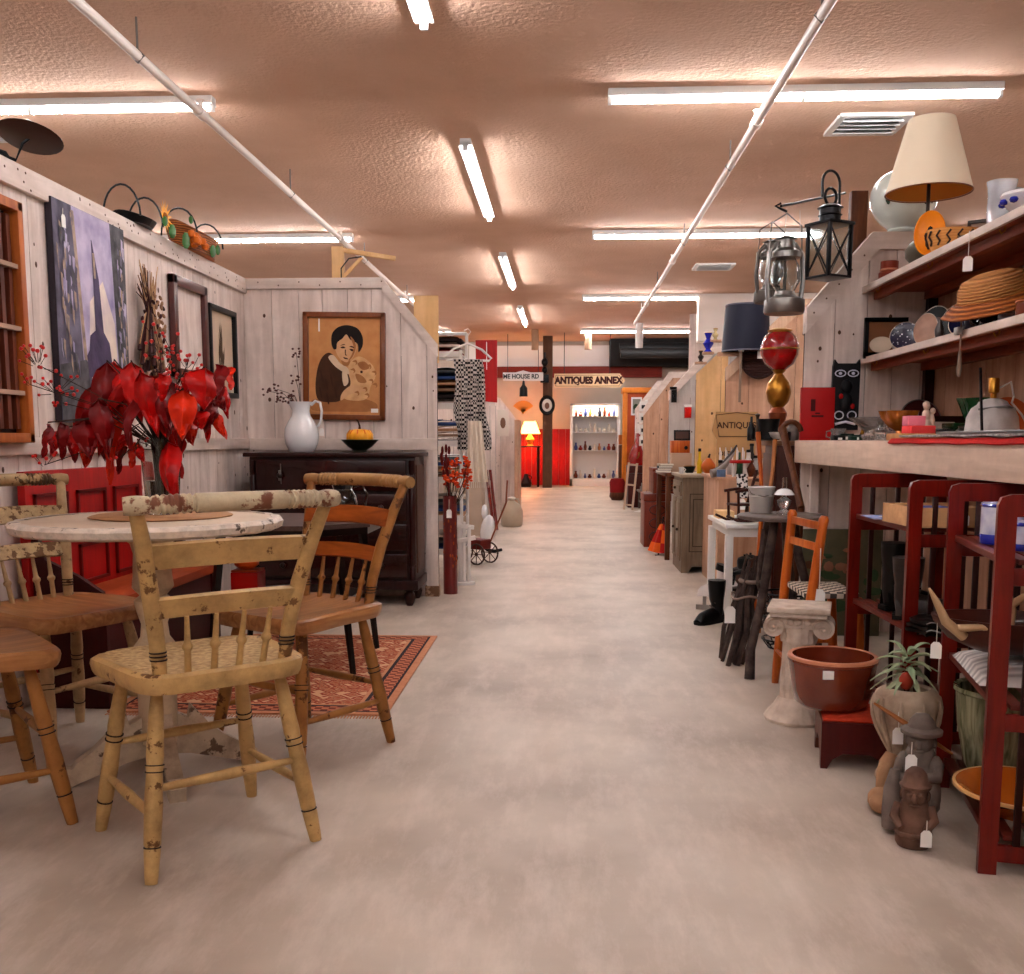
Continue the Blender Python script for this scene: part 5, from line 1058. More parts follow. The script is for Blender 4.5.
lathed('blue_white_jar', 'blue and white patterned jar at the right end of the lower wall shelf', 'jar', [(0, 0), (.03, 0), (.045, .03), (.045, .07), (.03, .09), (.03, .1), (0, .1)], bw, (X_(1004, 3.9), 3.9, SZ), extra=lambda o: MB().lathe([(0, .1), (.034, .1), (.03, .112), (.008, .118), (0, .128)]).build('lid', bw, o))
lathed('brown_crock', 'brown crock at the picture edge on the lower wall shelf', 'crock', [(0, 0), (.035, 0), (.04, .01), (.04, .07), (.036, .08), (0, .08)], mat('brown_crock_glaze', (140, 70, 40), .3), (X_(1020, 3.75), 3.75, SZ), extra=lambda o: MB().lathe([(.038, .074), (.043, .077), (.038, .083)]).build('rim', mat('tub_rim', (206, 142, 112)), o))
o = thing('wicker_hat', 'upturned coiled wicker hat with flared brim resting on the lower wall shelf', 'hat', (X_(985, 3.95)+.01, 3.95, SZ+.118), rot=(.12, -.3, .2))
o.scale = (1.15, 1.15, 1.15)
b = MB(); b.lathe([(0, .085), (.05, .083), (.085, .07), (.1, .045), (.104, .01), (.1, 0), (.09, .005), (0, .05)], n=44, sx=1.15); b.build('crown', mat('pale_wicker', (226, 168, 112), .7, kind='weave', c2=(150, 84, 42), scale=34, bump=.8), o)
b = MB(); b.lathe([(.1, .005), (.125, -.008), (.155, -.03), (.158, -.026), (.125, 0), (.1, .015)], n=52, sx=1.1, rad=lambda t, z: 1+.02*math.sin(8*t)); b.build('brim', wicker, o)
b = MB(); b.lathe([(0, 0), (.06, 0), (.05, .02), (.05, .07), (.065, .09), (0, .09)], n=20); one('hat_stand', b, blackp, 'squat black stand under the wicker hat', 'stand', loc=(X_(1000, 4.0)+.05, 4.0, SZ))
o = thing('hanging_brush', 'thin handled tool hanging from a clamp on the edge of the lower wall shelf', 'tool', (1.488, P(961, 330, 4.0).y*0+3.62, SZ-.02))
o.location = (1.49, PX(961, 330, 1.49).y, SZ)
b = MB(); b.cyl((0, 0, .03), (0, 0, -.1), .003); b.spin((0, 0, -.08), (0, 0, -.175), [(0, .004), (.3, .007), (.7, .010), (1, .006)]); b.build('handle', mat('grey_handle', (150, 128, 112), .6), o)
b = MB(); b.box(-.02, -.02, -.02, .0, .02, .008, .003); b.tube([(0, -.03, .01), (-.01, 0, -.02), (0, .03, .01)], .003, 6); b.build('clamp', galv, o)

# ---- upper wall shelf z 1.764 -----------------------------------------------------------
TZ = 1.7675
o = thing('table_lamp', 'table lamp with large cream cone shade and dark base on the upper wall shelf', 'lamp', (1.6, 4.66, TZ))
lp = mat('olive_lamp_glaze', (112, 104, 90), .35, c2=(76, 68, 60), scale=8)
b = MB(); b.lathe([(0, 0), (.05, 0), (.06, .01), (.085, .04), (.088, .07), (.07, .1), (.035, .125), (.03, .135), (0, .135)], n=32); b.build('base', lp, o)
b = MB(); b.lathe([(0, .13), (.034, .13), (.036, .14), (.026, .15), (0, .152)], n=24); b.cyl((0, 0, .15), (0, 0, .36), .008); b.build('neck', mat('dark_bronze', (58, 44, 38), .4, metal=.5), o)
b = MB(); r0, z0, r1, z1 = .182, .315, .098, .625
b.lathe([(r0, z0), (r1, z1), (r1-.003, z1), (r0-.003, z0)], n=64)
sh = mat('lamp_shade_cloth', (244, 228, 204), .8, amt=.1)
b.build('shade', sh, o)
b = MB(); b.lathe([(r0-.0045, z0+.003), (r1-.0045, z1-.003)], n=64)
b.build('shade_lining', mat('amber_lining', (238, 178, 96), .7, amt=.2), o)
b = MB(); b.tube([(math.cos(t)*(r0-.001), math.sin(t)*(r0-.001), z0) for t in [k*2*PI/48 for k in range(48)]], .003, 6, closed=True)
for k in range(3): a = k*2*PI/3; b.cyl((0, 0, z1-.06), (math.cos(a)*(r1+.01), math.sin(a)*(r1+.01), z1-.06), .002, n=6)
b.cyl((0, 0, .36), (0, 0, z1-.06), .004, n=6); b.build('shade_ring', mat('brown_trim', (150, 92, 50), .5), o)
def pot(name, label, cat, px, Y, z, prof, m, n=32, extra=None, dx=0, rad=None): return lathed(name, label, cat, prof, m, (X_(px, Y)+dx, Y, z), n=n, extra=extra, rad=rad)
o = pot('white_ginger_jar', 'large round white jar with green leaf pattern on the divider top', 'jar', 893, 5.31, 2.037, [(0, 0), (.07, 0), (.075, .01), (.07, .02), (.105, .05), (.135, .085), (.155, .125), (.163, .165), (.16, .205), (.146, .245), (.12, .275), (.085, .296), (.04, .308), (0, .31)], mat('jar_white', (222, 228, 222), .15, amt=.1, coat=.5), 40)
b = MB()
for (a, z, r_) in ((-1.1, .16, .4), (-.95, .14, 0), (-1.25, .13, -.5), (-1.0, .185, .9), (-2.2, .17, .3), (-2.35, .14, -.3)):
    b.at(TR(math.cos(a)*.163, math.sin(a)*.163, z, a+PI/2, ry=r_)); b.ell((0, 0, 0), (.011, .003, .026), 8)
b.build('leaf_pattern', mat('leaf_green_dark', (52, 74, 58), .5), o)
o = thing('chevron_basket', 'orange basket with dark chevron weave on the upper wall shelf', 'basket', (X_(944, 4.3), 4.3, TZ), .3)
b = MB(); b.lathe([(0, 0), (.07, 0), (.085, .04), (.09, .08), (.086, .08), (.066, .006), (0, .006)], n=32, sx=1.3); b.build('body', mat('chevron_base', (232, 172, 104), .7, kind='weave', c2=(206, 136, 70), scale=30), o)
b = MB()
for k in range(16):
    a = k*2*PI/16; c_ = [(math.cos(a+d)*r_*1.3, math.sin(a+d)*r_, z) for d, r_, z in ((0, .082, .015), (.12, .0875, .03), (.0, .091, .05), (.14, .0925, .07))]; b.tube(c_, .0045, 5)
b.build('chevrons', mat('chevron_dark', (72, 44, 34), .7), o)
o = thing('orange_oval_dish', 'bright orange oval dish standing on edge at the basket', 'dish', (X_(920, 4.42), 4.42, TZ), rot=(-.1, 0, -.5))
b = MB().at(TR(0, 0, .095, rx=PI/2)); b.lathe([(0, 0), (.055, 0), (.07, .015), (.066, .018), (.05, .005), (0, .005)], n=32, sy=1.35, sx=.9); b.build('dish', mat('bright_orange', (240, 150, 30), .4), o)
b = MB().at(TR(0, -.006, .105)); b.ell((0, 0, 0), (.012, .003, .022), 8); b.build('dark_spot', blackp, o)
cgm = mat('pressed_glass', (240, 240, 244), .08, trans=.6, bump=.5, scale=14, c2=(220, 220, 226))
o = pot('glass_pitcher', 'tall clear pressed glass pitcher on the upper wall shelf', 'pitcher', 988, 4.0, TZ, [(0, 0), (.04, 0), (.045, .01), (.05, .08), (.047, .15), (.055, .2), (.051, .2), (.042, .15), (0, .02)], cgm, 36, extra=lambda o: MB().tube([(.045, 0, .175), (.09, 0, .17), (.1, 0, .11), (.048, 0, .06)], .007, 8).build('handle', cgm, o))
o = pot('blue_white_cachepot', 'white footed bowl with blue flowers at the right end of the upper wall shelf', 'bowl', 1012, 3.75, TZ, [(0, 0), (.05, 0), (.03, .02), (.06, .05), (.085, .09), (.08, .1), (.05, .06), (0, .03)], porcelain, 32)
b = MB()
for k in range(10): a = k*.63; b.ell((math.cos(a)*.076, math.sin(a)*.076, .068), (.016, .016, .012), 8)
b.build('blue_flowers', blu, o)
for k, (px, Y, h, lab) in enumerate(((964, 4.35, .14, 'taller dark silver photo frame behind the glass pitcher'), (957, 4.5, .11, 'smaller dark carved photo frame beside the chevron basket'))):
    o = thing('photo_frame', lab, 'picture frame', (X_(px, Y)+.02, Y, TZ), rot=(-.15, 0, -.6), group='dark photo frames on the upper shelf'); b = MB(); w = h*.38
    for s in (-1, 1): b.box(s*w, -.006, 0, s*(w-.014), .006, h, .003)
    b.box(-w, -.006, 0, w, .006, .014, .003); b.box(-w, -.006, h-.014, w, .006, h, .003); b.build('frame', mat('dark_silver', (70, 58, 54), .4, metal=.5), o); b = MB(); b.box(-w+.01, .001, .01, w-.01, .004, h-.01); b.build('photo', mat('old_photo', (170, 140, 122), .6), o)
pot('white_lampshade', 'small white lampshade corner at the right picture edge on the upper shelf', 'lampshade', 1040, 3.75, TZ+.33, [(.1, 0), (.045, .12), (.043, .12), (.098, 0)], sh, 32, extra=lambda o: MB().lathe([(0, -.33), (.05, -.33), (.05, -.32), (.015, -.3), (.012, .05), (0, .05)]).build('stand', brass, o))
o = pot('terracotta_pot', 'small red-brown wooden pot at the left end of the upper wall shelf', 'pot', 882, 5.12, TZ, [(0, 0), (.046, 0), (.05, .01), (.05, .045), (.04, .055), (.042, .06), (.042, .1), (.036, .1), (.03, .06), (0, .05)], mat('terracotta', (150, 66, 40), .5, c2=(110, 40, 26), scale=20), 28, extra=lambda o: MB().lathe([(.04, .052), (.045, .056), (.045, .062), (.04, .066)]).build('ring', mat('tub_rim', (206, 142, 112)), o))
for k, (px, Y, h) in enumerate(((905, 4.85, .07), (914, 4.75, .045), (972, 4.25, .05), (951, 4.2, .04))):
    lathed('crystal_dish', ('tall crystal dish left of the orange oval dish', 'low crystal dish behind the chevron basket', 'crystal dish at the foot of the glass pitcher', 'crystal bowl in front of the lamp base')[k], 'dish', [(0, 0), (.02, 0), (.012, h*.4), (.034, h), (.03, h), (0, h*.5)], cg, (X_(px, Y)+.02, Y, TZ), n=36, rad=lambda t, z: 1+.06*math.cos(9*t), group='crystal dishes on the upper shelf')
o = thing('hanging_tag', 'white price tag hanging from the front edge of the upper wall shelf', 'tag', (1.492, PX(969, 240, 1.492).y, TZ)); tag_label(o, (0, 0, 0), 1.3, -.4, .07)

# ---- post, rod and lanterns at the divider ------------------------------------------------
o = thing('hanging_post', 'brown wooden post with a long black rod fixed to the divider top', 'post', (X_(855, 5.32)-.02, 5.345, 0))
b = MB(); b.box(-.043, -.02, 1.7, .04, .035, Z_(190, 5.3), .003); b.build('post', brownwood, o)
pa = P(845, 193, 5.3)-o.location; pb = P(781, 206, 4.75)-o.location
b = MB(); b.tube([pa, pb], .006, 8); b.tube([pb+Vector((0, 0, .012)), pb+Vector((-.025, 0, .0)), pb+Vector((0, 0, -.012)), pb+Vector((.03, .02, -.02))], .006, 6); b.build('rod', blackm, o)
def rodpt(t): return o.location+pb.lerp(pa, t)
postloc = Vector(o.location)
rp1 = rodpt(.62); rp2 = rodpt(.12)
o = thing('black_lantern', 'black metal four-sided lantern with ring handle hanging from the rod', 'lantern', (X_(822, rp1.y), rp1.y, Z_(279, rp1.y, 823)), .55)
H_ = .26; w = .078
b = MB(); b.box(-w, -w, 0, w, w, .012, .003); b.box(-w-.006, -w-.006, H_-.01, w+.006, w+.006, H_+.006, .003)
for sx in (-1, 1):
    for sy in (-1, 1): b.box(sx*w, sy*w, 0, sx*(w-.016), sy*(w-.016), H_, .002)
b.build('frame', blackm, o)
b = MB()
for a in range(4):
    b.at(TR(rz=a*PI/2)); b.beam((-w+.01, -w+.006, .02), (0, -w+.006, H_*.5), .005, .005); b.beam((0, -w+.006, H_*.5), (w-.01, -w+.006, .02), .005, .005); b.beam((-w+.01, -w+.006, H_-.02), (0, -w+.006, H_*.5), .005, .005); b.beam((0, -w+.006, H_*.5), (w-.01, -w+.006, H_-.02), .005, .005)
b.build('lattice', blackm, o)
b = MB()
for a in range(4): b.at(TR(rz=a*PI/2)); b.box(-w+.012, -w+.009, .012, w-.012, -w+.011, H_-.012)
b.build('glass_panes', glass, o)
b = MB(); b.lathe([(0, H_), (.05, H_), (.05, H_+.035), (.058, H_+.04), (.05, H_+.045), (.05, H_+.07), (.062, H_+.075), (.04, H_+.09), (0, H_+.095)], n=24); b.build('chimney_cap', blackm, o)
b = MB(); top = rp1-Vector(o.location)+Vector((0, 0, .01)); b.tube([(math.cos(t)*.038, 0, H_+.128+math.sin(t)*.04) for t in [k*2*PI/20 for k in range(20)]], .007, 8, closed=True); b.build('ring_handle', blackm, o)
b = MB(); b.tube([(-.055, 0, H_+.12)]+[(.0-.058*math.cos(t), 0, H_+.19+.06*math.sin(t)) for t in [k*PI/12 for k in range(13)]]+[(.058, 0, H_+.0)], .0065, 8); b.build('carry_hook', blackm, o)
def storm_lantern(label, px, py, Y, s, m, grp='hanging storm lanterns'):
    o = thing('storm_lantern', label, 'lantern', P(px, py, Y), .4, grp)
    b = MB(); b.lathe([(0, 0), (.07*s, 0), (.075*s, .01*s), (.072*s, .05*s), (.04*s, .065*s), (.035*s, .08*s), (0, .08*s)], n=28); b.build('fuel_tank', m, o)
    b = MB(); b.lathe([(.034*s, .08*s), (.055*s, .12*s), (.05*s, .17*s), (.034*s, .2*s), (.032*s, .2*s), (.047*s, .17*s), (.052*s, .12*s), (.031*s, .08*s)], n=24); b.build('globe', glass, o)
    b = MB(); b.lathe([(0, .2*s), (.055*s, .2*s), (.055*s, .22*s), (.035*s, .235*s), (.03*s, .265*s), (.042*s, .27*s), (0, .285*s)], n=24); b.build('cap', m, o)
    b = MB()
    for q_ in (-1, 1): b.tube([(q_*.068*s, 0, .04*s), (q_*.078*s, 0, .12*s), (q_*.07*s, 0, .22*s), (q_*.035*s, 0, .255*s)], .009*s, 8)
    b.build('side_tubes', m, o)
    b = MB(); b.tube([(-.07*s, 0, .22*s), (-.065*s, 0, .32*s), (0, 0, .36*s), (.065*s, 0, .32*s), (.07*s, 0, .22*s)], .003*s, 6); b.build('bail_handle', m, o); return o
storm_lantern('galvanised storm lantern hanging from the end of the rod, nearest', 784, 314, 4.78, 1.25, galv)
storm_lantern('dull tin storm lantern partly hidden behind the nearest one', 770, 303, 4.98, 1.05, mat('dull_tin', (120, 112, 106), .5, metal=.7, scale=10))
b = MB(); a_ = P(784, 300, 4.78); t0 = rodpt(.08) if False else Vector((X_(786, 4.78), 4.78, Z_(208, 4.78)))
b.tube([t0+Vector((-.03, 0, 0)), (t0.x-.035, t0.y, t0.z-.13)], .0015, 5); b.tube([t0+Vector((.03, 0, -.01)), (t0.x+.035, t0.y, t0.z-.12)], .0015, 5)
one('lantern_wire', b, string_, 'pair of thin wires from the rod end to the tin lantern', 'wire')
# ================================================================== BEYOND THE FIRST DIVIDERS, RIGHT SIDE
def GF(px, py): q_ = F(px, py); return (q_.x, q_.y, 0)
def bx(name, label, cat, loc, w, d, h, m, rz=0, group=None, lid=None, z=None):
    o = thing(name, label, cat, loc, rz, group); b = MB(); b.box(-w, -d, 0, w, d, h*(.82 if lid else 1), .003); b.build('body', m, o)
    if lid: b = MB(); b.box(-w-.003, -d-.003, h*.83, w+.003, d+.003, h, .003); b.build('lid', lid, o)
    return o
# white painted side table and what stands under/on it
o = thing('white_side_table', 'white painted open side table past the black twig table', 'table', (1.10, 6.07, 0))
b = MB(); b.box(-.18, -.36, .50, .18, .36, .525, .004); b.build('tabletop', white, o)
b = MB(); b.box(-.155, -.33, .45, .155, .33, .50, .003); b.build('apron', white, o)
for sx in (-1, 1):
    for sy in (-1, 1): b = MB(); b.box(sx*.155-.022, sy*.33-.022, .0, sx*.155+.022, sy*.33+.022, .46, .004); b.build('leg', white, o)
b = MB(); b.box(-.14, -.32, .10, .14, .32, .12, .003); b.build('lower_shelf', white, o)
ro = mat('rocker_wood', (84, 40, 30), .35, kind='wood', c2=(50, 22, 18))
o = thing('doll_rocking_chair', 'doll-size dark wooden rocking chair on the white side table', 'rocking chair', (1.04, 5.88, .527), 1.9)
o.scale = (1.35, 1.35, 1.35)
for s_ in (-1, 1):
    b = MB(); b.tube([(s_*.05, .1, .03), (s_*.05, .05, .008), (s_*.05, 0, .006), (s_*.05, -.06, .009), (s_*.05, -.12, .03)], .006, 6); b.build('rocker', ro, o)
    b = MB(); b.cyl((s_*.045, .04, .01), (s_*.045, .045, .13), .006); b.build('leg', ro, o)
    b = MB(); b.tube([(s_*.045, -.04, .01), (s_*.045, -.05, .08), (s_*.045, -.09, .22)], .007, 7); b.build('back_post', ro, o)
    b = MB(); b.tube([(s_*.05, .06, .132), (s_*.05, 0, .14), (s_*.048, -.065, .13)], .007, 7); b.build('arm', ro, o)
b = MB(); b.box(-.05, -.05, .07, .05, .05, .08, .003); b.build('seat', ro, o)
for k in range(4): b = MB(); b.box(-.045, -.095+.005*k, .2-.03*k, .045, -.087+.008*k, .215-.03*k, .002); b.build('back_slat', ro, o)
bx('wooden_block', 'small pale wooden box beside the doll rocking chair', 'box', (.985, 6.2, .526), .05, .09, .045, yellowpine)
# black twig table
tk = mat('dark_twig', (58, 44, 42), .7, c2=(110, 92, 84), scale=18, amt=.9, bump=.6)
o = thing('twig_table', 'rustic table with grey round top and black twig legs at the aisle', 'table', (.955, 4.42, 0))
b = MB(); b.lathe([(0, .655), (.17, .655), (.19, .66), (.19, .672), (.18, .678), (0, .678)], n=40, rad=lambda t, z: 1+.02*math.sin(5*t)); b.build('tabletop', mat('grey_weathered_top', (128, 112, 104), .5, kind='wood', c2=(78, 64, 60), axis=0), o)
for (x, y, ang) in ((-.14, .2, 0), (-.16, -.25, 0), (.15, -.1, 0), (.1, .22, 0)):
    b = MB(); b.tube([(x*.3, y*.3, .655), (x*.45, y*.4, .5), (x*.75+.01, y*.6, .3), (x, y*.85, .12), (x*1.05, y, 0)], [.018, .02, .019, .02, .022], 9); b.build('leg', tk, o)
b = MB(); b.tube([(-.14, .12, .2), (0, 0, .26), (.12, -.06, .2)], .012, 7); b.tube([(-.13, -.16, .2), (.0, .02, .24), (.09, .15, .2)], .012, 7); b.tube([(-.1, -.1, .62), (-.13, -.16, .4), (-.08, -.04, .3)], .008, 6); b.build('twig_brace', tk, o)
o = thing('tin_bucket', 'galvanised tin bucket on the black twig table', 'bucket', (X_(763, 4.5), 4.5, .679))
b = MB(); b.lathe([(0, 0), (.046, 0), (.058, .11), (.061, .112), (.058, .116), (.055, .112), (.044, .005), (0, .005)], n=28); b.lathe([(.053, .07), (.0565, .073), (.054, .077)], n=28); b.build('body', mat('pale_tin', (200, 196, 192), .4, metal=.5, amt=.4), o)
b = MB(); b.tube([(-.058, 0, .11), (-.05, -.03, .085), (0, -.062, .075), (.05, -.03, .085), (.058, 0, .11)], .0025, 6); b.build('bail_handle', galv, o)
o = thing('oil_lamp', 'small glass oil lamp with white shade on the black twig table', 'lamp', (X_(786, 4.4), 4.4, .679))
b = MB(); b.lathe([(0, 0), (.032, 0), (.03, .01), (.012, .02), (.026, .04), (.03, .06), (.012, .075), (0, .075)], n=24); b.build('font', cg, o)
b = MB(); b.lathe([(.045, .085), (.03, .105), (.014, .112)], n=24); b.lathe([(.044, .085), (.029, .104), (.013, .111)], n=24); b.build('shade', porcelain, o)
b = MB(); b.lathe([(.012, .07), (.011, .16), (.009, .16), (.01, .07)], n=16); b.build('chimney', glass, o)
# ladderback stool-chair
ow = mat('honey_orange_wood', (214, 126, 54), .3, kind='wood', c2=(168, 70, 20), amt=.8, coat=.3)
o = thing('ladder_chair', 'small orange wood ladderback chair with woven seat behind the ionic pedestal', 'chair', (.88, 3.92, 0), 0)
posts = {}
for nm, (x0, y0, z0), (x1, y1, z1) in (('back_post', (-.0, .19, 0), (.045, .17, .72)), ('back_post', (0, -.16, 0), (.09, -.15, .72)), ('front_leg', (.26, -.15, 0), (.23, -.13, .41)), ('front_leg', (.24, .19, 0), (.21, .17, .41))):
    b = MB(); b.spin((x0, y0, z0), (x1, y1, z1), [(0, .014), (.1, .018), (.6, .02), (.95, .018), (.98, .02), (1, .012)], 10); b.build(nm, ow, o)
for z in (.68, .6):
    b = MB(); b.beam((.045*z/.72, .17, z), (.09*z/.72, -.15, z), .012, .03, .003); b.build('back_slat', ow, o)
for p0, p1 in (((0.0, .185, .14), (.01, -.155, .14)), ((.25, -.15, .16), (.235, .18, .16)), ((.01, -.155, .18), (.25, -.15, .18)), ((.005, .185, .18), (.235, .18, .18))):
    b = MB(); b.spin(p0, p1, [(0, .007), (.5, .012), (1, .007)]); b.build('rung', ow, o)
b = MB(); b.box(.03, -.14, .405, .235, .165, .43, .01); b.build('woven_seat', mat('woven_seat_tape', (222, 206, 188), .8, kind='check', c2=(60, 50, 52), scale=40, amt=.9), o)
tag_label(o, (.075, -.172, .6), 1.7, -.3, .09)
# painted board behind, leaning on the divider
b = MB(); b.box(-.2, -.01, 0, .2, .01, .55, .003); b.mi = 1
rnd = random.Random(14)
for k in range(26): b.ell((rnd.uniform(-.17, .17), -.0105, rnd.uniform(.05, .5)), (rnd.uniform(.01, .05), .002, rnd.uniform(.01, .035)), 8); b.mi = 1+k % 3
one('painted_board', b, [mat('olive_ground', (112, 106, 82), .5, c2=(60, 66, 52), scale=8), mat('leafy_green', (74, 96, 66), .5), mat('dull_pink', (166, 120, 96), .5), mat('muddy_brown', (104, 70, 48), .5)], 'dark floral painted board leaning under the counter behind the orange chair', 'painted board', loc=(1.42, 5.15, 0))
# boots, skate, clutter below the white table
boot('rubber_boot', 'black rubber boot standing on the floor at the corner of the white side table', GF(716, 622), 2.3, .95, .235, mat('black_rubber', (22, 20, 22), .3, amt=.3))
o = thing('ice_skate', 'white ice skate with black cuff resting against the white side table leg', 'skate', (.93, 5.85, .06), 1.3)
b = MB(); b.sheet(lambda u, v: (math.sin(v*PI-PI/2)*.032, -.03+u*.17, .03+math.cos(v*PI-PI/2)*(.1*(1-u)**.6+.03*u)), 10, 8); b.cyl((0, 0, .08), (0, -.01, .19), .036, .042); b.build('boot_body', mat('skate_white', (214, 204, 200), .5), o)
b = MB(); b.tube([(0, 0, .18), (0, -.01, .215)], [.045, .047], 12); b.build('cuff', blackp, o)
b = MB(); b.box(-.003, -.06, -.055, .003, .15, -.025); b.box(-.01, -.02, -.03, .01, .0, .035); b.box(-.01, .09, -.03, .01, .11, .035); b.build('blade', galv, o)
o = thing('sewing_machine', 'old black cast iron machine with a wheel on the low white shelf', 'machine', (1.03, 5.86, .122), .6)
o.scale = (.75, .75, .75)
b = MB(); b.box(-.09, -.05, 0, .09, .05, .03, .005); b.tube([(.06, 0, .03), (.06, 0, .12), (.02, 0, .15), (-.06, 0, .14), (-.07, 0, .05)], [.022, .02, .022, .02, .012], 10); b.build('casting', blackp, o)
b = MB(); b.tube([(.09, math.cos(t)*.045, .1+math.sin(t)*.045) for t in [k*2*PI/20 for k in range(20)]], .006, 6, closed=True); b.beam((.09, -.045, .1), (.09, .045, .1), .006, .006); b.beam((.09, 0, .055), (.09, 0, .145), .006, .006); b.build('hand_wheel', blackm, o)
for k in range(8):
    o = thing('metal_pot', ['round dark iron pot, ', 'squat dark iron kettle, ', 'small rusty lidded pot, '][k % 3]+['nearest on the low white shelf', 'second on the low white shelf', 'third along the low white shelf', 'fourth along the low white shelf', 'farthest on the low white shelf', 'stacked on the nearest pots', 'stacked on the middle pots', 'stacked on the farthest pots'][k], 'pot', (1.1+.05*(k % 2), 5.98+.08*(k % 5)+(.04 if k > 4 else 0), .122+(.09 if k > 4 else 0)), k, 'iron pots under the white side table')
    b = MB(); b.lathe([(0, 0), (.03, 0), (.045, .02), (.045, .06), (.04, .075), (0, .075)], n=18); b.build('body', [blackp, mat('iron', (50, 44, 44), .5, metal=.5), mat('rusty', (96, 62, 48), .6)][k % 3], o)
    b = MB(); b.lathe([(0, .075), (.042, .075), (.02, .085), (.006, .088), (.008, .098), (0, .1)], n=18); b.build('lid', [blackp, mat('iron', (50, 44, 44)), mat('rusty', (96, 62, 48))][k % 3], o)
# bundle of twigs / folded twig stand by the aisle
o = thing('twig_bundle', 'leaning bundle of dark grey twigs and bark under the twig table at the aisle', 'twigs', (.80, 4.52, 0))
rnd = random.Random(21)
b = MB()
for k in range(15):
    x, y = rnd.uniform(-.06, .06), rnd.uniform(-.12, .1); b.tube([(x-.03, y, .0), (x*1.1+rnd.uniform(-.02, .02), y*.8, .15), (x*.7+.02, y*.5, .3), (x*.5+.05, y*.3, rnd.uniform(.36, .5))], [.009, .011, .009, .005], 6)
b.build('twigs', tk, o)
b = MB(); b.tube([(.03+math.cos(t)*.07, math.sin(t)*.08, .3+.01*math.sin(3*t)) for t in [k*2*PI/16 for k in range(16)]], .006, 6, closed=True); b.tube([(.05+math.cos(t)*.05, math.sin(t)*.06, .37) for t in [k*2*PI/14 for k in range(14)]], .01, 6, closed=True); b.build('bark_tie', mat('pale_bark', (150, 130, 118), .8), o)
tag_label(o, (-.06, -.1, .34), 1.8, 0, .04)
o = thing('wire_basket_stack', 'dark stack of wire baskets under the twig table behind its legs', 'baskets', (1.06, 4.75, 0))
for k in range(5):
    b = MB(); z = .02+k*.055; b.tube([(math.cos(t)*.11, math.sin(t)*.11, z+.04) for t in [j*2*PI/20 for j in range(20)]], .005, 6, closed=True); b.tube([(math.cos(t)*.08, math.sin(t)*.08, z) for t in [j*2*PI/20 for j in range(20)]], .005, 6, closed=True)
    for j in range(12): t = j*PI/6; b.cyl((math.cos(t)*.08, math.sin(t)*.08, z), (math.cos(t)*.11, math.sin(t)*.11, z+.04), .003, n=5)
    b.build('wire_basket', blackm, o)

# tall brown cabinet just past divider 1, with the red parlour lamp and clutter on it
o = thing('brown_cabinet', 'tall dark brown cabinet behind the twig table just past the first right divider', 'cabinet', (1.33, 5.5, 0))
b = MB(); b.box(-.21, -.15, .0, .46, .17, .97, .004); b.build('carcass', mat('cabinet_brown', (96, 48, 34), .45, kind='wood', c2=(60, 26, 18)), o)
b = MB(); b.box(-.23, -.165, .97, .48, .185, .995, .004); b.build('top', mat('cabinet_top', (140, 100, 76), .5, kind='wood', c2=(96, 62, 44)), o)
for y in (-.14,): b = MB(); b.box(-.222, y, .05, -.209, y+.3, .93, .003); d_ = b.build('door', mat('cabinet_brown', (96, 48, 34)), o); b = MB(); b.ell((-.232, y+.05, .5), .012, 8); b.build('knob', brass, d_)
kz = .996
o = thing('parlour_lamp', 'tall brass and copper parlour lamp with big red glass globe on the brown cabinet', 'lamp', (X_(777, 5.56), 5.56, kz))
b = MB(); b.lathe([(0, 0), (.06, 0), (.065, .01), (.045, .03), (.035, .06), (.045, .12), (.05, .15), (.03, .18), (0, .18)], n=28); b.build('copper_base', mat('copper', (176, 100, 66), .35, metal=.7, c2=(110, 60, 40), scale=14, bump=.4), o)
b = MB(); b.lathe([(0, .18), (.03, .18), (.055, .21), (.068, .26), (.06, .31), (.035, .34), (.022, .36), (.04, .38), (0, .38)], n=28); b.build('brass_font', brass, o)
rgm = mat('ruby_glass', (190, 8, 14), .06, trans=.35, amt=.3, coat=.6, c2=(110, 4, 10))
b = MB(); b.lathe([(.035, .38), (.075, .41), (.098, .46), (.1, .51), (.085, .555), (.06, .58)], n=36); b.build('globe', rgm, o)
b = MB(); b.lathe([(.06, .578), (.068, .59), (.04, .60)], n=24); b.tube([(math.cos(t)*.102, math.sin(t)*.102, .49) for t in [k*2*PI/24 for k in range(24)]], .005, 6, closed=True); b.build('brass_fittings', brass, o)
o = thing('top_hat', 'black top hat tilted on the brown cabinet below the parlour lamp', 'hat', (X_(768, 5.43), 5.43, kz+.0), rot=(.0, .0, .4))
b = MB(); b.lathe([(.055, 0), (.05, .06), (.06, .115), (0, .116)], n=28); b.build('crown', mat('hat_black', (16, 14, 16), .4), o)
b = MB(); b.lathe([(0, 0), (.054, .0), (.085, .006), (.088, .01), (.054, .006)], n=28); b.build('brim', mat('hat_black', (16, 14, 16)), o)
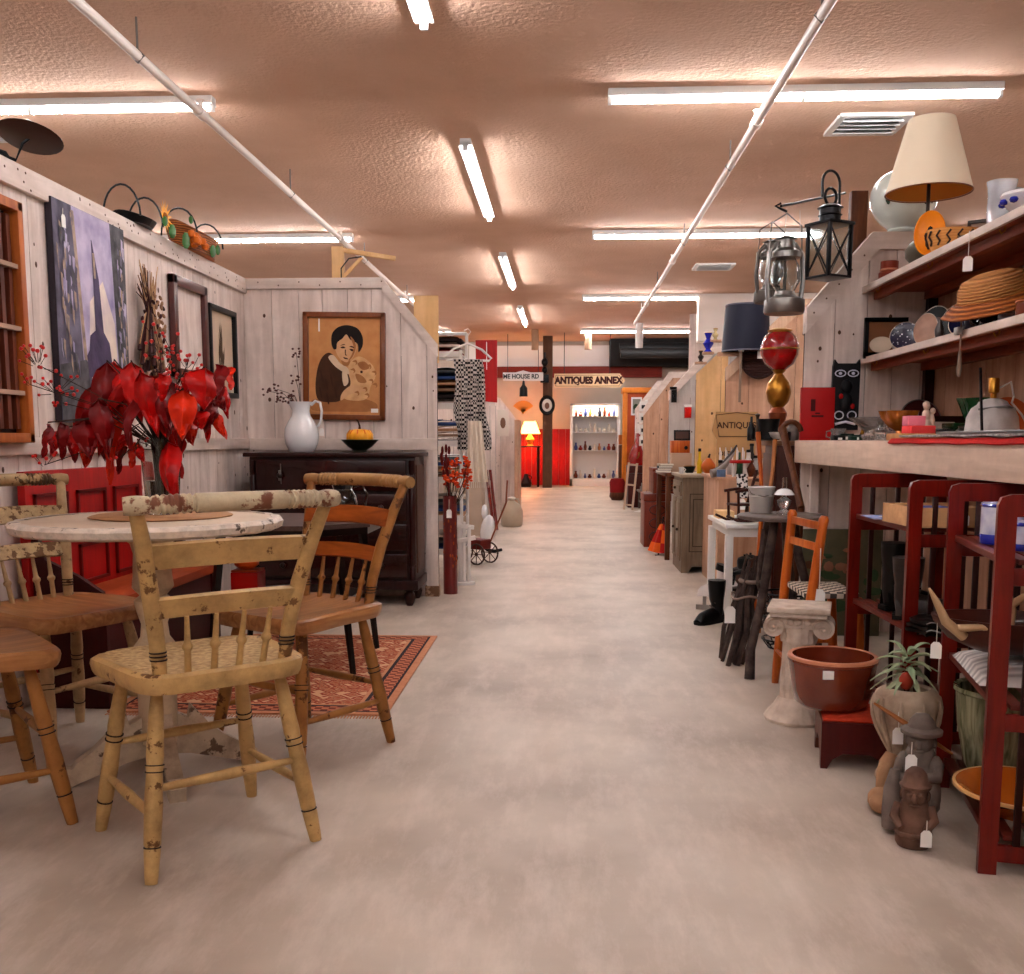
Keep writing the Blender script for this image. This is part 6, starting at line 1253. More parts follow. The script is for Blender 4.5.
# small shelf unit beside divider with bric-a-brac
o = thing('curio_shelf', 'narrow wooden curio shelf on the back of the first right divider', 'shelf', (1.42, 5.46, 0))
b = MB(); b.box(.09, -.12, .996, .11, .06, 1.56, .002); b.build('side_board', pineboard, o)
for z in (1.12, 1.3, 1.46): b = MB(); b.box(-.12, -.12, z, .09, .06, z+.014, .002); b.build('shelf_board', warmpine, o)
b = MB(); b.box(-.12, .06, .996, .11, .072, 1.56); b.build('back_board', pineboard, o)
rnd = random.Random(31); cols = [((232, 224, 220), 'white'), ((46, 36, 36), 'black'), ((176, 90, 60), 'copper coloured'), ((120, 96, 80), 'brown'), ((206, 190, 160), 'cream'), ((60, 70, 60), 'dark green')]
pos_w = ['on the lowest board', 'on the middle board', 'on the top board']
for i, z in enumerate((1.1345, 1.3145, 1.4745)):
    for j in range(3):
        c, cn = cols[(i*3+j*2+i) % 6]; r = .022+.006*((i+j) % 3); h = .06+.02*((i*2+j) % 3)
        lathed('curio_vase', '%s small vase %s of the curio shelf, %s' % (cn, pos_w[i], ['left end', 'middle', 'right end'][j]), 'vase', [(0, 0), (r*.7, 0), (r, h*.35), (r*.5, h*.7), (r*.7, h), (r*.55, h), (0, h*.6)], mat('curio_'+cn.replace(' ', '_'), c, .3, c2=tuple(int(v*.6) for v in c), scale=22), (1.335+j*.068, 5.42, z), n=16, group='vases on the curio shelf', extra=lambda o, r=r, h=h: MB().lathe([(r*.68, h-.004), (r*.76, h), (r*.68, h+.003)], n=16).build('rim', brass, o))
# clutter along the cabinet edge and on a pine stand by divider 2
o = thing('pine_stand', 'bare pine board stand in front of the second right divider', 'stand', (1.17, 7.05, 0))
b = MB(); b.box(-.15, -.34, .735, .4, .47, .755, .003); b.build('top', pineboard, o)
b = MB(); b.box(-.14, -.33, 0, .39, -.31, .735, .003); b.build('end_board', pineboard, o); b = MB(); b.box(-.13, -.31, 0, -.11, .46, .735, .003); b.build('side_board', pineboard, o)
sz = .756
o = thing('antiques_sign', 'shield-shaped tan sign reading ANTIQUES on the pine stand', 'sign', (X_(736, 7.45), 7.45, sz+.0))
b = MB(); hw_ = .16; zb_ = Z_(412, 7.5)-sz; b.prism([(-hw_+.02, 0), (-hw_+.02, zb_*.55), (-hw_-.015, zb_*.7), (-hw_+.01, zb_), (hw_-.01, zb_), (hw_+.015, zb_*.7), (hw_-.02, zb_*.55), (hw_-.02, 0)], .012, TR(0, .006, 0, rx=PI/2)); b.build('panel', mat('sign_tan', (196, 158, 112), .6, c2=(166, 126, 88)), o)
text_mesh('ANTIQUES', .062, 'lettering', mat('sign_brown', (70, 40, 28), .6), o, TR(0, -.0068, zb_*.78, rx=PI/2), .001, .001, .95)
text_mesh('OLD', .045, 'lettering', mat('sign_brown', (70, 40, 28)), o, TR(-.08, -.0068, zb_*.32, rx=PI/2), .001, .001)
b = MB(); b.tube([(-hw_+.01, -.008, zb_*.95), (0, -.008, zb_*.99), (hw_-.01, -.008, zb_*.95), (hw_-.035, -.008, zb_*.6), (-hw_+.035, -.008, zb_*.6)], .003, 5, closed=True); b.build('border_line', mat('sign_brown', (70, 40, 28)), o)
o = thing('red_doll_stool', 'small red topped stool with white spindle legs among the clutter', 'stool', (X_(741, 6.8), 6.8, sz))
b = MB(); b.lathe([(0, .09), (.07, .09), (.074, .1), (.07, .11), (0, .112)], n=24); b.build('seat', mat('bright_red_paint', (178, 22, 20)), o)
for k in range(4): a = k*PI/2+.5; b = MB(); b.spin((math.cos(a)*.045, math.sin(a)*.045, .09), (math.cos(a)*.06, math.sin(a)*.06, 0), [(0, .006), (.5, .009), (1, .005)]); b.build('leg', white, o)
def horn(label, px, py, Y, L, s, cc):
    b = MB(); b.tube([(0, 0, .02), (L*.3, 0, .01+s*.02), (L*.65, .01, .04+s*.04), (L, 0, .11+s*.05)], [.03, .027, .018, .005], 10)
    one('driftwood_horn', b, mat('horn_'+cc, {'grey': (150, 138, 130), 'dark': (70, 60, 56)}[cc], .5, c2=(90, 80, 74), scale=12), label, 'horn', loc=(X_(px, Y), Y, sz+.0), rz=.2, group='horns on the pine stand')
horn('long grey curved horn lying on the pine stand, left of the red stool', 712, 470, 6.78, .16, 1, 'grey'); horn('dark curved horn behind the grey one on the pine stand', 716, 470, 6.95, .15, 2, 'dark')
o = thing('patterned_plate_stand', 'black and white patterned plate in a stand at the front of the clutter', 'plate', (X_(746, 6.2), 6.2, .527), rot=(-.2, 0, .2))
b = MB(); b.box(-.035, -.006, .12, .035, .006, .27, .004); b.build('plate', mat('bw_pattern', (226, 222, 220), .3, kind='speck', c2=(30, 28, 32), scale=55, amt=1.0), o)
b = MB(); b.tube([(-.03, -.01, .12), (-.035, .02, 0)], .004, 6); b.tube([(.03, -.01, .12), (.035, .02, 0)], .004, 6); b.build('wire_stand', blackm, o); tag_label(o, (-.01, -.01, .13), 1.6, 0, .01)
for k, (px, Y, h, c, lab) in enumerate(((749, 6.9, .16, (226, 218, 214), 'white ceramic bottle on the pine stand'), (756, 7.0, .12, (170, 166, 164), 'grey tin canister on the pine stand'), (729, 7.2, .13, (206, 200, 196), 'pale striped jar in front of the tan sign'), (721, 6.9, .09, (120, 104, 92), 'brown clay jar near the left end of the pine stand'), (752, 7.35, .2, (60, 52, 50), 'tall dark bottle beside the tan sign'))):
    lathed('stand_bottle', lab, 'bottle', [(0, 0), (.032, 0), (.036, .01), (.034, h*.55), (.014, h*.78), (.013, h), (0, h)], mat('sb%d' % k, c, .35, c2=tuple(int(v*.7) for v in c), scale=16), (X_(px, Y), Y, sz), n=20, extra=lambda o, h=h: MB().lathe([(0, h), (.016, h), (.016, h+.018), (0, h+.02)], n=14).build('stopper', blackp, o))
# long handled tools leaning
for k, (p0, p1, m_, r_, lab) in enumerate((((762, 508, 5.25), (758, 432, 5.3), ow, .012, 'orange wooden tool handle standing in the tin bucket area'), ((769, 500, 5.2), (775, 440, 5.3), mat('tan_handle', (190, 130, 80), .5), .011, 'tan tool handle right of the orange one'), ((801, 508, 4.75), (782, 428, 5.05), brownwood, .018, 'thick dark wooden yoke leaning at the end of the counter'))):
    a_, c_ = P(*p0), P(*p1); b = MB(); b.tube([a_, a_.lerp(c_, .5)+Vector((.004, 0, 0)), c_], [r_, r_*.9, r_*1.1], 10)
    if k == 2: b.tube([c_+Vector((math.sin(t)*.05+.045, 0, -.03+math.cos(t)*.06)) for t in [-1.4+j*.25 for j in range(12)]], .013, 8)
    b.tube([(a_.x-.03, a_.y, 0), a_], [r_*.8, r_], 10)
    one('tool_handle', b, m_, lab, 'tool', group='tools leaning by the twig table')
# things hung on or standing on divider 2
o = thing('dark_woven_tray', 'round dark brown woven tray hanging on the second right divider', 'tray', P(759, 357, 7.97))
b = MB().at(TR(rx=PI/2)); b.lathe([(0, 0), (.13, 0), (.145, .012), (.15, .03), (.145, .032), (.13, .012), (0, .01)], n=36, sy=1.1); b.build('tray', mat('dark_wicker', (70, 34, 26), .6, kind='weave', c2=(38, 18, 14), scale=26, bump=.8), o)
b = MB().at(TR(rx=PI/2)); b.lathe([(.143, .026), (.156, .03), (.143, .036)], n=36, sy=1.1); b.build('rim', mat('dark_wicker', (70, 34, 26)), o); tag_label(o, (0, -.04, .1), 1.6, 0, .03)
o = thing('hanging_strap', 'dark strap with white tag hanging beside the woven tray', 'strap', P(741, 347, 7.9)); b = MB(); b.beam((0, 0, 0), (0, 0, -.42), .02, .006, .001, up=(0, 1, 0)); b.build('strap', mat('grey_handle', (150, 128, 112)), o); tag_label(o, (0, -.01, .05), 1.6, 0, .01)
o = thing('navy_lampshade', 'large navy drum lampshade standing on top of the second right divider', 'lampshade', (X_(741, 8.05)+.02, 8.05, Z_(352, 8.05)))
b = MB(); b.lathe([(.19, 0), (.165, .36), (.162, .36), (.187, 0)], n=48); b.build('shade', mat('navy_cloth', (36, 36, 56), .5, amt=.3), o)
b = MB(); b.lathe([(.186, 0), (.1925, .004), (.191, .012), (.186, .012)], n=48); b.lathe([(.164, .35), (.168, .356), (.164, .363)], n=48); b.build('trim_band', mat('grey_band', (120, 118, 128), .4), o)
b = MB(); b.box(-.22, -.03, -.03, .3, .03, -.001, .003); b.build('support_board', pineboard, o)
for k, (px, py, Y, h, c, lab) in enumerate(((706, 352, 9.35, .17, (40, 50, 190), 'cobalt blue twisted vase on the yellow pine divider top'), (699, 362, 9.4, .1, (60, 56, 60), 'dark grey figurine lower on the yellow pine divider top'), (713, 340, 9.35, .1, (230, 210, 160), 'yellowish small pitcher beside the cobalt vase'))):
    z = Z_(py, Y, px); lathed('slope_vase', lab, 'vase', [(0, 0), (h*.25, 0), (h*.12, h*.15), (h*.3, h*.45), (h*.1, h*.7), (h*.22, h), (h*.18, h), (0, h*.7)], mat('sv%d' % k, c, .2, c2=tuple(int(v*.6) for v in c), scale=20, coat=.4), (X_(px, Y), Y, z), n=20, extra=lambda o, h=h: (MB().lathe([(h*.2, h-.003), (h*.24, h), (h*.2, h+.004)], n=18).build('rim', brass, o), MB().box(-.05, -.04, -.02, .05, .04, -.0005).build('ledge', pineboard, o)))

# taupe cupboard at the aisle
tp = mat('taupe_paint', (150, 132, 112), .5, kind='wood', c2=(116, 98, 80), amt=.7)
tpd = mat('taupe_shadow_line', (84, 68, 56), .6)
o = thing('taupe_cupboard', 'taupe painted narrow cupboard with panelled sides standing at the aisle', 'cupboard', (.89, 7.56, 0))
b = MB(); b.prism([(0, 0), (.05, 0), (.08, .05), (.2, .05), (.23, 0), (.27, 0), (.27, .72), (0, .72)], .58, Matrix(((1, 0, 0, 0), (0, 0, 1, 0), (0, 1, 0, 0), (0, 0, 0, 1)))); b.build('carcass', tp, o)
b = MB(); b.box(-.02, -.02, .72, .29, .60, .745, .006); b.build('top', mat('taupe_top', (176, 158, 138), .45), o)
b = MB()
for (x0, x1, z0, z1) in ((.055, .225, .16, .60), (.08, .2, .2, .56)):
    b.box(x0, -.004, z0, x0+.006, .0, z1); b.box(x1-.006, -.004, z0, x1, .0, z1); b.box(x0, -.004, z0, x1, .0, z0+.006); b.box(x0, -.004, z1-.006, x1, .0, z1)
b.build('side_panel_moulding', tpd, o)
for y0, y1, z0, z1, nm in ((.03, .55, .58, .69, 'drawer'), (.03, .28, .09, .56, 'door'), (.3, .55, .09, .56, 'door')):
    b = MB(); b.box(-.012, y0, z0, 0, y1, z1, .003); b.box(-.018, y0+.04, z0+.03, -.012, y1-.04, z1-.03, .003); d_ = b.build(nm, tp, o)
    b = MB(); b.ell((-.026, y0+.06 if nm == 'door' else (y0+y1)/2, (z0+z1)/2), .012, 8); b.build('knob', tpd, d_)
tz = .7455
for k, (px, Y, h, r, c, cn, lab) in enumerate(((700, 7.75, .17, .02, (226, 190, 40), 'y', 'bright yellow bottle with dark label on the taupe cupboard'), (709, 7.72, .12, .055, (206, 110, 40), 'o', 'round orange pumpkin-like gourd on the taupe cupboard'), (690, 7.9, .05, .05, (30, 40, 34), 'g', 'low dark green bowl on the taupe cupboard'), (682, 7.7, .05, .022, (226, 222, 220), 'w', 'small white cup on the taupe cupboard'))):
    pr_ = {'y': [(0, 0), (r, 0), (r, h*.5), (r*.5, h*.65), (r*.5, h), (0, h)], 'o': [(0, 0), (r*.5, 0), (r, h*.35), (r*.95, h*.6), (r*.4, h*.95), (0, h)], 'g': [(0, 0), (r*.6, 0), (r, h), (r*.9, h), (0, h*.3)], 'w': [(0, 0), (r*.7, 0), (r, h), (r*.9, h), (0, h*.2)]}[cn]
    lathed('cupboard_ornament', lab, 'ornament', pr_, mat('co%d' % k, c, .3, c2=tuple(int(v*.7) for v in c)), (X_(px, Y), Y, tz), n=24, extra=(lambda o, r=r, h=h, cn=cn: {'y': lambda: MB().lathe([(0, h*.98), (r*.6, h*.98), (r*.6, h*1.12), (0, h*1.13)], n=12).build('cap', blackp, o), 'o': lambda: MB().tube([(0, 0, h), (.01, 0, h*1.25)], [.01, .006], 7).build('stem', stem_m, o), 'g': lambda: MB().lathe([(r*.95, h), (r*1.03, h+.002), (r*.95, h+.005)], n=20).build('rim', brass, o), 'w': lambda: MB().tube([(r, 0, h*.8), (r*1.5, 0, h*.6), (r*.85, 0, h*.3)], .004, 6).build('handle', white, o)}[cn]()))
# long display table behind the cupboard with radio, books, cloth
o = thing('display_table', 'low dark display table beyond the taupe cupboard', 'table', (1.0, 8.9, 0))
b = MB(); b.box(-.16, -.55, .70, .16, .35, .73, .003); b.build('tabletop', brownwood, o)
for sx in (-1, 1):
    for y in (-.5, .3): b = MB(); b.box(sx*.13-.02, y-.02, 0, sx*.13+.02, y+.02, .70, .002); b.build('leg', brownwood, o)
o = thing('wooden_radio', 'orange-brown wooden box radio with a dark dial on the display table', 'radio', (X_(680, 8.7), 8.7, Z_(453, 8.7)-.0), -.0)
b = MB(); b.box(-.08, -.06, 0, .08, .06, .105, .006); b.build('cabinet', ow, o); b = MB(); b.cyl((.045, -.061, .045), (.045, -.066, .045), .016, n=14); b.build('dial', blackp, o)
z_ = o.location.z
bx('wooden_crate', 'pale crate under the wooden radio on the display table', 'crate', (X_(681, 8.7), 8.7, .731), .085, .08, z_-.732, mat('pale_crate', (200, 170, 146), .6))
o = thing('dark_tile', 'dark framed tile leaning on top of the wooden radio', 'tile', (X_(682, 8.7), 8.7, z_+.106), rot=(-.15, 0, 0)); b = MB(); b.box(-.07, -.006, 0, .07, .006, .09, .002); b.build('frame', blackp, o); b = MB(); b.box(-.055, -.0075, .015, .055, -.0065, .075); b.build('picture', mat('dark_brown_pic', (96, 70, 60), .5, scale=20), o)
for k, (c, cn) in enumerate((((214, 206, 200), 'white'), ((120, 40, 34), 'dark red'), ((60, 60, 70), 'slate'), ((196, 180, 160), 'cream'))):
    o = thing('old_book', '%s covered old book, %s in the stack on the display table' % (cn, ['lowest', 'second', 'third', 'topmost'][k]), 'book', (X_(664, 8.5)+.005*k, 8.5, .7305+k*.0185), .1*k-.15, 'books on the display table'); b = MB(); b.box(-.06, -.05, 0, .06, .05, .0035); b.box(-.06, -.05, .0145, .06, .05, .018); b.box(-.06, -.05, 0, -.056, .05, .018); b.build('cover', mat('bk_'+cn.replace(' ', ''), c, .6), o); b = MB(); b.box(-.056, -.048, .0035, .058, .048, .0145); b.build('pages', paper, o)
b = MB(); b.sheet(lambda u, v: ((u-.5)*.14, (v-.5)*.2, .01+.05*math.sin(PI*u)*math.sin(PI*v)+.008*math.sin(12*u)*math.cos(9*v)), 16, 16, .006); one('grey_cloth_heap', b, mat('grey_green_cloth', (110, 108, 98), .9, scale=20), 'crumpled grey-green cloth behind the books on the display table', 'cloth', loc=(X_(671, 9.05), 9.1, .737))
# stacked chests
for k, (x0, x1, Y0, Y1, z0, z1, lab) in enumerate(((.755, .9, 9.4, 9.85, 0, .50, 'red-brown carved wooden chest standing on end, lower of two at the aisle'), (.83, .97, 9.35, 9.8, .505, .74, 'smaller dark brown chest on top of the carved one'))):
    o = thing('carved_chest', lab, 'chest', (x0, Y0, z0), 0, 'stacked chests at the aisle'); w, d, h = x1-x0+.1, Y1-Y0, z1-z0
    b = MB(); b.box(0, 0, 0, w, d, h*.85, .004); b.build('body', mat('chest_wood', (140, 60, 34), .4, kind='wood', c2=(88, 30, 18), coat=.2), o); b = MB(); b.box(-.005, -.005, h*.86, w+.005, d+.005, h, .005); b.build('lid', mat('chest_wood', (140, 60, 34)), o)
    b = MB()
    for j in range(3):
        zc = h*(.2+.25*j); b.tube([(w*.5+math.cos(t)*w*.3, -.004, zc+math.sin(t)*h*.09) for t in [i*2*PI/14 for i in range(14)]], .005, 5, closed=True); b.ell((w*.5, -.003, zc), (.012, .005, .012), 7)
    b.build('carving', mat('chest_dark', (70, 24, 16), .4), o)
o = thing('folded_umbrella', 'closed orange and red beach umbrella leaning on the carved chest', 'umbrella', (.83, 8.75, 0), rot=(0, .12, 0))
b = MB(); b.lathe([(0, .28), (.02, .27), (.07, .1), (.085, .03), (.04, .02), (0, .04)], n=24, rad=lambda t, z: 1+.15*math.cos(6*t)); b.build('canopy', mat('orange_red_canvas', (232, 110, 30), .7, kind='check', c2=(180, 26, 20), scale=9, amt=1), o)
b = MB(); b.cyl((0, 0, 0), (0, 0, .34), .008); b.tube([(0, 0, .0), (-.03, -.04, .0)], .004, 5); b.build('pole', blackm, o)
# farther right side pieces
for k, (px, py, w, d, h, c, lab) in enumerate(((645, 511, .14, .3, .28, (120, 104, 92), 'grey low slatted bench past the chests'), (640, 501, .14, .2, .3, (90, 60, 44), 'brown low table farther along the right side'), (662, 502, .1, .2, .78, (110, 56, 34), 'reddish brown cupboard along the right side'))):
    loc = GF(px, py); o = thing('far_cabinet', lab, 'cabinet', (loc[0]+w*.5, loc[1]+d, 0)); mm_ = mat('fc%d' % k, c, .5, kind='wood', c2=tuple(int(v*.6) for v in c))
    b = MB(); b.box(-w-.01, -d-.01, h-.025, w+.01, d+.01, h, .003); b.build('top', mm_, o)
    for sx in (-1, 1):
        for sy in (-1, 1): b = MB(); b.box(sx*(w-.03)-.015, sy*(d-.03)-.015, 0, sx*(w-.03)+.015, sy*(d-.03)+.015, h-.025); b.build('leg', mm_, o)
    b = MB(); b.box(-w+.02, -d+.02, h*.35, w-.02, d-.02, h*.9 if k == 2 else h*.42); b.build('box' if k == 2 else 'shelf', mm_, o)
    if k < 2:
        b = MB(); b.box(-w*.8, -d*.8, h, w*.6, d*.5, h+.05, .004); b.mi = 1; b.box(-w*.7, -d*.7, h+.051, w*.5, d*.4, h+.1, .004); one('stacked_trays', b, [galv, mat('dull_grey_tray', (150, 142, 136), .5)], 'grey trays stacked on the %s' % ('slatted bench past the chests' if k == 0 else 'brown low table on the right side'), 'trays', loc=(loc[0]+w*.5, loc[1]+d, .001))
o = thing('leaning_frame', 'pale wooden ladder-like frame leaning at the aisle in the right distance', 'frame', GF(628, 510), rot=(-.12, .1, 0))
for x in (-.06, .06): b = MB(); b.box(x-.015, -.02, 0, x+.015, .0, .68, .002); b.build('rail', mat('pale_frame', (214, 190, 168), .6), o)
for z in (.06, .35, .64): b = MB(); b.box(-.06, -.018, z, .06, -.004, z+.025, .002); b.build('rung', mat('pale_frame', (214, 190, 168)), o)
o = thing('red_basket_pot', 'round brown basket with red top on the floor in the right distance', 'basket', GF(617, 500)); b = MB(); b.lathe([(0, 0), (.09, 0), (.13, .06), (.12, .13), (0, .13)], n=20); b.build('basket', brownwood, o); b = MB(); b.lathe([(0, .13), (.12, .13), (.13, .3), (.1, .36), (0, .37)], n=20); b.build('red_top', mat('red_cloth', (150, 30, 30), .8), o)
# orange door frame with picture
DX = lambda px: X_(px, 17)
o = thing('orange_wardrobe', 'tall orange pine wardrobe in the right distance beneath the arrow sign', 'wardrobe', (0, 17, 0)); wz = Z_(387, 17)
b = MB(); b.box(DX(624), 0, 0, DX(690), .5, wz-.05, .01); b.build('carcass', mat('orange_panel', (206, 96, 34), .4, kind='wood', c2=(170, 70, 20)), o)
b = MB(); b.box(DX(622), -.04, wz-.09, DX(692), .52, wz, .01); b.box(DX(622), -.03, 0, DX(627), 0, wz-.08, .005); b.build('cornice', mat('orange_trim', (232, 150, 58), .4, kind='wood', c2=(206, 120, 40)), o)
o = thing('landscape_print', 'small framed green landscape hung on the orange wardrobe', 'picture', (DX(636), 16.99, Z_(406, 17)))
b = MB(); b.box(-.09, -.012, -.15, .09, 0, .15, .004); b.build('frame', white, o); b = MB(); b.box(-.065, -.015, -.12, .065, -.0125, .12); b.mi = 1; b.ell((-.01, -.0155, -.02), (.045, .001, .06), 10); b.build('print', [mat('print_grey', (150, 150, 140), .6), mat('print_green', (50, 74, 44), .6)], o)
o = thing('greeting_card_rack', 'white revolving card rack hung with small dark cards in the right distance', 'rack', (X_(647, 13.9), 14.1, 0))
b = MB(); b.cyl((0, 0, 0), (0, 0, 1.55), .02); b.lathe([(0, 0), (.15, 0), (.02, .04), (0, .04)], n=16); b.build('post', white, o)
b = MB()
for k in range(4): b.box(-.09, -.05+0, .92+k*.16, .09, .05, 1.05+k*.16, .003)
b.build('card_panel', white, o)
for k in range(4):
    for x in (-.05, .03): b = MB(); b.box(x-.02, -.056, .95+k*.16, x+.03, -.051, 1.0+k*.16); b.build('card', mat('dark_card', (50, 46, 46), .6), o)
o = thing('red_guitar_case', 'glossy red pear-shaped case standing in front of the wardrobe', 'case', (X_(637, 15.2), 15.2, .62)); b = MB(); b.tube([(0, 0, 0), (0, 0, .12), (0, 0, .22), (.01, 0, .34), (.02, 0, .48)], [.09, .12, .09, .045, .03], 16, flat=.5); b.build('case', mat('glossy_red', (176, 26, 18), .2, coat=.5), o)
b = MB(); b.tube([(0, -.05, .1), (.02, -.08, .14), (.03, -.05, .2)], .008, 6); b.build('handle', brass, o)
bx('dark_chest', 'dark red-brown chest in the right distance under the red case', 'chest', (X_(641, 15.2), 15.2, 0), .2, .25, .618, mat('dkr', (86, 28, 22), .4), lid=mat('dkr', (86, 28, 22)))
# items on the grey-white divider
o = thing('wall_sconce', 'black iron wall sconce on the grey-white divider', 'sconce', P(674, 395, 10.88)); b = MB(); b.box(-.03, -.01, -.08, .03, 0, .08, .004); b.build('plate', blackm, o); b = MB(); b.tube([(0, -.01, 0), (0, -.08, -.03), (-.02, -.1, .05)], .01, 6); b.lathe([(0, .05), (.035, .05), (.04, .08), (0, .08)], (-.02, -.1, 0), 12); b.build('arm', blackm, o)
bx('red_tin_box', 'bright red tin hanging on the grey-white divider beside the yellow pine edge', 'tin', (P(688, 418, 10.8).x, 10.83, P(688, 418, 10.8).z), .035, .03, .14, mat('bright_red_tin', (206, 28, 14)), lid=white)

# ================================================================== LEFT SIDE BEYOND THE DIVIDER
o = thing('red_umbrella_can', 'tall narrow dark red painted can with flower pattern at the end of the left divider', 'can', (-.737, 6.46, 0))
b = MB(); b.lathe([(0, 0), (.046, 0), (.046, .64), (.043, .64), (.04, .02), (0, .02)], n=32); b.build('body', mat('oxblood_can', (122, 22, 16), .35, c2=(74, 8, 8), scale=9, coat=.3), o)
b = MB(); rnd = random.Random(17)
for k in range(16): a = rnd.uniform(-2.6, -.3); z = rnd.uniform(.15, .48); b.ell((math.cos(a)*.046, math.sin(a)*.046, z), (.006, .003, .012), 6)
b.build('painted_flowers', mat('faint_gold', (176, 92, 50), .5), o); tag_label(o, (.0, -.05, .62), 1.3, 0, .05)
b = MB(); rnd = random.Random(18)
for k in range(26):
    e = Vector((rnd.uniform(-.07, .13), rnd.uniform(-.08, .08), rnd.uniform(.7, .88))); b.mi = 0; b.tube([(rnd.uniform(-.02, .02), 0, .5), e*.9+Vector((0, 0, .02)), e], .0015, 4); b.mi = 1 if k % 3 else 2
    for j in range(6): b.ell(e+Vector((rnd.uniform(-.018, .018), rnd.uniform(-.018, .018), rnd.uniform(-.018, .018))), (.011, .011, .008), 6)
for k in range(14): b.mi = 3; e = Vector((rnd.uniform(-.06, .0), rnd.uniform(-.04, .06), rnd.uniform(.78, .96))); b.tube([(0, 0, .6), e], .0015, 4); b.ell(e, (.01, .01, .03), 6)
one('orange_flower_bunch', b, [stem_m, mat('orange_flower', (236, 92, 28), .6), mat('deep_orange', (196, 60, 24), .6), mat('dark_red_frond', (120, 24, 24), .6)], 'bunch of orange artificial flowers standing in the tall red can', 'flowers', loc=(-.737, 6.46, .0))
# white metal rack of linens
wr = mat('white_enamel_rack', (232, 226, 222), .4, amt=.1)
o = thing('white_metal_rack', 'white metal rack with scrolled top holding folded linens past the left divider', 'rack', (-1.15, 7.25, 0)); RW, RD, RH = .43, .22, 1.62
for sx in (-1, 1):
    for sy in (-1, 1): b = MB(); b.cyl((sx*RW, sy*RD, 0), (sx*RW, sy*RD, RH+(.16 if sy > 0 else .0)), .012, n=8); b.build('post', wr, o)
SHF = [.22, .46, .73, .985, 1.245, 1.60]
for z in SHF:
    b = MB(); b.box(-RW, -RD, z-.012, RW, RD, z, .002); b.box(-RW-.004, -RD-.006, z-.03, RW+.004, -RD, z+.012, .002); b.build('shelf', wr, o)
b = MB(); b.tube([(-RW, RD, RH+.05), (-RW*.5, RD, RH+.16), (0, RD, RH+.2), (RW*.5, RD, RH+.16), (RW, RD, RH+.16)], .009, 6)
for k in range(9): x = -RW+k*RW/4; b.cyl((x, RD, RH), (x, RD, RH+.15), .006, n=6)
b.cyl((-RW, RD, RH+.15), (RW, RD, RH+.15), .008, n=6); b.build('top_gallery', wr, o)
rnd = random.Random(23)
lin_cols = [((206, 164, 130), 'tan'), ((236, 224, 212), 'cream'), ((60, 44, 46), 'dark'), ((70, 96, 150), 'blue'), ((150, 30, 34), 'red'), ((176, 140, 116), 'brown'), ((110, 116, 120), 'grey'), ((214, 196, 190), 'rose')]
lv = ['lowest', 'second', 'third', 'fourth', 'fifth', 'top']
for i, z in enumerate(SHF):
    H__ = [.16, .19, .20, .2, .28, .14][i]
    for cx_, cn_ in ((-.28, 'left'), (.02, 'middle'), (.3, 'aisle')):
        n_ = max(2, int(H__/.045)); zz = z+.001
        for k in range(n_):
            c, cn = lin_cols[(i*5+k*3+int(cx_*10)) % 8]; th_ = .03+.012*rnd.random(); w_ = .12+.02*rnd.random()
            b = MB(); ph = rnd.uniform(0, 6); b.sheet(lambda u, v, th_=th_, w_=w_, ph=ph: ((u-.5)*2*w_, (v-.5)*.34, th_*(.9+.1*math.sin(8*u+ph))*(math.sin(PI*min(1, max(0, u))))**.18+.002*math.sin(22*v+ph)), 10, 8, .0); b.box(-w_*.98, -.165, 0, w_*.98, .165, th_*.55, .006)
            one('folded_linen', b, mat('linen_'+cn, c, .9, c2=tuple(int(v*.8) for v in c), scale=26, amt=.8), '%s folded linen, %s shelf of the white rack, %s stack, %s up' % (cn, lv[i], cn_, ['first', 'second', 'third', 'fourth', 'fifth', 'sixth'][k]), 'linen', loc=(-1.15+cx_, 7.23, zz), rz=rnd.uniform(-.06, .06), group='folded linens on the white rack')
            zz += th_*1.12+.001
# hanger with gingham apron and cream cloth on the rack's aisle side
o = thing('white_hanger', 'white plastic clothes hanger hooked on the white rack', 'hanger', (-.665, 6.98, 1.66), .35)
b = MB(); b.tube([(-.17, 0, -.1), (-.1, 0, -.04), (0, 0, 0), (.1, 0, -.04), (.17, 0, -.1), (.15, 0, -.115), (0, 0, -.112), (-.15, 0, -.115)], .008, 7, closed=True); b.build('bar', wr, o); b = MB(); b.tube([(0, 0, 0), (0, 0, .05), (.02, 0, .08), (0, 0, .1), (-.025, 0, .085)], .004, 6); b.build('hook', wr, o)
gm = mat('gingham', (206, 196, 190), .85, kind='check', c2=(36, 32, 36), scale=62, amt=1)
b = MB(); b.sheet(lambda u, v: ((u-.5)*(.2+.04*v)+.04*v+.01*math.sin(9*v), .03*math.sin(6*PI*u)*(.25+.5*v)+.012*math.sin(14*v+5*u), -v*.62), 26, 26, .004)
one('gingham_cloth', b, gm, 'black and white checked cloth hanging from the white hanger', 'cloth', loc=(-.665, 6.96, 1.55), rz=.35)
b = MB(); b.sheet(lambda u, v: ((u-.5)*(.10+.05*v)+.02*v, .022*math.sin(7*PI*u)*(.3+.6*v), -v*.42), 22, 20, .004); b.mi = 1
for k in range(12): b.cyl((-.075+k*.015+.02, 0, -.41), (-.075+k*.015+.02, 0, -.46), .0015, n=4)
one('cream_towel', b, [cream, string_], 'cream fringed towel hanging below the checked cloth', 'towel', loc=(-.615, 6.93, 1.13), rz=.35)
o = thing('white_wood_stand', 'white painted slatted wooden stand on a flat foot beside the red can', 'stand', (-.70, 6.86, 0), .3)
b = MB(); b.lathe([(0, 0), (.09, 0), (.09, .02), (0, .025)], n=20, sy=.6); b.build('foot', wr, o)
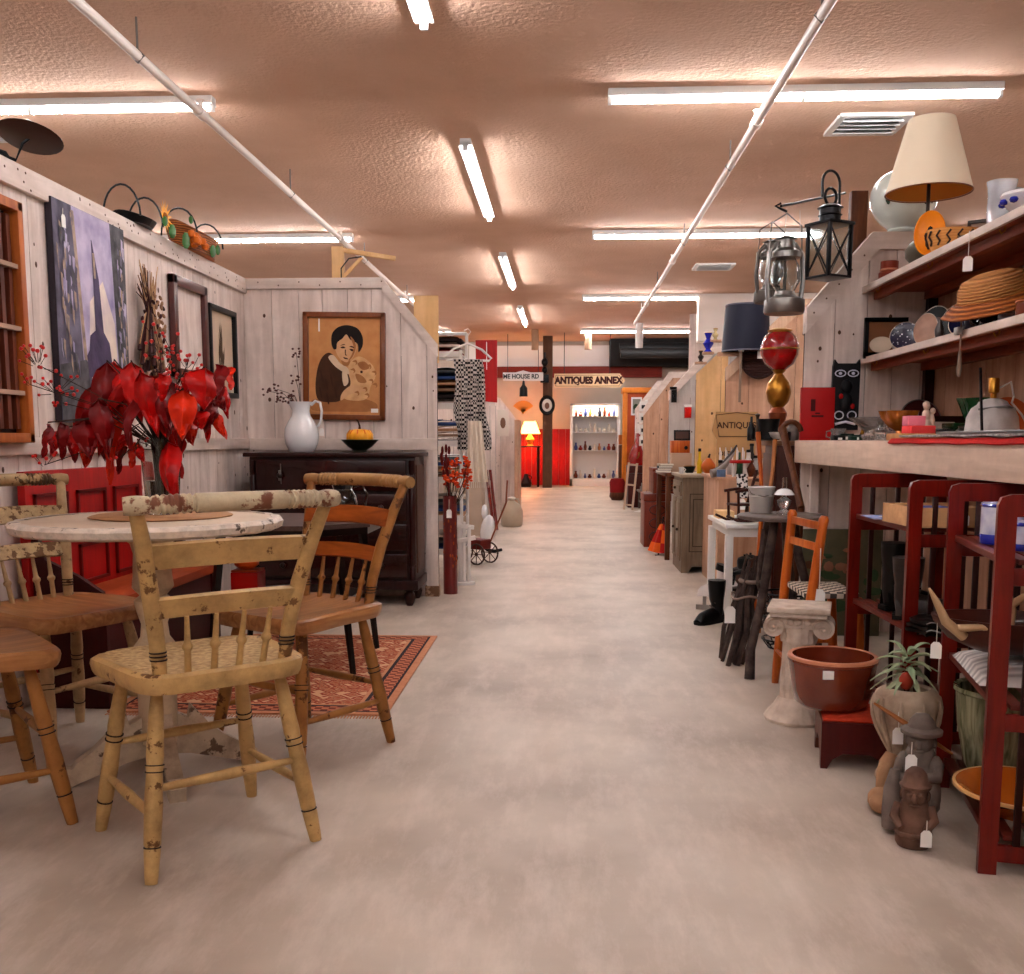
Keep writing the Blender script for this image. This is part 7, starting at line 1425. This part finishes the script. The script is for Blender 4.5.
for k in range(4): b = MB(); b.beam((-.045+k*.03, 0, .02), (-.06+k*.035, -.01*k, .50-.03*k), .022, .022, .003); b.build('slat', wr, o)
b = MB(); b.beam((-.08, -.02, .3), (.09, -.02, .33), .02, .03, .003); b.beam((-.08, -.02, .42), (.08, -.02, .4), .02, .03, .003); b.build('crosspiece', wr, o)
o = thing('doll_carriage', 'small wooden doll carriage with spoked wheels under the linen rack', 'carriage', (-.73, 8.15, 0), 1.0)
for y in (-.12, .14):
    for x in ((.05,), (-.13,))[0 if y else 0] if False else (.05, -.13):
        b = MB(); b.tube([(x, y+math.cos(t)*.082, .085+math.sin(t)*.082) for t in [k*2*PI/20 for k in range(20)]], .007, 6, closed=True)
        for k in range(8): t = k*PI/4; b.cyl((x, y, .085), (x, y+math.cos(t)*.08, .085+math.sin(t)*.08), .0035, n=5)
        b.ell((x, y, .085), (.015, .015, .015), 8); b.build('wheel', mat('wheel_brown', (84, 56, 46), .6), o)
b = MB(); b.box(-.11, -.15, .12, .03, .18, .2, .01); b.build('body', mat('carriage_red', (120, 34, 28), .5), o)
b = MB(); b.tube([(.02, -.15, .18), (.03, -.3, .5), (.02, -.32, .68)], .007, 6); b.build('handle', mat('carriage_handle', (160, 92, 62), .5), o)
o = thing('goose_decoy', 'white goose decoy with dark beak-like runner beyond the doll carriage', 'decoy', (-.68, 8.9, 0), -.5)
b = MB(); b.ell((0, 0, .2), (.07, .05, .14), 14, ry=.2); b.ell((-.03, 0, .36), (.03, .03, .07), 10); b.build('body', porcelain, o); b = MB(); b.tube([(-.06, 0, .05), (0, 0, .02), (.08, 0, .015), (.15, 0, .03)], .014, 8); b.build('runner', blackp, o)
for k, (px0, px1) in enumerate(((486, 494), (490, 497))):
    b = MB(); b.beam(P(px1, 530, 10.2+.2*k), P(px0, 470, 10.5+.2*k)*1, .03, .02, .003); one('wooden_pole', b, mahog, 'red-brown wooden pole leaning on the white partition, %s of the pair' % ('left' if k == 0 else 'right'), 'pole', group='leaning poles')
bx('pale_cupboard', 'pale grey-brown cupboard standing against the far left partition', 'cupboard', (-1.05, 10.6, 0), .2, .2, .85, mat('palecup', (196, 176, 158), .6), lid=wr)
o = thing('stoneware_jug', 'grey stoneware jug with handle standing alone on the concrete floor at the left', 'jug', (-.602, 11.62, 0))
b = MB(); b.lathe([(0, 0), (.11, 0), (.125, .02), (.13, .1), (.128, .18), (.1, .25), (.05, .285), (.03, .3), (.034, .325), (.028, .33), (0, .32)], n=32); b.build('body', mat('salt_glaze', (196, 180, 160), .35, c2=(166, 146, 124), scale=6, coat=.3), o)
b = MB(); b.tube([(.03, 0, .315), (.07, 0, .32), (.085, 0, .28), (.09, 0, .25)], .012, 8); b.build('handle', mat('salt_glaze', (196, 180, 160)), o); b = MB(); b.ell((0, -.03, .33), (.05, .03, .02), 8); b.build('paper_wrap', tagwhite, o)
b = MB(); b.box(-.06, -.01, -.14, .06, 0, .14, .003); b.mi = 1; b.ell((0, -.011, .0), (.03, .002, .06), 10); one('small_print', b, [mat('white_small_frame', (226, 214, 202), .6), mat('print_brown', (140, 104, 84), .6)], 'small pale print hung on the white partition above the jug', 'picture', loc=P(503, 423, 10.86))
# ================================================================== FAR END
Yl = 21.6
o = thing('lit_table_lamp', 'table lamp glowing orange on a dark stand at the far end of the hall', 'lamp', (X_(530, Yl), Yl, Z_(446, Yl)))
b = MB(); b.lathe([(.22, .26), (.12, .52)], n=24); b.build('shade', mat('lit_shade', (255, 176, 84), .6, emit=4.0, amt=0), o); b = MB(); b.lathe([(0, 0), (.08, 0), (.05, .04), (.1, .14), (.03, .24), (.01, .3), (0, .3)], n=16); b.build('base', mat('amber_base', (224, 150, 70), .3), o)
lz = o.location.z
pl = bpy.data.lights.new('lamp_bulb', 'POINT'); pl.energy = 9; pl.color = (1, .62, .28); pl.shadow_soft_size = .05; lo = bpy.data.objects.new('lamp_bulb', pl); C.objects.link(lo); lo.parent = o; lo.location = (0, -.0, .34)
o = thing('dark_stand', 'dark wooden stand carrying the glowing lamp', 'stand', (X_(528, Yl), Yl, 0)); b = MB(); b.box(-.28, -.18, lz-.03, .28, .18, lz-.001, .004); b.build('top', darkred, o)
for sx in (-1, 1):
    for sy in (-1, 1): b = MB(); b.cyl((sx*.22, sy*.13, 0), (sx*.22, sy*.13, lz-.03), .025, .03, n=8); b.build('leg', darkred, o)
o = thing('dark_jug', 'small dark red jug on the floor by the lamp stand', 'jug', GF(526, 487)); b = MB(); b.lathe([(0, 0), (.1, 0), (.13, .08), (.06, .2), (.04, .28), (0, .28)], n=16); b.build('body', darkred, o); b = MB(); b.tube([(.05, 0, .26), (.12, 0, .22), (.1, 0, .12)], .012, 6); b.build('handle', darkred, o)
Yp = 21.2
b = MB(); b.box(-.1, -.1, 0, .1, .1, CEIL-.01, .01); b.at(TR(X_(548, Yp), Yp, 0)) if False else None
o_ = struct('trim_30', b, mat('rough_post', (116, 84, 62), .7, kind='wood', c2=(80, 54, 40))); o_.location = (X_(547.5, Yp), Yp, 0)
o = thing('oval_portrait', 'black oval framed portrait hung on the rough post at the far end', 'picture', (X_(547, Yp), Yp-.101, Z_(405, Yp)))
b = MB().at(TR(rx=PI/2)); b.lathe([(.10, 0), (.15, 0), (.165, .02), (.15, .035), (.105, .02)], n=32, sy=1.25); b.build('frame', blackp, o); b = MB().at(TR(rx=PI/2)); b.lathe([(0, .004), (.12, .004), (0, .01)], n=28, sy=1.25); b.build('mount', paper, o); b = MB(); b.ell((0, -.012, -.01), (.05, .004, .07), 10); b.build('portrait', mat('portrait_brown', (150, 110, 90), .6), o)
b = MB(); b.tube([(0, 0, 0), (0, 0, -.12)], .02, 8); b.ell((0, 0, -.2), (.07, .06, .09), 10); b.ell((0, 0, -.36), (.06, .06, .08), 10); b.box(-.09, -.05, -.62, .09, .05, -.45, .01)
one('iron_pulley', b, blackm, 'black iron pulley hanging at the top of the rough post', 'pulley', loc=(X_(547, Yp)-.05, Yp-.2, Z_(352, Yp)))
o = thing('antiques_annex_sign', 'cream arrow-shaped sign reading ANTIQUES ANNEX at the far end', 'sign', (0, 20.6, 0)); Ys = 20.6
x0, x1, xt = X_(554, Ys), X_(619, Ys), X_(624.5, Ys); z0, z1 = Z_(387, Ys), Z_(373, Ys)
b = MB(); b.prism([(x0, z0), (x1, z0), (xt, (z0+z1)/2), (x1, z1), (x0, z1)], .03, TR(0, 0, 0, rx=PI/2)); b.build('board', mat('sign_cream', (236, 206, 166), .6, amt=.2), o)
text_mesh('ANTIQUES ANNEX', .185, 'lettering', mat('sign_letter', (78, 30, 26), .6), o, TR((x0+x1)/2+.03, -.033, (z0+z1)/2, rx=PI/2), .003, .012, .86)
b = MB()
for a_, c_ in (((x0+.03, z1-.03), (x1-.02, z1-.03)), ((x1-.02, z1-.03), (xt-.06, (z0+z1)/2)), ((xt-.06, (z0+z1)/2), (x1-.02, z0+.03)), ((x1-.02, z0+.03), (x0+.03, z0+.03)), ((x0+.03, z0+.03), (x0+.03, z1-.03))): b.cyl((a_[0], -.032, a_[1]), (c_[0], -.032, c_[1]), .005, n=5)
b.build('border_line', mat('sign_letter', (78, 30, 26)), o)
for x in (x0+.2, x1-.2): b = MB(); b.cyl((x, -.015, z1), (x, -.015, CEIL), .008, n=6); b.build('hanging_rod', blackm, o)
o = thing('road_sign', 'white street-name sign partly hidden at the far left end', 'sign', (0, 20.8, 0)); Ys = 20.8
x0, x1 = X_(503, Ys), X_(543, Ys); z0, z1 = Z_(380, Ys), Z_(371.5, Ys)
b = MB(); b.box(x0, -.02, z0, x1, 0, z1, .004); b.prism([(X_(523, Ys)-.15, z1), (X_(523, Ys)+.15, z1), (X_(523, Ys), z1+.04)], .02, TR(rx=PI/2)); b.build('board', white, o)
text_mesh('ME HOUSE RD', .125, 'lettering', mat('sign_grey', (70, 70, 72), .6), o, TR(X_(521, Ys), -.022, (z0+z1)/2, rx=PI/2), .002, .004, .92)
for x in (x0+.1, x1-.1): b = MB(); b.cyl((x, -.01, z1), (x, -.01, CEIL), .006, n=6); b.build('hanging_rod', blackm, o)
b = MB(); b.lathe([(0, 0), (.08, 0), (.075, .16), (.03, .22), (.02, .3), (0, .3)], n=16); b.tube([(0, 0, .3), (0, 0, .42)], .004, 5); one('black_bottle_pendant', b, blackp, 'black bottle-shaped pendant hanging below the street-name sign', 'pendant', loc=(X_(523.5, 19.5), 19.5, Z_(396, 19.5)))
o = thing('brass_wall_fan', 'golden fan-shaped ornament hung on the far end wall left of the post', 'ornament', (X_(523, 22.3), FY-.005, Z_(412, 22.3))); b = MB()
for k in range(9): a = -.9+k*.225; b.prism([(-.01, 0), (.01, 0), (.03, .26), (-.03, .26)], .01, TR(0, 0, 0, 0, 0, a) @ TR(rx=PI/2))
b.build('fan_blades', mat('gold_fan', (220, 160, 84), .4), o); b = MB(); b.ell((0, -.012, 0), .03, 8); b.build('hub', brass, o)
# display case
Yc = 21.9; x0, x1 = X_(570, Yc), X_(620, Yc); zt = Z_(403, Yc); zb = .0
o = thing('display_case', 'white framed lit display cabinet full of small antiques at the far end', 'display cabinet', ((x0+x1)/2, Yc, 0)); w = (x1-x0)/2
b = MB()
for s_ in (-1, 1): b.box(s_*w, -.02, 0, s_*(w-.06), .42, zt, .004)
b.box(-w, -.02, zt-.05, w, .42, zt, .004); b.box(-w, -.02, 0, w, .42, .16, .004); b.box(-w+.05, .39, .16, w-.05, .42, zt-.05); b.build('frame', white, o)
dz_ = [Z_(416, Yc), Z_(432, Yc), Z_(450.5, Yc), .17]; dz_ = [v for v in dz_]
for z in dz_[:3]: b = MB(); b.box(-w+.06, .0, z-.012, w-.06, .39, z, .001); b.build('shelf', glass if z == dz_[0] else white, o)
al = bpy.data.lights.new('case_light', 'AREA'); al.shape = 'RECTANGLE'; al.size = 1.6*w; al.size_y = .05; al.energy = 7; al.color = (1, .86, .66); alo = bpy.data.objects.new('case_light', al); C.objects.link(alo); alo.parent = o; alo.location = (0, .1, zt-.06)
t = MB(); t.cyl((-w*.8, .1, zt-.045), (w*.8, .1, zt-.045), .012, n=8); t.build('strip_lamp', mat('warm_strip', (255, 214, 160), .4, emit=6, amt=0), o)
rnd = random.Random(41); rowsn = ['top', 'second', 'third', 'bottom']; cc_ = [((120, 60, 40), 'brown'), ((40, 40, 56), 'dark'), ((226, 214, 200), 'white'), ((190, 120, 60), 'amber'), ((90, 100, 150), 'blue'), ((170, 60, 50), 'red')]
for i, z in enumerate(dz_):
    for j in range(9):
        c, cn = cc_[(i*2+j*5+i*j) % 6]; h = rnd.uniform(.08, .22); r = rnd.uniform(.03, .05)
        b = MB(); b.lathe([(0, 0), (r*.7, 0), (r, h*.4), (r*.45, h*.75), (r*.6, h), (0, h)], n=12)
        one('case_ornament', b, mat('case_'+cn, c, .35), '%s small ornament on the %s level of the lit display cabinet, %s from the left' % (cn, rowsn[i], ['first', 'second', 'third', 'fourth', 'fifth', 'sixth', 'seventh', 'eighth', 'ninth'][j]), 'ornament', loc=((x0+x1)/2-w+.13+j*(2*w-.26)/8, Yc+.12+.06*(j % 2), z+.001), group='ornaments in the lit display cabinet')
bx('wicker_hamper', 'round-cornered wicker hamper right of the lit display cabinet', 'hamper', (X_(624, 20), 20, 0), .1, .12, 1.1, brownwood, lid=warmpine)

# ================================================================== MORE CLUTTER, each piece a thing of its own
PRF = {'jar': [(0, 0), (.8, 0), (1, .12), (1, .7), (.6, .85), (.7, 1), (0, 1)], 'bottle': [(0, 0), (.9, 0), (1, .08), (1, .5), (.35, .7), (.3, 1), (0, 1)], 'bowl': [(0, 0), (.45, 0), (.4, .1), (.8, .5), (1, 1), (.93, 1), (.6, .4), (0, .2)],
       'tin': [(0, 0), (1, 0), (1, .95), (0, .96)], 'vase': [(0, 0), (.5, 0), (.9, .3), (1, .5), (.4, .8), (.65, 1), (.5, 1), (0, .7)], 'candlestick': [(0, 0), (1, 0), (.9, .08), (.3, .15), (.45, .4), (.2, .6), (.3, .85), (.5, .95), (0, 1)]}
def small(kind, label, px, Y, z, r, h, col, metal=0, rim=None, group=None, dx=0):
    m_ = mat('sm_%d_%d_%d_%d' % (*col, metal), col, .3, metal=metal, c2=tuple(int(v*.6) for v in col), scale=20, amt=.7)
    o = thing({'tin': 'round_tin'}.get(kind, kind), label, kind, (X_(px, Y)+dx, Y, z), rz=.3*px % 3, group=group)
    b = MB(); b.lathe([(a*r, c*h) for a, c in PRF[kind]], n=20); b.build('body', m_, o)
    if rim: b = MB(); b.lathe([(PRF[kind][-2][0]*r*.9, h*.985), (PRF[kind][-2][0]*r*1.12, h), (PRF[kind][-2][0]*r*.9, h*1.03)], n=20); b.build('rim', rim, o)
for a in (('jar', 'grey lidded jar on the brown cabinet, nearest the counter end', 792, 5.42, kz, .035, .09, (150, 140, 134), 0, galv), ('candlestick', 'tarnished candlestick standing behind the top hat', 757, 5.6, kz, .03, .15, (110, 96, 84), 1, None),
          ('tin', 'dark round tin between the hat and the curio shelf', 784, 5.40, kz, .035, .05, (50, 44, 48), 0, None), ('bowl', 'white china bowl on the brown cabinet under the copper lamp base', 778, 5.38, kz, .05, .045, (226, 218, 214), 0, brass),
          ('bottle', 'black bottle at the left end of the brown cabinet', 751, 5.52, kz, .022, .13, (30, 26, 28), 0, None), ('vase', 'copper coloured squat vase by the curio shelf foot', 790, 5.55, kz, .03, .075, (150, 84, 58), 1, None)): small(*a[:9], rim=a[9])
for a in (('tin', 'pale blue round tin on the pine stand front', 722, 6.76, sz, .03, .05, (120, 140, 170), 0, None), ('bowl', 'brass bowl at the back of the pine stand', 745, 7.2, sz, .06, .05, (180, 136, 70), 1, None), ('jar', 'cream crock on the pine stand at the wall side', 762, 7.1, sz, .05, .12, (216, 202, 186), 0, brass),
          ('candlestick', 'iron candlestick at the back edge of the pine stand', 768, 7.3, sz, .03, .22, (50, 44, 44), 1, None), ('vase', 'brown glazed vase right of the red stool', 752, 6.78, sz, .03, .11, (120, 66, 40), 0, None), ('bottle', 'green glass bottle behind the red stool', 740, 7.0, sz, .025, .16, (50, 86, 60), 0, None)): small(*a[:9], rim=a[9])
for a in (('jar', 'grey pewter jar on the counter left of the plaster lamp base', 962, 4.05, CZ, .025, .06, (130, 126, 126), 1, None), ('bottle', 'brown bottle behind the amber glass bowl', 905, 4.85, CZ, .022, .11, (96, 50, 28), 0, None), ('vase', 'small silver vase behind the cut glass dishes', 880, 4.75, CZ, .025, .09, (170, 166, 164), 1, None),
          ('bowl', 'dark wooden bowl at the back of the counter by the tray', 945, 4.85, CZ, .06, .05, (84, 44, 30), 0, None), ('candlestick', 'short brass candlestick by the clear ruffled bowl', 862, 4.95, CZ, .025, .09, (180, 130, 60), 1, None), ('tin', 'small red tin at the back beside the green glass vase', 955, 4.7, CZ, .03, .06, (150, 40, 34), 0, None)): small(*a[:9], rim=a[9])
for a in (('bowl', 'white china bowl on the lower wall shelf behind the floral plate', 897, 4.98, SZ, .05, .05, (228, 222, 222), 0, blu), ('jar', 'dark lidded jar behind the hanging tool on the lower wall shelf', 966, 4.15, SZ, .03, .08, (50, 44, 60), 0, None), ('vase', 'thin pewter vase between the plates on the lower wall shelf', 934, 4.4, SZ, .02, .1, (120, 116, 116), 1, None)): small(*a[:9], rim=a[9])
# wire plant stands and baskets among the right-hand clutter
o = thing('wire_rack', 'white wire rack standing on the pine stand in front of the tan sign', 'rack', (X_(733, 7.15), 7.15, sz))
for k in range(5): b = MB(); b.tube([(-.08+.04*k, 0, 0), (-.08+.04*k, 0, .16), (-.08+.04*k, .06, .19), (-.08+.04*k, .06, 0)], .004, 6); b.build('wire_loop', wr, o)
b = MB(); b.cyl((-.08, 0, .1), (.08, 0, .1), .004, n=6); b.cyl((-.08, .06, .1), (.08, .06, .1), .004, n=6); b.build('crossbar', wr, o)
